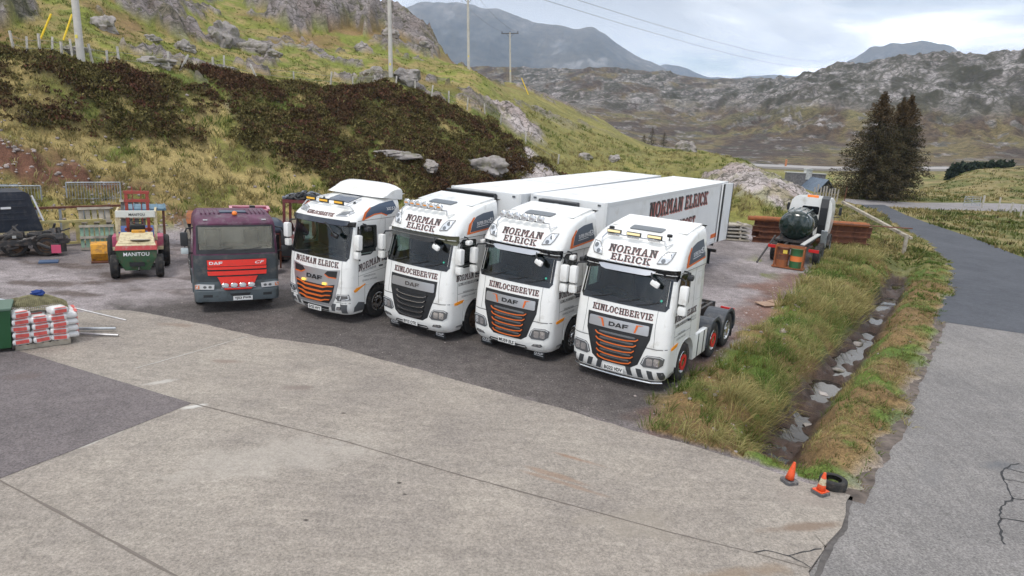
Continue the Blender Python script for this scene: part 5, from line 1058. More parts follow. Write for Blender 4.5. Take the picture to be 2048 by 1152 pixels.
        decal('daylight_strip',line([(sd*.83,.80),(sd*.87,.88),(sd*1.18,.905),(sd*1.19,.79),(sd*1.02,.75)],.028)+line([(sd*.95,.74),(sd*1.0,.86)],.03),C.f,LENS,hl,.02,step=.07)
        decal('bumper_flag',[[(sd*.62,.36),(sd*.74,.36),(sd*.82,.60),(sd*.66,.60)]],C.f,M_('flag_grey',(.10,.105,.11),.45),root,.006,step=.06);decal('bumper_flag',[[(sd*.98,.34),(sd*1.12,.34),(sd*1.16,.62),(sd*.96,.62)]],C.f,MATS['flag_grey'],root,.006,step=.06)
        fg=decal('fog_light',[[(sd*.80,.42),(sd*.84,.52),(sd*.98,.54),(sd*.96,.43)]],C.f,LENSD,root,.004,.01,step=.07);decal('lens_reflector',[[(sd*.83,.44),(sd*.86,.50),(sd*.95,.51),(sd*.94,.45)]],C.f,REFL,fg,.016,step=0)
        decal('panel_gap',line([(sd*.98,.62),(sd*1.0,1.2),(sd*.97,1.88)],.010)+line([(sd*.80,.66),(sd*1.22,.66)],.014),C.f,SEAMD,root,.003,step=.08)
        decal('turn_indicator',[[(.32,1.02),(.42,1.09),(.60,1.11),(.79,1.17),(.79,1.14),(.60,1.06),(.46,.99),(.36,.96)]],lambda a,z,of:Vector((sd*(C.w(z)+of),a,z)),AMB,root,.006,.012,step=.1)
        decal('step_panel',[[(.36,.36),(.78,.36),(.78,.60),(.52,.66),(.36,.52)]],lambda a,z,of:Vector((sd*(C.w(z)+of),a,z)),MATS['flag_grey'],root,.006,step=.1)
        mirror_set(C,root,sd,kerb=BLK,xg=True)
        ah=MB().lathe([(0,0),(.05,0),(.02,.06),(0,.09)],Matrix.Translation(C.top(sd*.62,1.0)),10).build('roof_antenna',BLK,root)
    fm=MB().box((.78,.04,2.62),(.26,.12,.13),rot=Matrix.Rotation(R(18),4,'Y'),bev=.05).build('front_mirror',GLOSSB,root,smooth=40);MB().path([(.3,.14,2.92),(.6,.03,2.82),(.74,.02,2.68)],.02).build('mirror_bracket',BLK,fm)
    for x0,x1 in ((-.85,-.2),(-.05,.6)): MB().path([tuple(C.f(x0,1.94,.02)),tuple(C.f((x0+x1)/2,1.98,.04)),tuple(C.f(x1,2.03,.03))],.011,6).build('wiper',BLK,root)
    # shield grille
    gr=decal('grille',[[(-.93,1.62),(-.88,1.2),(-.78,.75),(-.64,.50),(.64,.50),(.78,.75),(.88,1.2),(.93,1.62),(.5,1.55),(-.5,1.55)]],C.f,SILV,root,.006,.015,step=.1,smooth=30)
    decal('grille_mesh',[[(-.78,1.17),(-.70,.78),(-.58,.58),(.58,.58),(.70,.78),(.78,1.17),(.5,1.10),(-.5,1.10)]],C.f,BLK,gr,.024,step=.1)
    for sd in (1,-1):
        decal('upper_intake',[[(sd*.40,1.44),(sd*.50,1.53),(sd*.85,1.57),(sd*.83,1.38),(sd*.55,1.36)]],C.f,BLK,gr,.024,.006,step=.1)
        decal('intake_edge',line([(sd*.40,1.425),(sd*.55,1.355),(sd*.83,1.365)],.03),C.f,ORANGE,gr,.03,.006,step=.1)
        decal('strobe_lamp',[rr(sd*.42-.075,1.115,sd*.42+.075,1.185,.015)],C.f,AMBL,gr,.03,.03,step=0)
    for k in range(4):
        z=1.05-.135*k;hw=.74-.045*k
        decal('grille_slat',[[(-hw,z+.045),(-hw*.72,z+.02),(-hw*.5,z-.035),(hw*.5,z-.035),(hw*.72,z+.02),(hw,z+.045),(hw,z+.07),(hw*.70,z+.05),(hw*.5,z+.012),(-hw*.5,z+.012),(-hw*.70,z+.05),(-hw,z+.07)]],C.f,ORANGE,gr,.028,.03,step=.1)
    decal('badge_lettering',shift(daf(.125,.62),0,1.235),C.f,GLOSSB,gr,.024,.012,step=.1)
    number_plate(root,plate,C.f(0,.38,.04).y,.36)
    decal('bumper_cutout',[[(-.5,.31),(-.55,.46),(.55,.46),(.5,.31)]],C.f,BLK,root,.006,step=.1)
    def sl(txt,h,w,z,nm,x=0):
        Q=slab(txt,h,w);decal(nm,shift(Q,x+.006,z-.007),C.f,INKR,root,.003,step=.15,inc=.0001);decal('letter_face',shift(Q,x,z),C.f,INK,root,.006,step=.15,inc=.0001)
    sl('NORMAN ELRICK',.17,1.72,1.66,'front_lettering');sl('KINLOCHBERVIE',.085,1.05,3.085,'roof_lettering',-.06)
    for sd in (1,-1):
        S_=C.side(sd); f=lambda Q,a,z,k=0:[[(a+sd*p[0],z+p[1]+k*(p[0]*sd)) for p in q][::sd] for q in Q]
        decal('door_lettering',f(slab('NORMAN ELRICK',.20,1.75),1.40,1.72,.19),S_,INKR,root,.003,step=0,inc=.0001);decal('letter_face',f(slab('NORMAN ELRICK',.20,1.75),1.393,1.728,.19),S_,INK,root,.006,step=0,inc=.0001)
        decal('small_lettering',f(glyph_polys('KINLOCHBERVIE',.07,.62),.95,1.55,.1)+f(glyph_polys('REFRIGERATION',.05,.5),.98,1.36)+f(glyph_polys('GENERAL HAULAGE',.05,.62),.98,1.24)+f(glyph_polys('07710 521 221',.05,.42),1.85,1.62),S_,MATS['grey_ink'],root,.004,step=0)
    z=3.30;b=MB();pts=[C.f(u,z,.10) for u in (-.98,-.6,-.2,.2,.6,.80)];b.path([tuple(C.f(-1.0,3.2,.02))]+[tuple(p) for p in pts]+[tuple(C.f(.92,3.28,.02))],.02)
    for u in (-.75,.62): b.path([tuple(C.f(u,3.30,.10)),tuple(C.top(u*1.02,.98,.07)),tuple(C.top(u*.98,1.3,.03))],.022)
    lb=b.build('light_bar',CHROME,root,smooth=40)
    for x in (-.72,-.16,.42):
        p=C.f(x,z,.12);L_=empty('light_unit',p);L_.parent=lb
        MB().box((0,0,.06),(.36,.06,.12),bev=.012).build('lamp_case',BLK,L_);MB().box((0,-.032,.06),(.33,.012,.055),bev=.004).build('lamp_lens',M_('amber_driving',(.75,.42,.06),.3,emit=.22),L_)
    return root
T1=shield_truck('white tractor unit with shield grille of orange bars and tall roof deflector, leftmost white one',(-5.79,19.71),30.5,'SV25 HYY')

# ---------------------------------------------------------------- refrigerated trailers
def trailer(label,pos,rz,lettered,H=3.86):
    root=empty('refrigerated_trailer',(pos[0],pos[1],0),-R(rz),label,'trailer','white refrigerated trailers behind the tractor units');L=13.6;W=1.3
    b=MB();b.box((0,L/2,(1.15+H)/2),(2*W,L,H-1.15),bev=.025).build('body',WHITE2,root)
    tr=MB()
    for sd in (1,-1): tr.box((sd*(W+.004),L/2,H-.07),(.02,L-.02,.13)); tr.box((sd*(W+.004),L/2,1.20),(.022,L-.02,.12));
    tr.box((0,L/2,H+.003),(2*W-.3,.05,.012)) if 0 else None
    for a in (.06,L-.06):
        for sd in (1,-1): tr.box((sd*(W-.03),a,(1.15+H)/2),(.085,.135,H-1.14))
    tr.build('corner_trim',M_('trim_white',(.70,.71,.71),.35),root)
    fr=MB();fr.box((-.25 if lettered else -.42,-.12,H-.30 if lettered else H-.75),(1.3 if lettered else 1.75,.26,.42 if lettered else 1.3),bev=.03);fo=fr.build('fridge_unit',M_('fridge_black',(.035,.037,.042),.45),root)
    if lettered:
        MB().lathe([(0,.0),(.15,.0),(.15,.02),(0,.02)],Matrix.Translation((-.25,-.26,H-.24))@Matrix.Rotation(PI/2,4,'X')@Matrix.Diagonal((1,.5,1,1)),24).build('badge_rim',SILV,fo)
        MB().lathe([(0,.02),(.125,.02),(.125,.028),(0,.028)],Matrix.Translation((-.25,-.26,H-.24))@Matrix.Rotation(PI/2,4,'X')@Matrix.Diagonal((1,.46,1,1)),24).build('badge_face',BLUE_S,fo)
        decal('badge_lettering',glyph_polys('Carrier',.035,.15),lambda u,v,o:Vector((-.25+u,-.30,H-.255+v)),INKW,fo,step=0)
        MB().box((-.25,-.10,H-1.35),(1.9,.25,1.5),bev=.06).build('fridge_body',WHITE2,root)
    else:
        g=MB();
        for k in range(9): g.box((-.42,-.252,H-.30-.12*k),(1.6,.02,.03))
        g.box((-.42,-.2,H-.09),(1.8,.2,.06),bev=.02);g.build('fridge_louvre',BLK,fo)
    for x in (-1.15,1.05): 
        MB().box((x,-.012,H-.10),(.10,.03,.06),bev=.008).build('marker_lamp',LENSD,root)
    # chassis
    c=MB()
    for x in (-.5,.5): c.box((x,L/2+.6,.98),(.1,L-1.4,.24))
    for y in (3,5,7,9,11,13): c.box((0,y,.98),(2.3,.08,.12))
    c.build('chassis',CHAS,root)
    for sd in (1,-1):
        lg=MB().box((sd*.95,2.9,.62),(.14,.14,.75)).box((sd*.95,2.9,.21),(.3,.3,.06)).build('landing_leg',CHAS,root)
        for y in (9.0,10.3,11.6): wheel(root,sd*1.06,y,.5,.36,sd,'steel')
        MB().box((sd*1.2,6.4,.75),(.04,2.6,.45)).build('side_guard',SILV,root)
        MB().box((sd*1.0,12.35,.50),(.5,.02,.65)).build('mud_flap',BLK,root)
    MB().box((0,L-.12,.62),(2.4,.12,.14)).box((-.7,L-.12,.8),(.1,.1,.4)).box((.7,L-.12,.8),(.1,.1,.4)).build('rear_bumper',CHAS,root)
    # right rear door swung open, flat along the side
    dr=MB();dr.box((0,0,0),(.07,1.22,2.62),bev=.01)
    d=dr.build('rear_door',WHITE2,root);d.location=(W+.14,L-.50,2.50);d.rotation_euler=(0,0,R(-6) if lettered else 0)
    sl_=MB();sl_.box((.038,-.50,0),(.02,.20,2.6));sl_.box((.038,.585,0),(.02,.04,2.6));sl_.build('door_seal',BLK,d)
    MB().tube((-.05,-.25,-1.25),(-.05,-.25,1.25),.018).tube((-.05,.25,-1.25),(-.05,.25,1.25),.018).build('locking_bar',STEEL,d)
    if not lettered:
        bpy.data.objects.remove(d.children[0]);bpy.data.objects.remove(d.children[0]);bpy.data.objects.remove(d)
        MB().box((0,L+.02,2.5),(2.5,.05,2.6)).build('rear_door',WHITE2,root)
    for sd in (1,-1): MB().box((sd*(W+.006),12.55,1.50),(.012,1.5,.18)).build('orange_stripe',ORANGE,root)
    if lettered:
        for sd in (1,-1):
            S_=lambda a,z,of,sd=sd:Vector((sd*(W+.004+of),a,z)); f=lambda Q,a,z:[[(a+sd*p[0],z+p[1]) for p in q][::sd] for q in Q]
            A=slab('NORMAN ELRICK',.55,6.9);B=slab('TRANSPORT',.40,3.8)
            decal('side_lettering',f(A,7.12+.05*sd,3.02)+f(B,7.2+.04*sd,2.28),S_,INKR,root,.001,step=0,inc=.0002);decal('letter_face',f(A,7.05,3.06)+f(B,7.15,2.31),S_,INK,root,.004,step=0,inc=.0002)
    rl=MB();
    for y in (L*.33,L*.66): rl.box((0,y,H+.002),(2*W-.1,.03,.008))
    rl.box((W-.35,L-.3,H+.006),(.7,.03,.01)); rl.build('roof_joint',M_('joint_grey',(.45,.45,.45),.5),root)
    return root
trailer('white refrigerated trailer lettered on its side, rear door swung open, nearer of the two',(1.54,21.22),30.65,True)
trailer('plain white refrigerated trailer with a louvred black fridge front, the farther of the two',(-1.03,22.14),29.1,False)

# ---------------------------------------------------------------- red and grey day-cab truck
CF_A=[(.30,.03),(.45,.0),(.7,.0),(.72,.05),(1.0,.06),(1.6,.07),(1.85,.10),(2.58,.26),(2.64,.25),(2.72,.31),(2.80,.48),(2.84,.75),(2.86,1.1)]
CF_W=[(.30,1.16),(.5,1.18),(1.7,1.17),(2.5,1.13),(2.7,1.10),(2.80,1.04),(2.86,.96)]
CF_R=[(.3,.12),(2.5,.12),(2.8,.2),(2.86,.25)]
def day_cab(pos,rz):
    root=empty('tipper_truck',(pos[0],pos[1],0),-R(rz),'old purple and dark grey day-cab truck with a bright red grille and cracked pale windscreen','truck')
    PU=M_('faded_purple',(.088,.022,.055),.55,var=.35,vscale=2.5,dirt=((.16,.12,.14),.35,3)); GR=M_('dark_grey_panel',(.040,.050,.056),.55,var=.2,vscale=4,dirt=((.12,.11,.10),.3,3)); RD=M_('faded_red',(.80,.035,.022),.45,dirt=((.52,.06,.04),.3,5))
    C=Cab(CF_A,CF_W,CF_R,bulge=.07,rear=1.95,win=(1.87,2.56),sidewin=(.55,1.35,1.85,2.5),hb=1.03,ztop=2.86)
    C.loft(zlev(1.74,1.87,2.56,2.64,2.86,step=.06),1.95,'cab_body',PU,root);C.loft(zlev(1.0,1.87,2.56,2.75,step=.1),1.9,'cab_lining',M_('pale_lining',(.30,.30,.27),.9),root,inset=.05)
    C.loft(zlev(.96,1.738,step=.1),.62,'front_panel',GR,root,holes=False);bm_=C.loft(zlev(.36,.74,.955,step=.06),.75,'bumper',M_('blue_grey_bumper',(.085,.105,.115),.55,dirt=((.04,.045,.045),.4,3)),root,holes=False)
    for sd in (1,-1):
        d=MB().box((sd*1.135,1.26,1.37),(.08,1.26,.74),bev=.02).build('door',PU,root)
        MB().box((sd*1.18,1.7,1.55),(.03,.15,.04)).build('door_handle',BLK,d)
        a=MB();T=np.linspace(0,PI,13)
        for t0,t1 in zip(T[:-1],T[1:]): a.prism([(sd*.85,1.35+.58*math.cos(t0),.5+.55*math.sin(t0)),(sd*.85,1.35+.58*math.cos(t1),.5+.55*math.sin(t1)),(sd*.85,1.35+.62*math.cos(t1),.5+.60*math.sin(t1)),(sd*.85,1.35+.62*math.cos(t0),.5+.60*math.sin(t0))],(sd*.36,0,0))
        a.build('mudguard',MATS['blue_grey_bumper'],root)
        w=decal('side_window',[[(.5,1.86),(1.35,1.86),(1.35,2.46),(.66,2.50)]],C.side(sd),GLASSD,root,.003,step=.3)
        m=MB().box((sd*1.38,.30,2.20),(.20,.14,.40),bev=.04).build('mirror',BLK,root,smooth=40);MB().box((sd*1.38,.30,1.86),(.20,.13,.18),bev=.04).build('mirror_lower_shell',M_('pale_mirror',(.45,.50,.50),.4) if sd<0 else BLK,m,smooth=40);MB().path([(sd*1.1,.5,2.5),(sd*1.3,.32,2.5),(sd*1.37,.32,2.35)],.02).tube((sd*1.1,.45,1.75),(sd*1.37,.32,1.8),.02).tube((sd*1.37,.33,1.8),(sd*1.37,.33,2.4),.015).build('mirror_arm',BLK,m)
        h=decal('headlight',[[(sd*.66,.73),(sd*.64,.87),(sd*1.05,.90),(sd*1.13,.88),(sd*1.13,.75)]],C.f,LENS,root,.01,.04,step=.08)
        decal('turn_indicator',[[(sd*1.04,.76),(sd*1.04,.88),(sd*1.125,.87),(sd*1.125,.76)]],C.f,M_('faded_amber',(.55,.20,.10),.3),h,.055,step=0); decal('lens_reflector',[[(sd*(x+.05*math.cos(t)),.81+.04*math.sin(t)) for t in np.linspace(0,2*PI,9)[:-1]] for x in (.76,.90)],C.f,LENSD,h,.055,step=0)
        decal('bumper_vent',[[(sd*.70,.50),(sd*.70,.58),(sd*.95,.58),(sd*.95,.50)]],C.f,BLK,root,.005,step=0)
        for k,y in enumerate((1.35,5.0,6.3)):
            wheel(root,sd*1.0,y,.5,.30,sd,'steel')
    ws=decal('windscreen',[[(-1.0,1.88),(1.0,1.88),(1.02,2.53),(.97,2.56),(-.97,2.56),(-1.02,2.53)]],C.f,M_('dusty_glass',(.26,.25,.20),.15,alpha=.5,var=.4,vscale=1.4),root,.006,step=.1,smooth=True)
    decal('screen_border',line([(-1.05,1.86),(-1.03,2.57),(1.03,2.57),(1.05,1.86)],.05)+[[(-1.08,1.78),(1.08,1.78),(1.08,1.90),(-1.08,1.90)]],C.f,BLK,ws,.009,step=.1)
    MB().box((0,1.70,2.2),(1.9,.03,.75)).build('rear_lining',M_('curtain_grey',(.42,.42,.38),.9),root);MB().box((.0,.60,1.83),(1.9,.4,.1),bev=.03).build('dashboard',SEATM,root);
    for x in (-.55,.55):MB().box((x,1.35,2.0),(.45,.14,.6),bev=.05).build('seat',SEATM,root,smooth=40)
    q=[(.86,1.40)]
    rg=MB()
    for sd in (1,-1):
        for x in (.40,.52,.64,.76,.88): rg.box((sd*x,1.25,2.868),(.035,.9,.02),bev=.006)
    rg.build('roof_rib',PU,root); MB().box((0,1.1,2.872),(.75,.35,.03),bev=.01).build('roof_hatch',M_('hatch_glass2',(.06,.08,.12),.4),root)
    MB().lathe([(0,0),(.07,0),(.075,.04),(.06,.10),(0,.12)],Matrix.Translation((.02,.62,2.84)),16).build('beacon',M_('orange_dome',(.85,.22,.03),.3),root,smooth=True)
    for x in(-.8,.8): MB().box((x,.36,2.74),(.12,.05,.03)).build('marker_lamp',LENS,root)
    # red grille
    g=decal('grille',[[(-.83,1.62),(-.79,1.12),(.79,1.12),(.83,1.62)]],C.f,BLK,root,.012,step=.2)
    for a,b in ((1.42,1.60),(1.32,1.40),(1.15,1.27)): decal('grille_bar',[[(-.815,b),(-.80,a),(.80,a),(.815,b)]],C.f,RD,g,.018,.03,step=.2)
    decal('badge_lettering',shift(daf(.085,.36),-.58,1.475),C.f,INKW,g,.052,step=0);decal('badge_lettering',shift(glyph_polys('CF',.085,.26,shear=.3),.62,1.475),C.f,INKW,g,.052,step=0)
    lp=decal('lower_grille',[[(-.56,1.10),(-.52,1.04),(-.42,.78),(-.36,.70),(.36,.70),(.42,.78),(.52,1.04),(.56,1.10)]],C.f,RD,root,.012,.035,step=.15)
    b=MB();b.path([(-.48,-.10,.80),(.48,-.10,.80)],.015);lb=b.build('light_bar',CHROME,root)
    for x in (-.36,-.12,.12,.36):
        L_=empty('light_unit',(x,-.12,.88));L_.parent=lb;M=Matrix.Rotation(PI/2,4,'X')@Matrix.Diagonal((1.1,.78,1,1));MB().lathe([(0,-.06),(.06,-.05),(.09,-.01),(.094,.02),(.088,.025)],M,18).build('lamp_case',CHROME,L_);MB().lathe([(0,.028),(.08,.022),(.088,.018)],M,18).build('lamp_lens',LENS,L_)
    number_plate(root,'YJ53 PWR',-.05,.46,x=.12,rx=0);decal('bumper_mouth',[[(-.24,.60),(-.18,.52),(.30,.52),(.36,.60)]],C.f,BLK,root,.006,step=0)
    [MB().path([(x0,.02,1.86),((x0+x1)/2,.03,1.92),(x1,.06,1.97)],.012,6).build('wiper',BLK,root) for x0,x1 in ((-.7,-.1),(.1,.7))]
    ch=MB();[ch.box((x,4.3,.86),(.09,6,.24)) for x in (-.42,.42)];[ch.box((0,y,.86),(.8,.08,.18)) for y in (2.6,4,5.6,7.2)];ch.build('chassis',CHAS,root)
    MB().box((0,2.35,1.6),(1.7,.35,1.5),bev=.05).build('engine_cover',CHAS,root);MB().box((.72,2.5,2.1),(.16,.16,1.5)).build('exhaust_stack',BLK,root)
    return root
day_cab((-8.1,19.88),-27)
RUST=M_('rusty_steel',(.20,.075,.040),.85,bump=.4,bscale=14,var2=(.10,.045,.032),vscale=3.5,dirt=((.30,.13,.06),.3,6)); RUSTO=M_('orange_rust',(.38,.12,.035),.8,bump=.3,bscale=12,var2=(.20,.08,.04),vscale=5)
GALV=M_('galvanised_steel',(.40,.43,.46),.5,.55,var=.25,vscale=4); WOOD=M_('grey_timber',(.36,.32,.26),.85,var=.35,vscale=3,bump=.3,bscale=20); POLEM=M_('pole_timber',(.50,.475,.43),.85,var=.15,vscale=1.5)
def crew(name,label,pos,rz,cat,group=None): return empty(name,(pos[0],pos[1],pos[2] if len(pos)>2 else 0),-R(rz),label,cat,group)
# ---------------------------------------------------------------- white truck with a tank, seen from behind
def tank_truck():
    t=crew('tank_truck','white cab truck with a dark green tank on its back, facing the rusty beams','_' and (13.35,33.0),29,'truck')
    GT=M_('tank_green',(.010,.022,.018),.18,coat=.3,var=.2,vscale=3)
    c=MB();[c.box((x,2.6,.86),(.10,6.2,.22)) for x in (-.42,.42)];[c.box((0,y,.86),(.8,.1,.18)) for y in (.1,1.8,3.4,5.2)];c.build('chassis',CHAS,t)
    for sd in (1,-1):
        wheel(t,sd*.98,1.0,.48,.30,sd,'dark');wheel(t,sd*.98,2.25,.48,.30,sd,'dark');wheel(t,sd*1.02,5.2,.48,.28,sd,'steel')
        MB().box((sd*.92,-.12,.84),(.46,.05,.15),bev=.01).build('tail_lamp',REDL,t)
    tk=MB();n=26
    prof=[(0,-1.25),(.35,-1.24),(.62,-1.16),(.76,-1.02),(.80,-.85),(.80,1.1),(.7,1.25),(0,1.3)]
    tk.lathe(prof,Matrix.Translation((-.22,2.15,1.78))@Matrix.Rotation(-PI/2,4,'X')@Matrix.Diagonal((1.0,.92,1,1)),n)
    tk.lathe([(0,-.02),(.30,0),(.46,.08),(.50,.2)],Matrix.Translation((-.50,.86,1.80))@Matrix.Rotation(-PI/2,4,'X')@Matrix.Diagonal((.7,1.1,1,1)),20).lathe([(0,-.02),(.30,0),(.46,.08),(.50,.2)],Matrix.Translation((.08,.86,1.80))@Matrix.Rotation(-PI/2,4,'X')@Matrix.Diagonal((.7,1.1,1,1)),20);tko=tk.build('tank',GT,t,smooth=40)
    rb=MB()
    for k in (-.45,-.15,.15,.45): rb.box((-.22+k,2.2,2.50-.22*k*k),(.05,2.0,.06),bev=.01)
    rb.build('tank_rib',M_('tank_rib',(.05,.09,.095),.3),tko); MB().box((.22,1.05,2.22),(.13,.02,.12)).build('tank_label',INKW,tko)
    MB().box((-.22,2.1,1.04),(1.6,2.5,.10)).box((-.22,1.2,1.2),(1.3,.1,.3)).box((-.22,3,1.2),(1.3,.1,.3)).build('tank_bed',CHAS,t)
    # cab seen from behind
    cb=MB();sec=[(-.98,1.0),(-1.05,1.6),(-1.05,2.3),(-.98,2.75),(-.86,2.92),(0,2.98),(.86,2.92),(.98,2.75),(1.05,2.3),(1.05,1.6),(.98,1.0)]
    cb.prism([(x,4.35,z) for x,z in sec],(0,1.75,0));cbo=cb.build('cab',WHITE,t,smooth=30)
    bvl=decal('rear_window',[rr(-.42,2.10,.42,2.52,.07)],lambda u,v,o:Vector((u,4.35-o,v)),GLOSSB,cbo,.01,.01,step=0)
    MB().box((0,6.08,2.3),(1.8,.03,.8)).build('windscreen',GLOSSB,cbo)
    MB().box((.0,4.6,3.02),(.55,.22,.13),bev=.04).build('beacon',M_('orange_dome',(.85,.22,.03),.3),t)
    sn=MB();pts=[(.66,4.28,.9),(.66,4.20,1.6),(.66,4.20,2.5),(.66,4.35,2.95),(.66,4.9,3.06)]
    for a,b in zip(pts[:-1],pts[1:]): sn.prism([(a[0]-.19,a[1],a[2]),(a[0]+.19,a[1],a[2]),(a[0]+.19,a[1]+.16,a[2]+(.0 if a[2]<2.9 else -.0)),(a[0]-.19,a[1]+.16,a[2])],(b[0]-a[0],b[1]-a[1],b[2]-a[2]))
    sn.build('air_intake',BLK,t)
    for sd in (1,-1):
        m=MB().box((sd*1.32,5.9,2.25),(.14,.16,.42),bev=.03).tube((sd*1.05,5.8,2.6),(sd*1.3,5.9,2.6),.02).tube((sd*1.05,5.8,1.9),(sd*1.3,5.9,1.95),.02).build('mirror',BLK,t)
        a=MB();T=np.linspace(0.1,PI-.1,11)
        for t0,t1 in zip(T[:-1],T[1:]): a.prism([(sd*.8,5.2+.58*math.cos(t0),.48+.58*math.sin(t0)),(sd*.8,5.2+.58*math.cos(t1),.48+.58*math.sin(t1)),(sd*.8,5.2+.62*math.cos(t1),.48+.62*math.sin(t1)),(sd*.8,5.2+.62*math.cos(t0),.48+.62*math.sin(t0))],(sd*.34,0,0))
        a.build('mudguard',CHAS,t)
    MB().box((.95,3.35,1.0),(.28,.12,.9),rot=Matrix.Rotation(.2,4,'X')).build('mudguard_stay',GALV,t)
    pl=MB();pl.box((0,0,0),(.20,1.35,.05));plo=pl.build('loose_plank',M_('pale_board',(.5,.5,.48),.7),t);plo.location=(.62,.75,1.25);plo.rotation_euler=(.35,0,-.45)
    # rusty ramps hanging at the left
    rp=MB();rp.tube((-.95,.35,1.30),(-1.45,-.75,.05),.045);rp.build('ramp_leg',CHAS,t)
    return t
tank_truck()
rk=crew('drum_rack','rusty orange rack standing behind the tank truck',(12.85,32.1),29,'rack')
b=MB();b.box((0,.15,.06),(1.42,.62,.05));
for x in (-.62,.62):
    for y in (-.1,.42): b.box((x,y,.55),(.06,.06,1.0))
for z in (1.03,.55): b.box((0,.42,z),(1.3,.05,.07))
b.box((-.62,.15,1.04),(.05,.55,.06)).box((.62,.15,1.04),(.05,.55,.06)).box((0,-.1,1.04),(1.28,.05,.06));b.build('frame',RUSTO,rk)
def drum(label,pos,z,bands,r=.27,h=.86,rz=0):
    d=crew('oil_drum',label,(pos[0],pos[1],z),rz,'drum','drums on the rusty rack');y0=0
    prev=0
    for i,(z1,m,nm) in enumerate(bands):
        P=[(r,prev),(r,z1)] 
        if i==0:P=[(0,prev)]+P
        if i==len(bands)-1:P=[(r,prev),(r,z1-.02),(r+.012,z1),(r-.02,z1),(r-.02,z1-.02),(0,z1-.02)]
        mb=MB().lathe(P,None,24);
        mb.build(nm,m,d,smooth=40);prev=z1
    MB().lathe([(r,h*.33-.02),(r+.014,h*.33),(r,h*.33+.02)],None,24).lathe([(r,h*.66-.02),(r+.014,h*.66),(r,h*.66+.02)],None,24).build('rolling_hoop',bands[0][1],d,smooth=True);return d
c_,s_=math.cos(-R(29)),math.sin(-R(29)); W_=lambda x,y:(12.85+x*c_-y*s_,32.1+x*s_+y*c_)
dg=M_('drum_green',(.03,.13,.045),.5,dirt=((.16,.08,.04),.3,5));do=M_('drum_orange',(.75,.20,.05),.5)
drum('green oil drum with a wide orange band, right one on the rack',W_(.30,.12),.09,[(.30,dg,'lower_shell'),(.60,do,'band'),(.88,dg,'upper_shell')],h=.88)
drum('rust brown oil drum with a yellow label, left one on the rack',W_(-.30,.12),.09,[(.30,RUSTO,'lower_shell'),(.88,RUST,'upper_shell')],h=.88)
tag(MB().box((0,0,0),(.19,.02,.16)).build('yellow_tag',M_('yellow_label',(.75,.55,.08),.5)),'square yellow label hanging on the rust brown drum','label'); o=bpy.data.objects['yellow_tag']; o.location=(*W_(-.18,-.17),.80);o.rotation_euler=(0,0,-R(29))
# ---------------------------------------------------------------- stacks of rusty beams
def stack(label,x0,y0,x1,y1,rows,seed,name='beam_stack'):
    """a laid stack of steel beams, each beam one thing"""
    rnd=random.Random(seed);ang=math.atan2(y1-y0,x1-x0);L=math.hypot(x1-x0,y1-y0)
    for k,(z,off,dl,ds,sec,nm) in enumerate(rows):
        cx,cy=(x0+x1)/2+math.cos(ang)*ds-math.sin(ang)*off,(y0+y1)/2+math.sin(ang)*ds+math.cos(ang)*off;l=L+dl
        m=MB()
        if sec=='I': m.box((0,0,.15),(l,.03,.26));m.box((0,0,.285),(l,.24,.03));m.box((0,0,.015),(l,.24,.03))
        elif sec=='pipe': m.tube((-l/2,0,.13),(l/2,0,.13),.13,n=14)
        else: m.box((0,0,.05),(l,.30,.09))
        o=m.build('steel_pipe' if sec=='pipe' else 'steel_beam',RUSTO if sec=='pipe' else RUST);o.location=(cx,cy,z);o.rotation_euler=(0,rnd.uniform(-.004,.004),ang+rnd.uniform(-.015,.015));tag(o,nm,'pipe' if sec=='pipe' else 'beam','rusty steel stacked across the end of the yard')
stack('',13.6,39.7,20.2,39.6,[(.0,-.1,0,0,'I','rusty beam at the front bottom of the stack behind the tank truck'),(.0,.3,-.4,.1,'I','rusty beam at the back bottom of the stack behind the tank truck'),(.31,-.06,-.5,.1,'I','second rusty beam up at the front of the stack'),(.31,.32,-.3,-.1,'I','second rusty beam up at the back of the stack'),(.62,-.02,.1,0,'I','third rusty beam up at the front of the stack'),(.62,.36,-.6,0,'I','third rusty beam up at the back of the stack'),(.93,.1,.1,.1,'I','top rusty beam lying right under the two pipes'),
 (1.22,-.12,.2,-.3,'pipe','orange rust pipe on top of the stack, the front one'),(1.22,.17,-.2,-.1,'pipe','orange rust pipe on top of the stack, the back one')],3)
o=MB().box((0,0,0),(5.2,.16,.05)).build('steel_strip',RUST);o.location=(19.5,38.95,1.42);o.rotation_euler=(0,0,-.06);tag(o,'long thin rusty strip jutting out right of the beam stack','steel strip')
for k,(z,x,l,nm) in enumerate([(.02,12.4,2.6,'lowest'),(.22,12.5,2.3,'second'),(.42,12.3,2.7,'third'),(.62,12.4,2.4,'fourth'),(.84,12.35,2.8,'topmost')]):
    o=MB().box((0,0,.05),(l,.9,.08)).box((-l*.3,0,.13),(.1,.8,.10)).box((l*.3,0,.13),(.1,.8,.10)).build('timber_pallet',M_('pale_stacked_timber',(.38,.36,.33),.85,var=.4,vscale=3) if k%2 else WOOD);o.location=(x-.3,39.9,z);o.rotation_euler=(0,0,.05*(k-2));tag(o,'grey timber panel left of the rusty beams, %s of its pile'%nm,'timber','grey timber piled left of the beams')
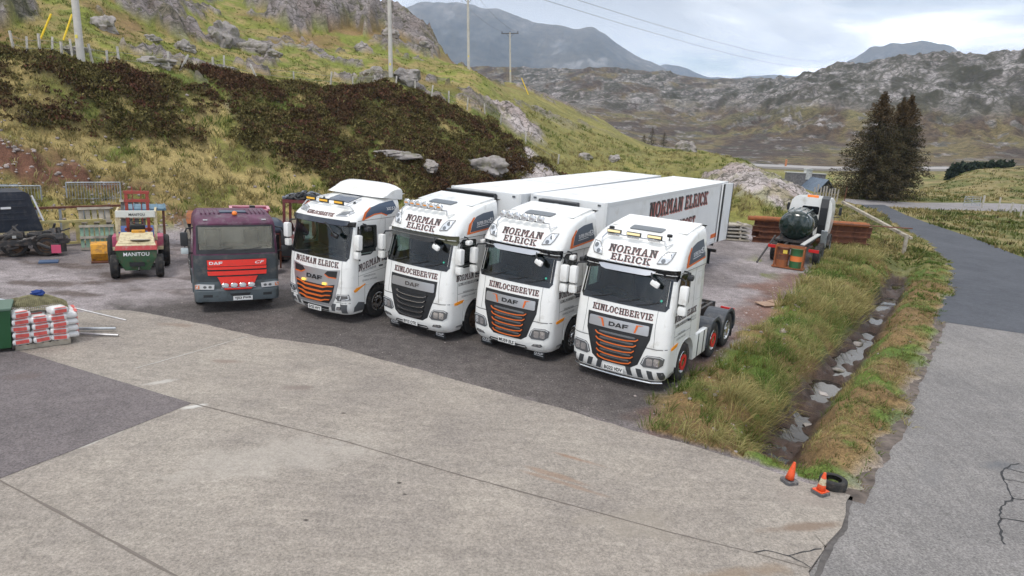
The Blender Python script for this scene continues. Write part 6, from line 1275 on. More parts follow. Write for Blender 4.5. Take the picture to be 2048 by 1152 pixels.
# timber goal post beside the road
g=crew('timber_gantry','long weathered timber beam on an upright post beside the road bend',(21.6,38.3),0,'timber frame')
MB().box((0,0,.50),(.16,.14,1.25)).build('post',WOOD,g)
m=MB();m.prism([(-.09,.1,.98),(.09,.1,.98),(.09,.1,1.12),(-.09,.1,1.12)],(-.55,7.0,1.0));m.build('beam',WOOD,g); m=MB();m.prism([(.16,-.1,.90),(.30,-.1,.90),(.30,-.1,1.02),(.16,-.1,1.02)],(-.55,6.6,.95));m.build('beam',WOOD,g)
# cardboard on the track
o=MB().box((0,0,.0),(.95,.55,.03)).box((.35,.22,.03),(.4,.34,.02),rot=.3).build('broken_board',M_('board_brown',(.36,.24,.17),.85,var=.2,vscale=5));o.location=(9.5,24.8,.06);o.rotation_euler=(.02,.02,.35);tag(o,'flat broken brown board lying on the red track','board')

# ---------------------------------------------------------------- cones and tyre
def cone(label,x,y,rz,lean,stripe):
    c=empty('traffic_cone',(x,y,.06),rz,label,'traffic cone','traffic cones at the edge of the concrete');c.scale=(.76,.76,.76)
    OR=M_('cone_orange',(.80,.10,.025),.5,dirt=((.25,.08,.04),.3,9))
    MB().prism([(-.17,-.12,0),(-.12,-.17,0),(.12,-.17,0),(.17,-.12,0),(.17,.12,0),(.12,.17,0),(-.12,.17,0),(-.17,.12,0)],(0,0,.07)).build('base',M_('cone_base',(.09,.09,.095),.8,dirt=((.25,.23,.21),.4,8)),c)
    if stripe: MB().box((0,0,.082),(.27,.27,.02),bev=.005).build('skirt',OR,c)
    M=Matrix.Translation((0,0,.09))@Matrix.Rotation(lean,4,'Y')
    MB().lathe([(.0,0),(.105,0),(.085,.14)],M,20).build('lower_cone',OR,c,smooth=True)
    MB().lathe([(.085,.14),(.058,.29)],M,20).build('sleeve',M_('dirty_sleeve',(.55,.50,.34),.6,dirt=((.30,.12,.04),.45,12)) if stripe else OR,c,smooth=True)
    MB().lathe([(.058,.29),(.032,.41),(.028,.43),(.0,.43)],M,20).build('cone_tip',OR,c,smooth=30);return c
cone('plain red traffic cone without a sleeve, standing beside the long green grass',5.23,11.46,.3,.16,False)
cone('red traffic cone with a dirty cream sleeve, next to the old tyre',5.66,11.13,.5,.10,True)
w=empty('flat_tyre',(6.0,11.42,.04),0,'worn black tyre lying flat beside the cones','tyre');w.scale=(.80,.80,.75)
MB().lathe([(.17,.02),(.19,0),(.26,0),(.295,.03),(.30,.09),(.30,.17),(.295,.21),(.26,.235),(.20,.235),(.175,.22),(.19,.20),(.20,.19),(.255,.19),(.27,.16),(.27,.07),(.255,.04),(.20,.04),(.17,.02)],None,40).build('tread',TYRE,w,smooth=35)

# ---------------------------------------------------------------- power poles
def pole(label,p,lean,h,arms,thick=.16):
    o=empty('power_pole',p,0,label,'power pole','wooden poles of the power line');o.rotation_euler=(0,lean,0)
    MB().tube((0,0,-1),(0,0,h),thick,thick*.72,14).build('pole',POLEM,o,smooth=40)
    if arms:
        a=MB().box((0,0,h-.15),(2.5,.12,.12)).box((0,.0,h-.45),(.08,.08,.5));a.tube((-.55,0,h-.18),(0,0,h-.75),.025).tube((.55,0,h-.18),(0,0,h-.75),.025);a.build('cross_arm',M_('dark_arm',(.10,.10,.10),.7),o)
        for x in (-1.15,0,1.15): MB().lathe([(0,0),(.05,0),(.08,.08),(.05,.14),(.08,.2),(0,.24)],Matrix.Translation((x,0,h-.08)),10).build('insulator',MATS['dark_arm'],o)
    MB().box((0,-thick,1.6),(.14,.02,.18)).build('warning_plate',M_('plate_yellow',(.7,.6,.1),.5),o)
    return o
pole('pale thick power pole at the far left, by the fence',(-24.14,39.3,7.3),-.02,9,True,.21);pole('pale power pole in the middle of the hill, second from the left',(-10.52,56.9,7.9),-.037,10,True,.18)
pole('power pole whose arms touch the top edge of the photo',(-6.37,81.6,10.7),-.055,7.9,True,.17);pole('small farthest power pole with a clear T-shaped cross-arm',(-2.11,107.,10.9),-.07,7.0,True,.15)
def wire(name,label,a,b,sag,r,mat,n=14):
    cu=MB();P=[Vector(a).lerp(Vector(b),i/n)-Vector((0,0,sag*4*(i/n)*(1-i/n))) for i in range(n+1)]
    for p,q in zip(P[:-1],P[1:]): cu.tube(p,q,r,n=5,caps=False)
    return tag(cu.build(name,mat),label,'wire','overhead power wires')
WM=M_('wire_grey',(.20,.21,.23),.6)
wire('overhead_wire','upper of two long wires crossing the cloudy sky to the right',(-3.4,60,17.2),(246,560,67),6,.022,WM);wire('overhead_wire','lower of two long wires crossing the cloudy sky to the right',(-5.2,60,16.8),(243,560,62),6,.022,WM)
for k,(x,nm) in enumerate(((-1.15,'left'),(1.15,'right'))):
    wire('overhead_wire','%s wire between the two far poles'%nm,(-6.8+x,81.6,18.5),(-2.6+x,107,17.9),.5,.012,WM)
YM=M_('yellow_guard',(.80,.55,.02),.5)
for (p,q,nm) in (((-29.6,44.0,8.6),(-29.0,44.6,10.5),'left'),((-28.4,44.6,9.0),(-28.1,45.2,10.6),'right'),((.55,92.2,8.9),(-.45,92.4,10.9),'distant tall'),((8.0,106,5.7),(7.2,106.2,7.1),'distant short')):
    tag(MB().tube(p,q,.055,n=8).build('stay_guard',YM),'%s yellow stay guard leaning on the grass slope'%nm,'stay guard','yellow guards on the pole stays')
# ---------------------------------------------------------------- fences
ORD='first,second,third,fourth,fifth,sixth,seventh,eighth,ninth,tenth,eleventh,twelfth,thirteenth,fourteenth,fifteenth,sixteenth,seventeenth,eighteenth,nineteenth,twentieth,twenty-first,twenty-second,twenty-third,twenty-fourth,twenty-fifth,twenty-sixth,twenty-seventh'.split(',')
FP=[(-28.2,39.9),(-27.2,39.5),(-26.5,39.5),(-25.9,39.6),(-25.1,39.2),(-24.6,39.3),(-23.9,39.9),(-23.3,40.3),(-22.8,40.6),(-21.4,43.5),(-21.1,44.2),(-20.1,46.6),(-19.8,47.6),(-18.4,49.6),(-16.6,52.),(-14.6,54.3),(-13,54.6),(-11.3,54.6),(-9.9,55.6),(-8.6,56.9),(-7.4,57.6),(-6.2,59.6),(-4.8,61.6),(-3.3,62.4),(-1.9,62.9),(.4,61.4),(3.2,59.)]
pz_=gz([p[0] for p in FP],[p[1] for p in FP]); pm=MB().box((0,0,.40),(.10,.10,1.25)).build('fence_post',M_('post_pale',(.46,.43,.38),.9,var=.3,vscale=4)); first=True
for i,((x,y),z) in enumerate(zip(FP,pz_)):
    o=pm if i==0 else pm.copy()
    if i: COL.objects.link(o)
    o.location=(x,y,z);o.rotation_euler=(random.uniform(-.08,.08),random.uniform(-.12,.12) if i not in(10,13) else .5,i*.7);o.scale=(1,1,random.uniform(.75,1.1));tag(o,'weathered pale post of the hillside wire fence, %s from the left'%ORD[i],'fence post','posts of the hillside fence')
wv=MB()
for h in (.35,.75):
    for i in range(len(FP)-1): wv.tube((*FP[i],pz_[i]+h),(*FP[i+1],pz_[i+1]+h),.008,n=4,caps=False)
tag(wv.build('fence_wire',M_('wire_grey',(.20,.21,.23),.6)),'thin grey wires strung along the hillside fence posts','fence wire')
RF=[(46.6,70.4),(47.3,69.),(47.0,66.8),(46.4,64.5),(45.9,62.6),(45.2,60.8),(44.8,59),(44.3,57.2),(44,55.6),(43.6,54.)]
for i,(x,y) in enumerate(RF):
    o=pm.copy();COL.objects.link(o);o.location=(x,y,gz1(x,y));o.rotation_euler=(0,random.uniform(-.1,.1),i);o.scale=(1.3,1.3,1.25 if i<2 else 1);tag(o,'pale post of the field fence, %s from the gate'%ORD[i],'fence post','posts of the field fence by the gate')
gt=empty('field_gate',(46.2,70.2,0),math.atan2(-.2,-1.6),'grey metal field gate standing open beside its posts beyond the road','gate')
m=MB()
for k in range(6): m.tube((0,0,.25+.17*k),(1.75,0,.25+.17*k),.022,n=6)
m.build('gate_bar',GALV,gt);m=MB();[m.tube((x,0,.2),(x,0,1.15),.028,n=6) for x in (0,.9,1.75)];m.tube((0,0,.2),(1.75,0,1.1),.02,n=6);m.build('gate_frame',GALV,gt)
for i in range(9):
    x,y=28.0+.33*i,66.4+.12*i;o=MB().box((0,0,.5),(.16,.03,1.35+.15*math.sin(i*2.1))).build('fence_paling',M_('paling_grey',(.34,.31,.27),.9,var=.3,vscale=3));o.location=(x,y,gz1(x,y)+.1);o.rotation_euler=(0,random.uniform(-.04,.04),.3);tag(o,'upright grey board in front of the small stone hut, %s from the left'%ORD[i],'fence paling','palings in front of the hut')
tag(MB().tube((31.2,67,0),(31.25,67,1.5),.04,n=6).build('fence_stake',RUST),'thin leaning stake at the right end of the palings','stake')
# ---------------------------------------------------------------- hut and wall
h=empty('stone_hut',(33.5,78.2,-.7),.15,'small stone hut with a blue-grey slate roof and white chimney beyond the rocks','hut')
STN=M_('rubble_stone',(.25,.24,.25),.9,bump=.8,bscale=6,var2=(.12,.12,.13),vscale=5)
m=MB();m.prism([(-1.1,-1.2,0),(1.1,-1.2,0),(1.1,-1.2,.75),(0,-1.2,1.95),(-1.1,-1.2,.75)],(0,4,0));m.build('wall',M_('hut_wall',(.07,.075,.085),.9,var=.3,vscale=3),h)
m=MB();m.prism([(-1.25,-1.4,.66),(0,-1.4,2.10),(0,-1.4,2.20),(-1.33,-1.4,.70)],(0,4.4,0));m.prism([(1.25,-1.4,.66),(0.0,-1.4,2.10),(0.0,-1.4,2.20),(1.33,-1.4,.70)],(0,4.4,0));rf=m.build('roof',M_('slate_roof',(.13,.17,.23),.6,var=.2,vscale=4),h)
MB().box((-.3,2.4,2.4),(.7,.6,1.1)).box((-.3,2.4,3.0),(.8,.7,.1)).build('chimney',M_('white_harl',(.55,.56,.55),.8,var=.2,vscale=4),rf)
w=empty('stone_wall',(32.6,80.5,.0),.1,'low rubble stone wall with a pale coping left of the hut','wall')
MB().box((0,0,.6),(4.6,.5,2.4)).build('wall',STN,w);MB().box((0,0,1.85),(4.8,.6,.10)).build('coping',M_('coping',(.5,.5,.48),.9),w)
tag(MB().box((36.,96,2.2),(.2,.2,.9)).build('marker_post',M_('marker_orange',(.55,.22,.12),.8)),'short orange-brown post above the hut','post')
# ---------------------------------------------------------------- far road with kerb line
P=[(62,222),(75,219),(92,212),(108,204),(124,195),(140,186),(158,175)]
v=[];f=[]
for i,(x,y) in enumerate(P):
    r=math.hypot(x,y);z=float(zbase(np.array([x]),np.array([y]))[0])+.5
    v+=[(x*(1-1.6/r),y*(1-1.6/r),z),(x*(1+3./r),y*(1+3./r),z+.5),(x*(1-1.7/r),y*(1-1.7/r),z-2.5),(x*(1+3./r),y*(1+3./r),z-2.5)]
    if i:k=4*i;f+=[(k-4,k,k+1,k-3),(k-2,k+2,k,k-4),(k-3,k+1,k+3,k-1)]
me=bpy.data.meshes.new('far_road');me.from_pydata(v,[],f);tag(link('far_road',me,M_('far_road',(.33,.31,.30),.9)),kind='structure')

# ---------------------------------------------------------------- conifers
NEED=M_('conifer_foliage',(.03,.03,.015),.95,attr='col',spec=.1); BARK=M_('bark',(.10,.075,.06),.9,bump=.6,bscale=12,var=.3,vscale=4)
def conifer(label,x,y,h,r,seed,dens=1.,bare=.1,tint=(.085,.062,.035),tint2=(.030,.038,.016),group='tall conifers beside the road junction',z=None,leanx=0):
    rn=np.random.default_rng(seed);z0=gz1(x,y) if z is None else z;t=empty('conifer_tree',(x,y,z0-.2),0,label,'tree',group)
    MB().tube((0,0,0),(leanx,0,h*.97),.24*h/12,.03,10).build('trunk',BARK,t)
    nb=int(150*dens);V=[];Cc=[];F=[];lv=MB()
    for i in range(nb):
        k=(i+rn.random())/nb;zz=h*(bare+(1-bare)*k);L=r*(1-k)**.82*(.42+.70*rn.random())*(.55+.45*min(1,k*5+.25));a=i*2.4+rn.random();dz=-.10*L+ (.25*L if k>.7 else 0)
        d=np.array([math.cos(a),math.sin(a),0]);p0=np.array([leanx*k,0,zz]);p1=p0+d*L+np.array([0,0,dz])
        if i%2==0: lv.tube(p0,p1,.03*h/12,.008,4,False)
        n=int(58*L/r*dens)+10;s=rn.random(n)**.75;pos=p0+(p1-p0)*s[:,None];per=np.array([-d[1],d[0],0]);w=(rn.random(n)-.5)*2*(.10+.34*L*.35*(1-.55*s));pos=pos+per*w[:,None]+np.stack([0*s,0*s,(rn.random(n)-.62)*.42],1)
        q=rn.standard_normal((n,3))*.5+d*.8;q[:,2]-=.25;q/=np.linalg.norm(q,axis=1)[:,None];e=np.cross(q,rn.standard_normal((n,3)));e/=np.linalg.norm(e,axis=1)[:,None];sz=(.07+.09*rn.random(n))*(h/12)**.5
        b=len(V);tri=np.stack([pos-e*sz[:,None]*.35,pos+e*sz[:,None]*.35,pos+q*sz[:,None]*1.7],1).reshape(-1,3);V.append(tri)
        c=np.array(tint)+(np.array(tint2)-np.array(tint))*rn.random((n,1));c=c*(.6+.9*rn.random((n,1)));
        if k>.72: c=c*(1-.28)+np.array([.13,.065,.03])*.28
        Cc.append(np.repeat(c,3,0))
    V=np.concatenate(V);Cc=np.concatenate(Cc);lv.build('limbs',BARK,t);link('crown',npmesh('crown',V,[np.arange(len(V)).reshape(-1,3)],Cc),NEED,t);return t
conifer('tallest dark conifer, left of the pair by the road junction',36.0,72.5,10.9,4.9,1,2.8,.05,(.085,.062,.035),(.042,.044,.023))
conifer('conifer with a long bare trunk, right of the pair by the road junction',41.4,77.5,11.2,4.0,2,2.4,.15,(.085,.062,.035),(.042,.044,.023),z=-.2)
conifer('smaller conifer squeezed between and behind the tall pair',39.6,75.6,10.8,4.2,3,2.4,.06,(.085,.062,.035),(.042,.044,.023),z=-.2)
for i,(x,y,hh,nm) in enumerate(((21.6,118,3.9,'larger'),(20.3,118,2.7,'smaller left'),(24.,120,3.2,'smaller right'))): conifer('%s dark conifer of the small clump under the green spur'%nm,x,y,hh,1.5,10+i,.5,.02,(.02,.028,.015),(.014,.022,.012),'clump of small conifers in the valley',z=1.9)
# plantation: a far-off wood
rn=np.random.default_rng(4);V=[];Fq=[];Cq=[]
for i in range(150):
    az=R(31.1+3.6*rn.random());rr_=192+12*rn.random();x,y=rr_*math.sin(az),rr_*math.cos(az);z=float(zbase(np.array([x]),np.array([y]))[0])-1.5;hh=3.6+1.2*rn.random()+(math.degrees(az)-31)*.25;n=130
    k=rn.random(n);a=rn.random(n)*6.28;rad=1.2*(1-k)*(.6+.5*rn.random(n));P=np.stack([x+rad*np.cos(a),y+rad*np.sin(a),z+hh*k],1);q=rn.standard_normal((n,3))*.3;e=rn.standard_normal((n,3))*.3;V.append(np.stack([P-e,P+e,P+q*1.3],1).reshape(-1,3));Cq.append(np.repeat(np.array([[.030,.040,.024]])*(.6+rn.random((n,1))),3,0))
V=np.concatenate(V);tag(link('plantation',npmesh('plantation',V,[np.arange(len(V)).reshape(-1,3)],np.concatenate(Cq)),NEED),'dark square plantation of conifers on the far hillside','wood',kind='stuff')
# ================================================================ scrap corner on the left
PINK=M_('faded_pink',(.42,.07,.14),.6,var=.3,vscale=4,dirt=((.30,.20,.18),.35,6)); CREAM=M_('cream_paint',(.60,.52,.33),.6,dirt=((.30,.20,.12),.4,7)); GRN=M_('machine_green',(.035,.105,.045),.55,dirt=((.10,.07,.04),.45,6)); YEL=M_('machine_yellow',(.68,.32,.02),.6,dirt=((.20,.10,.05),.45,5)); REDD=M_('mast_red',(.36,.055,.04),.6,dirt=((.16,.08,.05),.4,6)); BLUEM=M_('blue_drum',(.03,.07,.22),.5)
def rough_forklift():
    t=crew('rough_terrain_forklift','old red, green and cream forklift with its red mast standing behind the cab','_' and (-12.78,22.95),-26,'forklift')
    for sd in (1,-1):
        wheel(t,sd*.68,.35,.40,.26,sd,'dark',rim=.2); w=wheel(t,sd*.80,2.2,.58,.38,sd,'dark',rim=.28)
        f=MB().box((sd*.66,1.9,1.0),(.30,.65,.42),bev=.04).build('rear_fender',PINK,t);MB().box((sd*.66,1.55,.78),(.29,.04,.12)).build('fender_edge',CREAM,f)
    cw=MB();cw.prism([(-.62,.15,.98),(.62,.15,.98),(.60,.10,.72),(.38,.18,.28),(-.38,.18,.28),(-.60,.10,.72)],(0,.75,0));cwo=cw.build('counterweight',GRN,t)
    MB().box((.0,.12,.50),(.46,.04,.14)).build('tow_slot',BLK,cwo);MB().tube((.05,.05,.30),(.05,.16,.42),.03).build('tow_pin',BLK,cwo)
    MB().prism([(-.64,.08,1.0),(.64,.08,1.0),(.62,.12,1.14),(-.62,.12,1.14)],(0,.9,0)).build('red_band',M_('hood_red',(.50,.06,.06),.5,dirt=((.4,.3,.25),.3,6)),t)
    MB().prism([(-.60,.14,1.145),(.60,.14,1.145),(.54,.5,1.24),(.5,1.1,1.42),(-.5,1.1,1.42),(-.54,.5,1.24)],(0,.02,.02)).box((0,.75,1.16),(1.1,1.0,.14),bev=.03).build('hood',CREAM,t)
    MB().lathe([(0,0),(.30,0),(.32,.02),(0,.03)],Matrix.Translation((.12,.55,1.26))@Matrix.Rotation(-.15,4,'X'),20).build('hood_plate',M_('stone_plate',(.38,.36,.33),.8),t);MB().box((.05,1.15,1.46),(.42,.18,.10),bev=.02).build('yellow_cover',YEL,t)
    decal('name_lettering',glyph_polys('MANITOU',.13,.78),lambda u,v,o:Vector((.0+u,.06-o,.80+v)),INKW,cwo,.0,.01,step=0)
    fr=MB()
    for sd in (1,-1): fr.box((sd*.60,1.15,1.65),(.08,.08,1.0)).box((sd*.60,2.3,1.7),(.07,.07,.9)).box((sd*.60,1.7,2.12),(.06,1.1,.06))
    fo=fr.build('cab_frame',CREAM,t);MB().box((0,1.1,2.08),(1.22,.06,.24),bev=.02).build('header_board',M_('header_white',(.66,.66,.60),.5),fo);decal('name_lettering',glyph_polys('MANITOU',.09,.50),lambda u,v,o:Vector((.04+u,1.065-o,2.02+v)),INKB,fo,.0,.004,step=0)
    m=MB();
    for sd in (1,-1): m.box((sd*.34,2.55,1.50),(.10,.14,2.4)).box((sd*.14,2.6,2.0),(.03,.05,1.7))
    for z in (2.36,2.66): m.box((0,2.53,z),(.84,.12,.10))
    m.box((0,2.53,1.3),(.9,.1,.1));m.build('mast',REDD,t)
    s=MB().box((0,1.75,1.35),(.5,.12,.5),bev=.04).box((0,1.55,1.12),(.5,.45,.12),bev=.03).build('seat',BLK,t);MB().lathe([(.17+.014*math.cos(a),.014*math.sin(a)) for a in np.linspace(0,2*PI,8)],Matrix.Translation((0,2.05,1.62))@Matrix.Rotation(-.5,4,'X'),20).build('steering_wheel',BLK,t)
    MB().box((0,1.6,.75),(1.1,1.9,.4)).box((0,.35,.40),(1.3,.12,.12)).build('chassis',CHAS,t)
rough_forklift()
def fence_panel(label,x0,y0,x1,y1,z0,h,mesh=((0,1),)):
    L=math.hypot(x1-x0,y1-y0);t=empty('mesh_panel',(x0,y0,z0),math.atan2(y1-y0,x1-x0),label,'fence panel','steel mesh panels at the foot of the bank')
    f=MB();f.tube((0,0,h),(L,0,h),.03).tube((0,0,.1),(L,0,.1),.025);[f.tube((x,0,0),(x,0,h),.03) for x in (0,L)];f.build('frame',GALV,t)
    m=MB()
    for a,b in mesh:
        n=int((b-a)*L/.11)
        for i in range(n+1): x=L*a+(b-a)*L*i/max(1,n);m.tube((x,0,.1),(x,0,h),.011,n=4,caps=False)
        for z in (.5,.95,1.4,h-.1): m.tube((L*a,0,z),(L*b,0,z),.009,n=4,caps=False)
    m.build('mesh',GALV,t)
fence_panel('left galvanised mesh panel behind the dark box body',-24.4,27.3,-20.75,30.1,.0,2.0,((.5,1),))
fence_panel('right galvanised mesh panel behind the pallets',-20.05,30.75,-18.35,32.0,.0,2.12,((0,1),))
tag(MB().box((-23.2,28.9,1.97),(3.8,.07,.09),rot=math.atan2(2.6,3.2)).build('steel_rail',GALV),'long grey steel rail laid along the top of the mesh panels','rail')
def box_body():
    t=crew('truck_body','upturned dark navy truck body with ribbed panels and white label strips','_' and (-19.6,25.6),-47,'truck body')
    DN=M_('dark_navy_panel',(.022,.027,.040),.55,var=.25,vscale=3,dirt=((.07,.07,.075),.35,4))
    b=MB();b.prism([(-2.6,0,.72),(1.60,0,.72),(1.25,0,2.15),(1.1,0,2.25),(-2.6,0,2.25)],(0,1.3,0));bo=b.build('panel',DN,t)
    r=MB();[r.box((-.6,-.03,z),(3.4,.06,.04)) for z in (1.2,1.45,1.7,1.95)];r.build('panel_rib',DN,bo)
    MB().box((.45,-.05,1.66),(.32,.03,.08)).build('white_strip',INKW,bo);MB().box((-1.05,-.05,1.50),(.20,.03,.10)).build('white_strip',INKW,bo);MB().prism([(1.30,-.03,2.1),(1.36,-.03,2.1),(1.66,-.03,1.1),(1.60,-.03,1.1)],(0,.04,0)).build('pale_edge',INKW,bo)
box_body()
def wreck(label,x,y,rz,L,seed):
    rn=random.Random(seed);t=crew('scrap_chassis',label,(x,y),rz,'scrap metal')
    f=MB();[f.box((0,s,.55),(L,.09,.2)) for s in (-.4,.4)];[f.box((-L/2+L*k/5,0,.55),(.08,.9,.14)) for k in range(6)];f.build('frame',CHAS,t)
    a=MB()
    for k in range(26):
        p=Vector((rn.uniform(-L/2,L/2),rn.uniform(-.6,.5),rn.uniform(.2,.8)));q=p+Vector((rn.uniform(-.8,.8),rn.uniform(-.3,.3),rn.uniform(-.35,.35)));a.tube(p,q,rn.uniform(.02,.07),n=6)
    for k in range(9): a.box((rn.uniform(-L/2,L/2),rn.uniform(-.5,.4),rn.uniform(.3,.85)),(rn.uniform(.15,.5),rn.uniform(.15,.4),rn.uniform(.1,.35)),rot=Matrix.Rotation(rn.uniform(-.6,.6),4,'X')@Matrix.Rotation(rn.uniform(-1,1),4,'Z'),bev=.02)
    a.build('mangled_parts',CHAS,t);c=MB();[c.box((rn.uniform(-L/2,L/2),-.55,rn.uniform(.5,.85)),(.12,.05,.09),rot=rn.random()) for _ in range(3)];c.build('pale_fittings',M_('dull_alloy',(.40,.40,.38),.6),t)
    for s in (-1,1): wheel(t,L*.34*s,-.35,.42,.25,-1,'mud',rz=PI/2)
wreck('heap of dark chassis scrap in front of the navy truck body',-19.0,24.9,-38,4.4,3);wreck('low axle and chassis scrap right of the navy truck body',-18.3,25.7,-35,1.5,8)
tag(MB().box((-16.85,24.95,.42),(.30,.04,.30),rot=.4).build('pink_board',M_('bright_pink',(.60,.08,.16),.6)),'small bright pink board leaning on the scrap heap','board')
tag(MB().box((-16.9,24.55,.03),(.60,.42,.05),rot=.5).build('blue_sheet',M_('blue_sheet',(.06,.10,.18),.7)),'flat dark blue sheet lying on the gravel by the scrap','sheet')
def girder(label,p,rz,L,H,mat,posts,nm='lattice_girder',cat='girder'):
    t=crew(nm,label,p,rz,cat);m=MB();m.box((0,0,H),(L,.12,.09));m.box((0,0,.12),(L,.12,.09));m.build('rail',mat,t);q=MB();wd=.22 if nm=='steel_rack' else .10;[q.box((-L/2+L*k/(posts-1),0,H/2+.05),(wd,.05,H-.1)) for k in range(posts)];q.build('upright',mat if nm=='steel_rack' else GALV,t);return t
girder('long rust brown girder with grey uprights behind the yellow rack',(-18.9,29.2),-42,4.2,1.30,RUST,6);girder('cream yellow steel rack with five bays in front of the brown girder',(-17.9,27.6),-40,2.2,1.0,M_('rack_yellow',(.50,.42,.17),.6,dirt=((.25,.2,.15),.4,5)),6,'steel_rack','rack')
def pallet(label,x,y,z,rz,tilt,mat,w=1.2,h=1.0,n=7):
    t=empty('pallet',(x,y,z),0,label,'pallet','pallets leaning by the yellow bucket');t.rotation_euler=(tilt,0,rz)
    m=MB();[m.box((-w/2+w*(k+.5)/n,0,h/2),(w/n*.72,.02,h)) for k in range(n)];m.build('deck_boards',mat,t);q=MB();[q.box((0,-.06,zz),(w,.09,.10)) for zz in (.06,h/2,h-.06)];q.build('bearers',WOOD if mat!=WOOD else mat,t)
pallet('pale green wooden pallet leaning upright behind the yellow bucket',-16.6,27.1,.0,math.radians(32),R(-12),M_('pale_green_wood',(.24,.36,.27),.85,var=.3,vscale=4))
pallet('weathered grey pallet leaning left behind the green one',-17.4,28.4,.25,math.radians(38),R(-20),WOOD,1.2,1.25,5);pallet('dark grey pallet propped against the mesh panel',-16.2,29.0,.3,math.radians(20),R(-15),M_('dark_wood',(.15,.14,.13),.9,var=.3,vscale=4),1.0,1.5,4)
bk=crew('digger_bucket','yellow rust-streaked digger bucket lying beside the forklift wheel',(-15.0,25.2),-30,'bucket')
m=MB();m.prism([(-.62,0,.05),(-.62,-.15,.35),(-.62,.0,.66),(-.62,.45,.70),(-.62,.6,.1)],(1.24,0,0));m.build('shell',YEL,bk);m=MB();m.box((.35,-.10,.4),(.06,.14,.5)).box((.12,-.10,.4),(.06,.14,.5)).box((.24,-.17,.55),(.3,.03,.12));m.build('lugs',YEL,bk);MB().box((0,-.1,.04),(1.26,.2,.05)).build('cutting_edge',RUST,bk)
bd=crew('blue_drum_heap','blue plastic drum lying behind the forklift cab',(-14.75,26.6),-30,'drum');MB().tube((-.6,0,.75),(.6,0,.75),.42,n=20).build('shell',BLUEM,bd,smooth=40);MB().tube((-.6,0,.75),(-.64,0,.75),.3,n=20).build('cap',BLK,bd);MB().box((0,0,.2),(1.3,.7,.35)).build('cradle',RUST,bd)
bt=crew('steel_trailer','flat blue steel deck behind the forklift mast',(-15.3,28.4),-28,'trailer');MB().box((0,0,1.62),(1.5,1.4,.08)).build('deck',M_('deck_blue',(.12,.20,.26),.6,var=.3,vscale=5),bt);m=MB();[m.box((-.70+.28*k,0,1.67),(.04,1.4,.04)) for k in range(6)];m.build('deck_rib',MATS['deck_blue'],bt);m=MB();[m.box((x,y,.8),(.08,.08,1.6)) for x in (-.65,.65) for y in (-.6,.6)];m.build('leg',RUST,bt)
# old orange tractor half hidden behind the purple truck
def old_tractor(label,x,y,rz,style):
    t=crew('old_tractor',label,(x,y),rz,'tractor','derelict tractors')
    for sd in (1,-1):
        wheel(t,sd*.72,1.2,.74,.40,sd,'orange' ,rim=.42); wheel(t,sd*.62,-1.0,.42,.22,sd,'orange',rim=.24)
        f=MB();T=np.linspace(.4,2.6,8)
        for t0,t1 in zip(T[:-1],T[1:]): f.prism([(sd*.5,1.2+.82*math.cos(t0),.74+.82*math.sin(t0)),(sd*.5,1.2+.82*math.cos(t1),.74+.82*math.sin(t1)),(sd*.5,1.2+.86*math.cos(t1),.74+.86*math.sin(t1)),(sd*.5,1.2+.86*math.cos(t0),.74+.86*math.sin(t0))],(sd*.42,0,0))
        f.build('fender',style,t)
    m=MB();m.box((0,-.4,.95),(.5,1.7,.55),bev=.05);m.build('bonnet',style,t);MB().box((0,.3,.7),(.45,2.6,.35)).build('chassis',CHAS,t);MB().box((0,1.1,1.15),(.45,.4,.1),bev=.03).box((0,1.3,1.35),(.45,.08,.35),bev=.03).build('seat',BLK,t);MB().box((0,-1.28,.95),(.44,.05,.45)).build('radiator_grille',BLK,t)
    MB().tube((.12,-.5,1.2),(.12,-.5,1.75),.035).build('exhaust',RUST,t);MB().lathe([(.18+.014*math.cos(a),.014*math.sin(a)) for a in np.linspace(0,2*PI,8)],Matrix.Translation((0,.55,1.45))@Matrix.Rotation(.5,4,'X'),18).build('steering_wheel',BLK,t);return t
old_tractor('orange-brown derelict tractor left of the purple truck',-12.25,27.5,-20,RUSTO)
t=old_tractor('maroon derelict tractor with a high cab frame behind the leftmost white truck',-8.35,26.1,-5,M_('maroon_paint',(.16,.035,.035),.6,dirt=((.10,.06,.04),.4,5)))
m=MB();[m.box((x,y,1.9),(.09,.09,1.3)) for x in (-.55,.55) for y in (.5,1.5)];m.box((0,.5,2.5),(1.2,.1,.12)).box((0,1.5,2.5),(1.2,.1,.12)).box((-.55,1,2.5),(.1,1,.12)).box((.55,1,2.5),(.1,1,.12)).box((0,1,2.44),(1.1,1,.04));m.build('cab_frame',MATS['maroon_paint'],t)
hs=crew('hose_heap','tangled heap of grey and black hoses on the maroon tractor roof',(-8.3,27.1,2.50),-5,'hoses')
rn=random.Random(5)
for j in range(3):
    m=MB();
    for k in range(9):
        P=[];x,y,z=rn.uniform(-.55,.55),rn.uniform(-.4,.4),.08
        for i in range(7): P.append((x,y,z));x+=rn.uniform(-.28,.28);y+=rn.uniform(-.2,.2);x=max(-.7,min(.7,x));y=max(-.5,min(.5,y));z=.06+.28*rn.random()*(1-abs(x)*.9)
        m.path(P,.035+.015*j,6)
    m.build('hose',(CHAS,M_('grey_hose',(.20,.22,.25),.6),BLK)[j],hs)
tag(MB().box((-12.6,26.5,.75),(.12,.03,1.7),rot=Matrix.Rotation(-.25,4,'Y')).build('wooden_plank',WOOD),'thin pale plank leaning on the orange-brown tractor','plank')
tb=crew('pink_tub','large faded pink open tub full of white scraps behind the purple truck',(-10.1,26.1),-24,'tub')
m=MB();a=[(-.66,-.5),(.66,-.5),(.66,.5),(-.66,.5)]
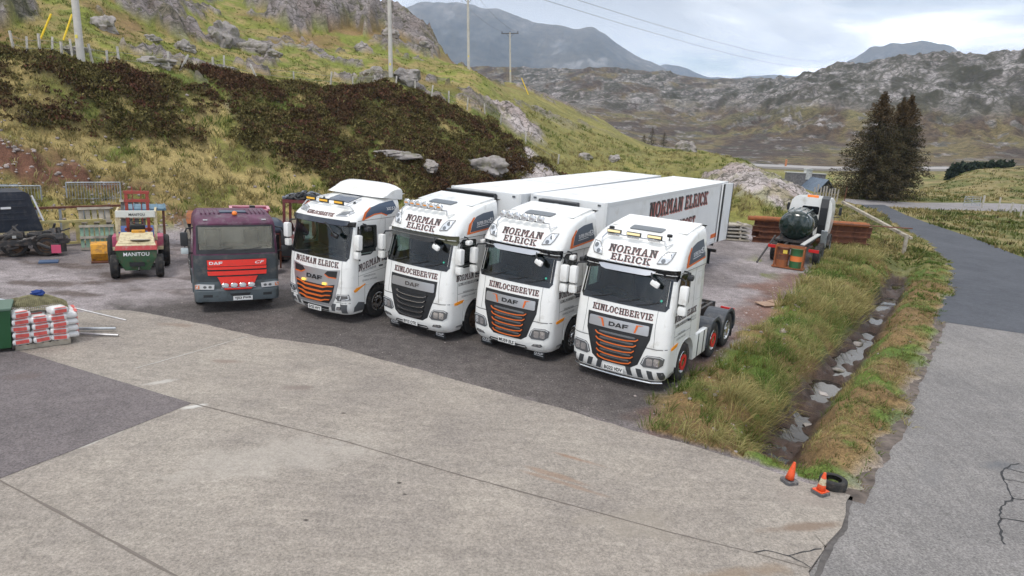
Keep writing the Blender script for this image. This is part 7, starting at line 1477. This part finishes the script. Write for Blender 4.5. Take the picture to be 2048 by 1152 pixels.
for i in range(4):
    p,q=a[i],a[(i+1)%4];m.prism([(p[0]*.85,p[1]*.85,1.5),(q[0]*.85,q[1]*.85,1.5),(q[0],q[1],2.2),(p[0],p[1],2.2)],(-p[1]*.0,(.03 if i==0 else -.03 if i==2 else 0),0) if i in(0,2) else (-.03 if i==1 else .03,0,0))
m.box((0,0,1.5),(1.12,.85,.04));m.build('tub_wall',PINK,tb);m=MB();[m.box(((p[0]+q[0])/2,(p[1]+q[1])/2,2.21),(abs(p[0]-q[0])+.1,abs(p[1]-q[1])+.1,.05)) for p,q in zip(a,a[1:]+a[:1])];m.build('rim',M_('rim_pink',(.62,.30,.34),.6),tb)
m=MB();[m.box((rn.uniform(-.45,.45),rn.uniform(-.3,.3),1.95+.1*rn.random()),(.25,.2,.12),rot=rn.random()) for _ in range(9)];m.build('white_scrap',M_('scrap_white',(.6,.6,.6),.7),tb);m=MB();m.box((0,0,1.45),(1.3,1.0,.1));[m.box((x,y,.7),(.08,.08,1.45)) for x in (-.5,.5) for y in (-.35,.35)];m.build('stand',RUST,tb)
dm=crew('black_dome','dark blue-grey plastic dome leaning on the pink tub',(-9.05,25.6,1.55),-24,'dome');MB().lathe([(0,.42),(.18,.40),(.32,.30),(.42,.12),(.44,0),(.40,0),(0,.02)],Matrix.Rotation(.2,4,'X'),24).build('shell',M_('dome_blue',(.05,.065,.09),.4),dm,smooth=True);m=MB();[m.box((x,0,-.75),(.06,.06,1.5)) for x in (-.25,.25)];m.box((0,0,0),(.7,.5,.04));m.build('stand',RUST,dm)
# ================================================================ bin, bags and rails on the apron
b=crew('wheelie_bin','dark green wheelie bin at the left edge of the photo',(-12.22,15.55,.066),-32,'bin')
m=MB();m.prism([(-.36,-.36,.10),(.36,-.36,.10),(.42,-.42,1.02),(-.42,-.42,1.02)],(0,.78,0));m.build('body',M_('bin_green',(.018,.085,.030),.45),b);MB().box((0,-.02,1.06),(.90,.90,.06),bev=.02).build('lid',M_('bin_lid',(.09,.15,.11),.5),b);
for sd in (1,-1): wheel(b,sd*.40,-.28,.10,.06,sd,'dark',rim=.05)
# bagged pallet
bp=crew('bag_pallet','wooden pallet under the wrapped red and white bags',(-11.55,16.2,.06),-40,'pallet');bp.scale=(.88,.9,1)
m=MB();[m.box((x,0,.12),(.12,1.0,.02)) for x in np.linspace(-.6,.6,8)];m.build('deck_boards',WOOD,bp);m=MB();[m.box((0,y,.06),(1.3,.10,.10)) for y in (-.45,0,.45)];m.build('bearers',WOOD,bp)
BW=M_('bag_white',(.66,.65,.64),.35,coat=.3,var=.12,vscale=8);BR=M_('bag_red',(.62,.10,.085),.4,coat=.3,var=.2,vscale=8)
def bag_mesh(seed):
    bm=bmesh.new();bmesh.ops.create_cube(bm,size=1);bmesh.ops.subdivide_edges(bm,edges=bm.edges,cuts=5,use_grid_fill=True)
    for v in bm.verts:
        x,y,z=v.co*2;k=(1-abs(x)**6)*.35+.65;ky=(1-abs(y)**6)*.35+.65;n=mnoise.noise(Vector((x*2+seed,y*2,z*2)))*.02
        v.co=Vector((x*.22*(1-.08*abs(z)**2),y*.155*(1-.1*abs(z)**2),z*.085*min(k,ky)*1.0+.0))*(1+n)
    me=bpy.data.meshes.new('sack');bm.to_mesh(me);bm.free();me.materials.append(BW);me.polygons.foreach_set('use_smooth',[True]*len(me.polygons));return me
sacks=[bag_mesh(k) for k in range(3)]; ang=R(40); ca,sa=math.cos(ang),math.sin(ang)
POSN=['left','second from left','third from left','right'];ROW=['front','back'];LAY=['bottom','second','third','fourth','top']
def lab_mesh():
    return MB().box((0,-.157,.0),(.30,.006,.075)).box((0,-.1,.078),(.28,.14,.004)).build('printed_panel',BR)
lm=lab_mesh();lmd=lm.data;bpy.data.objects.remove(lm)
lw=glyph_polys('COAL',.03,.16)
for L_ in range(5):
    for r_i in range(2):
        for c_i in range(3):
            if L_==4 and (r_i==1 or c_i==1): continue
            x=-.40+.38*c_i+.015*math.sin(L_*3+c_i);y=-.34+.34*r_i+.01*math.cos(L_+c_i);z=.215+.165*L_
            X,Y=-11.55+x*ca-y*sa,16.2+x*sa+y*ca
            o=link('bag',sacks[(L_+c_i)%3]);o.location=(X,Y,z+.06);o.scale=(.88,1.05,1.12);o.rotation_euler=(random.uniform(-.03,.03),random.uniform(-.07,.07),ang+random.uniform(-.13,.13)+(.25 if L_==4 else 0))
            if len(sacks[0].materials)<1: pass
            q=link('printed_panel',lmd,None,o);tag(o,'red and white bag, %s layer, %s row, %s of three on the pallet'%(LAY[L_],ROW[r_i],('left','middle','right')[c_i]),'bag','red and white bags stacked on the pallet')
            e=[1]
    for r_i in (0,1):
        if L_<4:
            x,y=.62,-.20+.36*r_i;z=.215+.165*L_;X,Y=-11.55+x*ca-y*sa,16.2+x*sa+y*ca;o=link('bag',sacks[r_i]);o.location=(X,Y,z+.06);o.rotation_euler=(0,0,ang+PI/2+random.uniform(-.06,.06));q=link('printed_panel',lmd,None,o);q.rotation_euler=(0,0,0);tag(o,'red and white bag set crosswise at the right end, %s layer, %s one'%(LAY[L_],ROW[r_i]),'bag','red and white bags stacked on the pallet')
# net heap and blue jacket on top
def net():
    bm=bmesh.new();n=34
    vs=[[bm.verts.new(((i/n-.5)*1.35,(j/n-.5)*.95,0)) for j in range(n+1)] for i in range(n+1)]
    for i in range(n):
        for j in range(n): bm.faces.new((vs[i][j],vs[i+1][j],vs[i+1][j+1],vs[i][j+1]))
    for v in bm.verts:
        x,y=v.co.x,v.co.y;r=math.hypot(x/.68,y/.48);v.co.z=.22*max(0,1-r**2)+.07*mnoise.noise(Vector((x*5,y*5,1)))-max(0,r-.85)*.35
    me=bpy.data.meshes.new('net');bm.to_mesh(me);bm.free();o=link('fishing_net',me,M_('net_cord',(.22,.20,.11),.95,var=.35,vscale=9));o.location=(-11.72,16.35,.99);o.rotation_euler=(0,0,ang)
    w=o.modifiers.new('w','WIREFRAME');w.thickness=.016;return tag(o,'olive tangled rope net draped over the bags','net')
net()
o=MB().ball((0,0,.04),1,3,(.55,.36,.06)).build('net_bundle',M_('net_bundle',(.13,.12,.07),1.,bump=1,bscale=30,var=.4,vscale=20),smooth=True);o.location=(-11.72,16.35,1.0);o.rotation_euler=(0,0,ang);tag(o,'matted lower folds of the rope net lying on the bags','net')
o=link('blue_cloth',rock_mesh('blue_cloth',4,3,(.17,.11,.07),.5),M_('blue_cloth',(.01,.04,.19),.8),smooth=True);o.location=(-11.66,16.42,1.26);tag(o,'crumpled royal blue cloth on top of the net','cloth')
for i,(a_,b_,w_,m,lb) in enumerate([((-14.3,16.2,1.36),(-12.0,16.95,.72),.03,GALV,'upper pale metal rail at the left edge behind the bin'),((-13.9,15.8,1.36),(-12.1,16.35,.90),.05,M_('pale_rail',(.55,.60,.62),.4,.3),'lower pale metal rail at the left edge behind the bin'),((-11.6,17.0,.16),(-10.35,17.35,.14),.035,GALV,'metal bar poking out right of the bags, the upper one'),((-11.5,16.8,.12),(-10.05,16.95,.10),.03,STEEL,'metal bar poking out right of the bags, the lower one'),((-12.4,17.5,.75),(-10.2,17.6,.30),.02,STEEL,'thin sloping bar behind the bags')]):
    tag(MB().tube(a_,b_,w_).build('metal_rail',m),lb,'rail','loose metal rails around the bags')
tag(MB().box((-12.42,16.3,.48),(.10,.10,.82)).build('rail_post',WOOD),'short pinkish post holding the pale rails','post')
# ---------------------------------------------------------------- air
hz=bpy.data.materials.new('haze');hz.use_nodes=True;nt=hz.node_tree;nt.nodes.clear();o=nt.nodes.new('ShaderNodeOutputMaterial');v=nt.nodes.new('ShaderNodeVolumePrincipled');v.inputs['Density'].default_value=.000108;v.inputs['Color'].default_value=(.46,.68,1,1);v.inputs['Anisotropy'].default_value=.0;nt.links.new(v.outputs[0],o.inputs['Volume'])
tag(MB().box((0,2300,360),(16000,11500,1000)).build('haze',hz),kind='stuff')
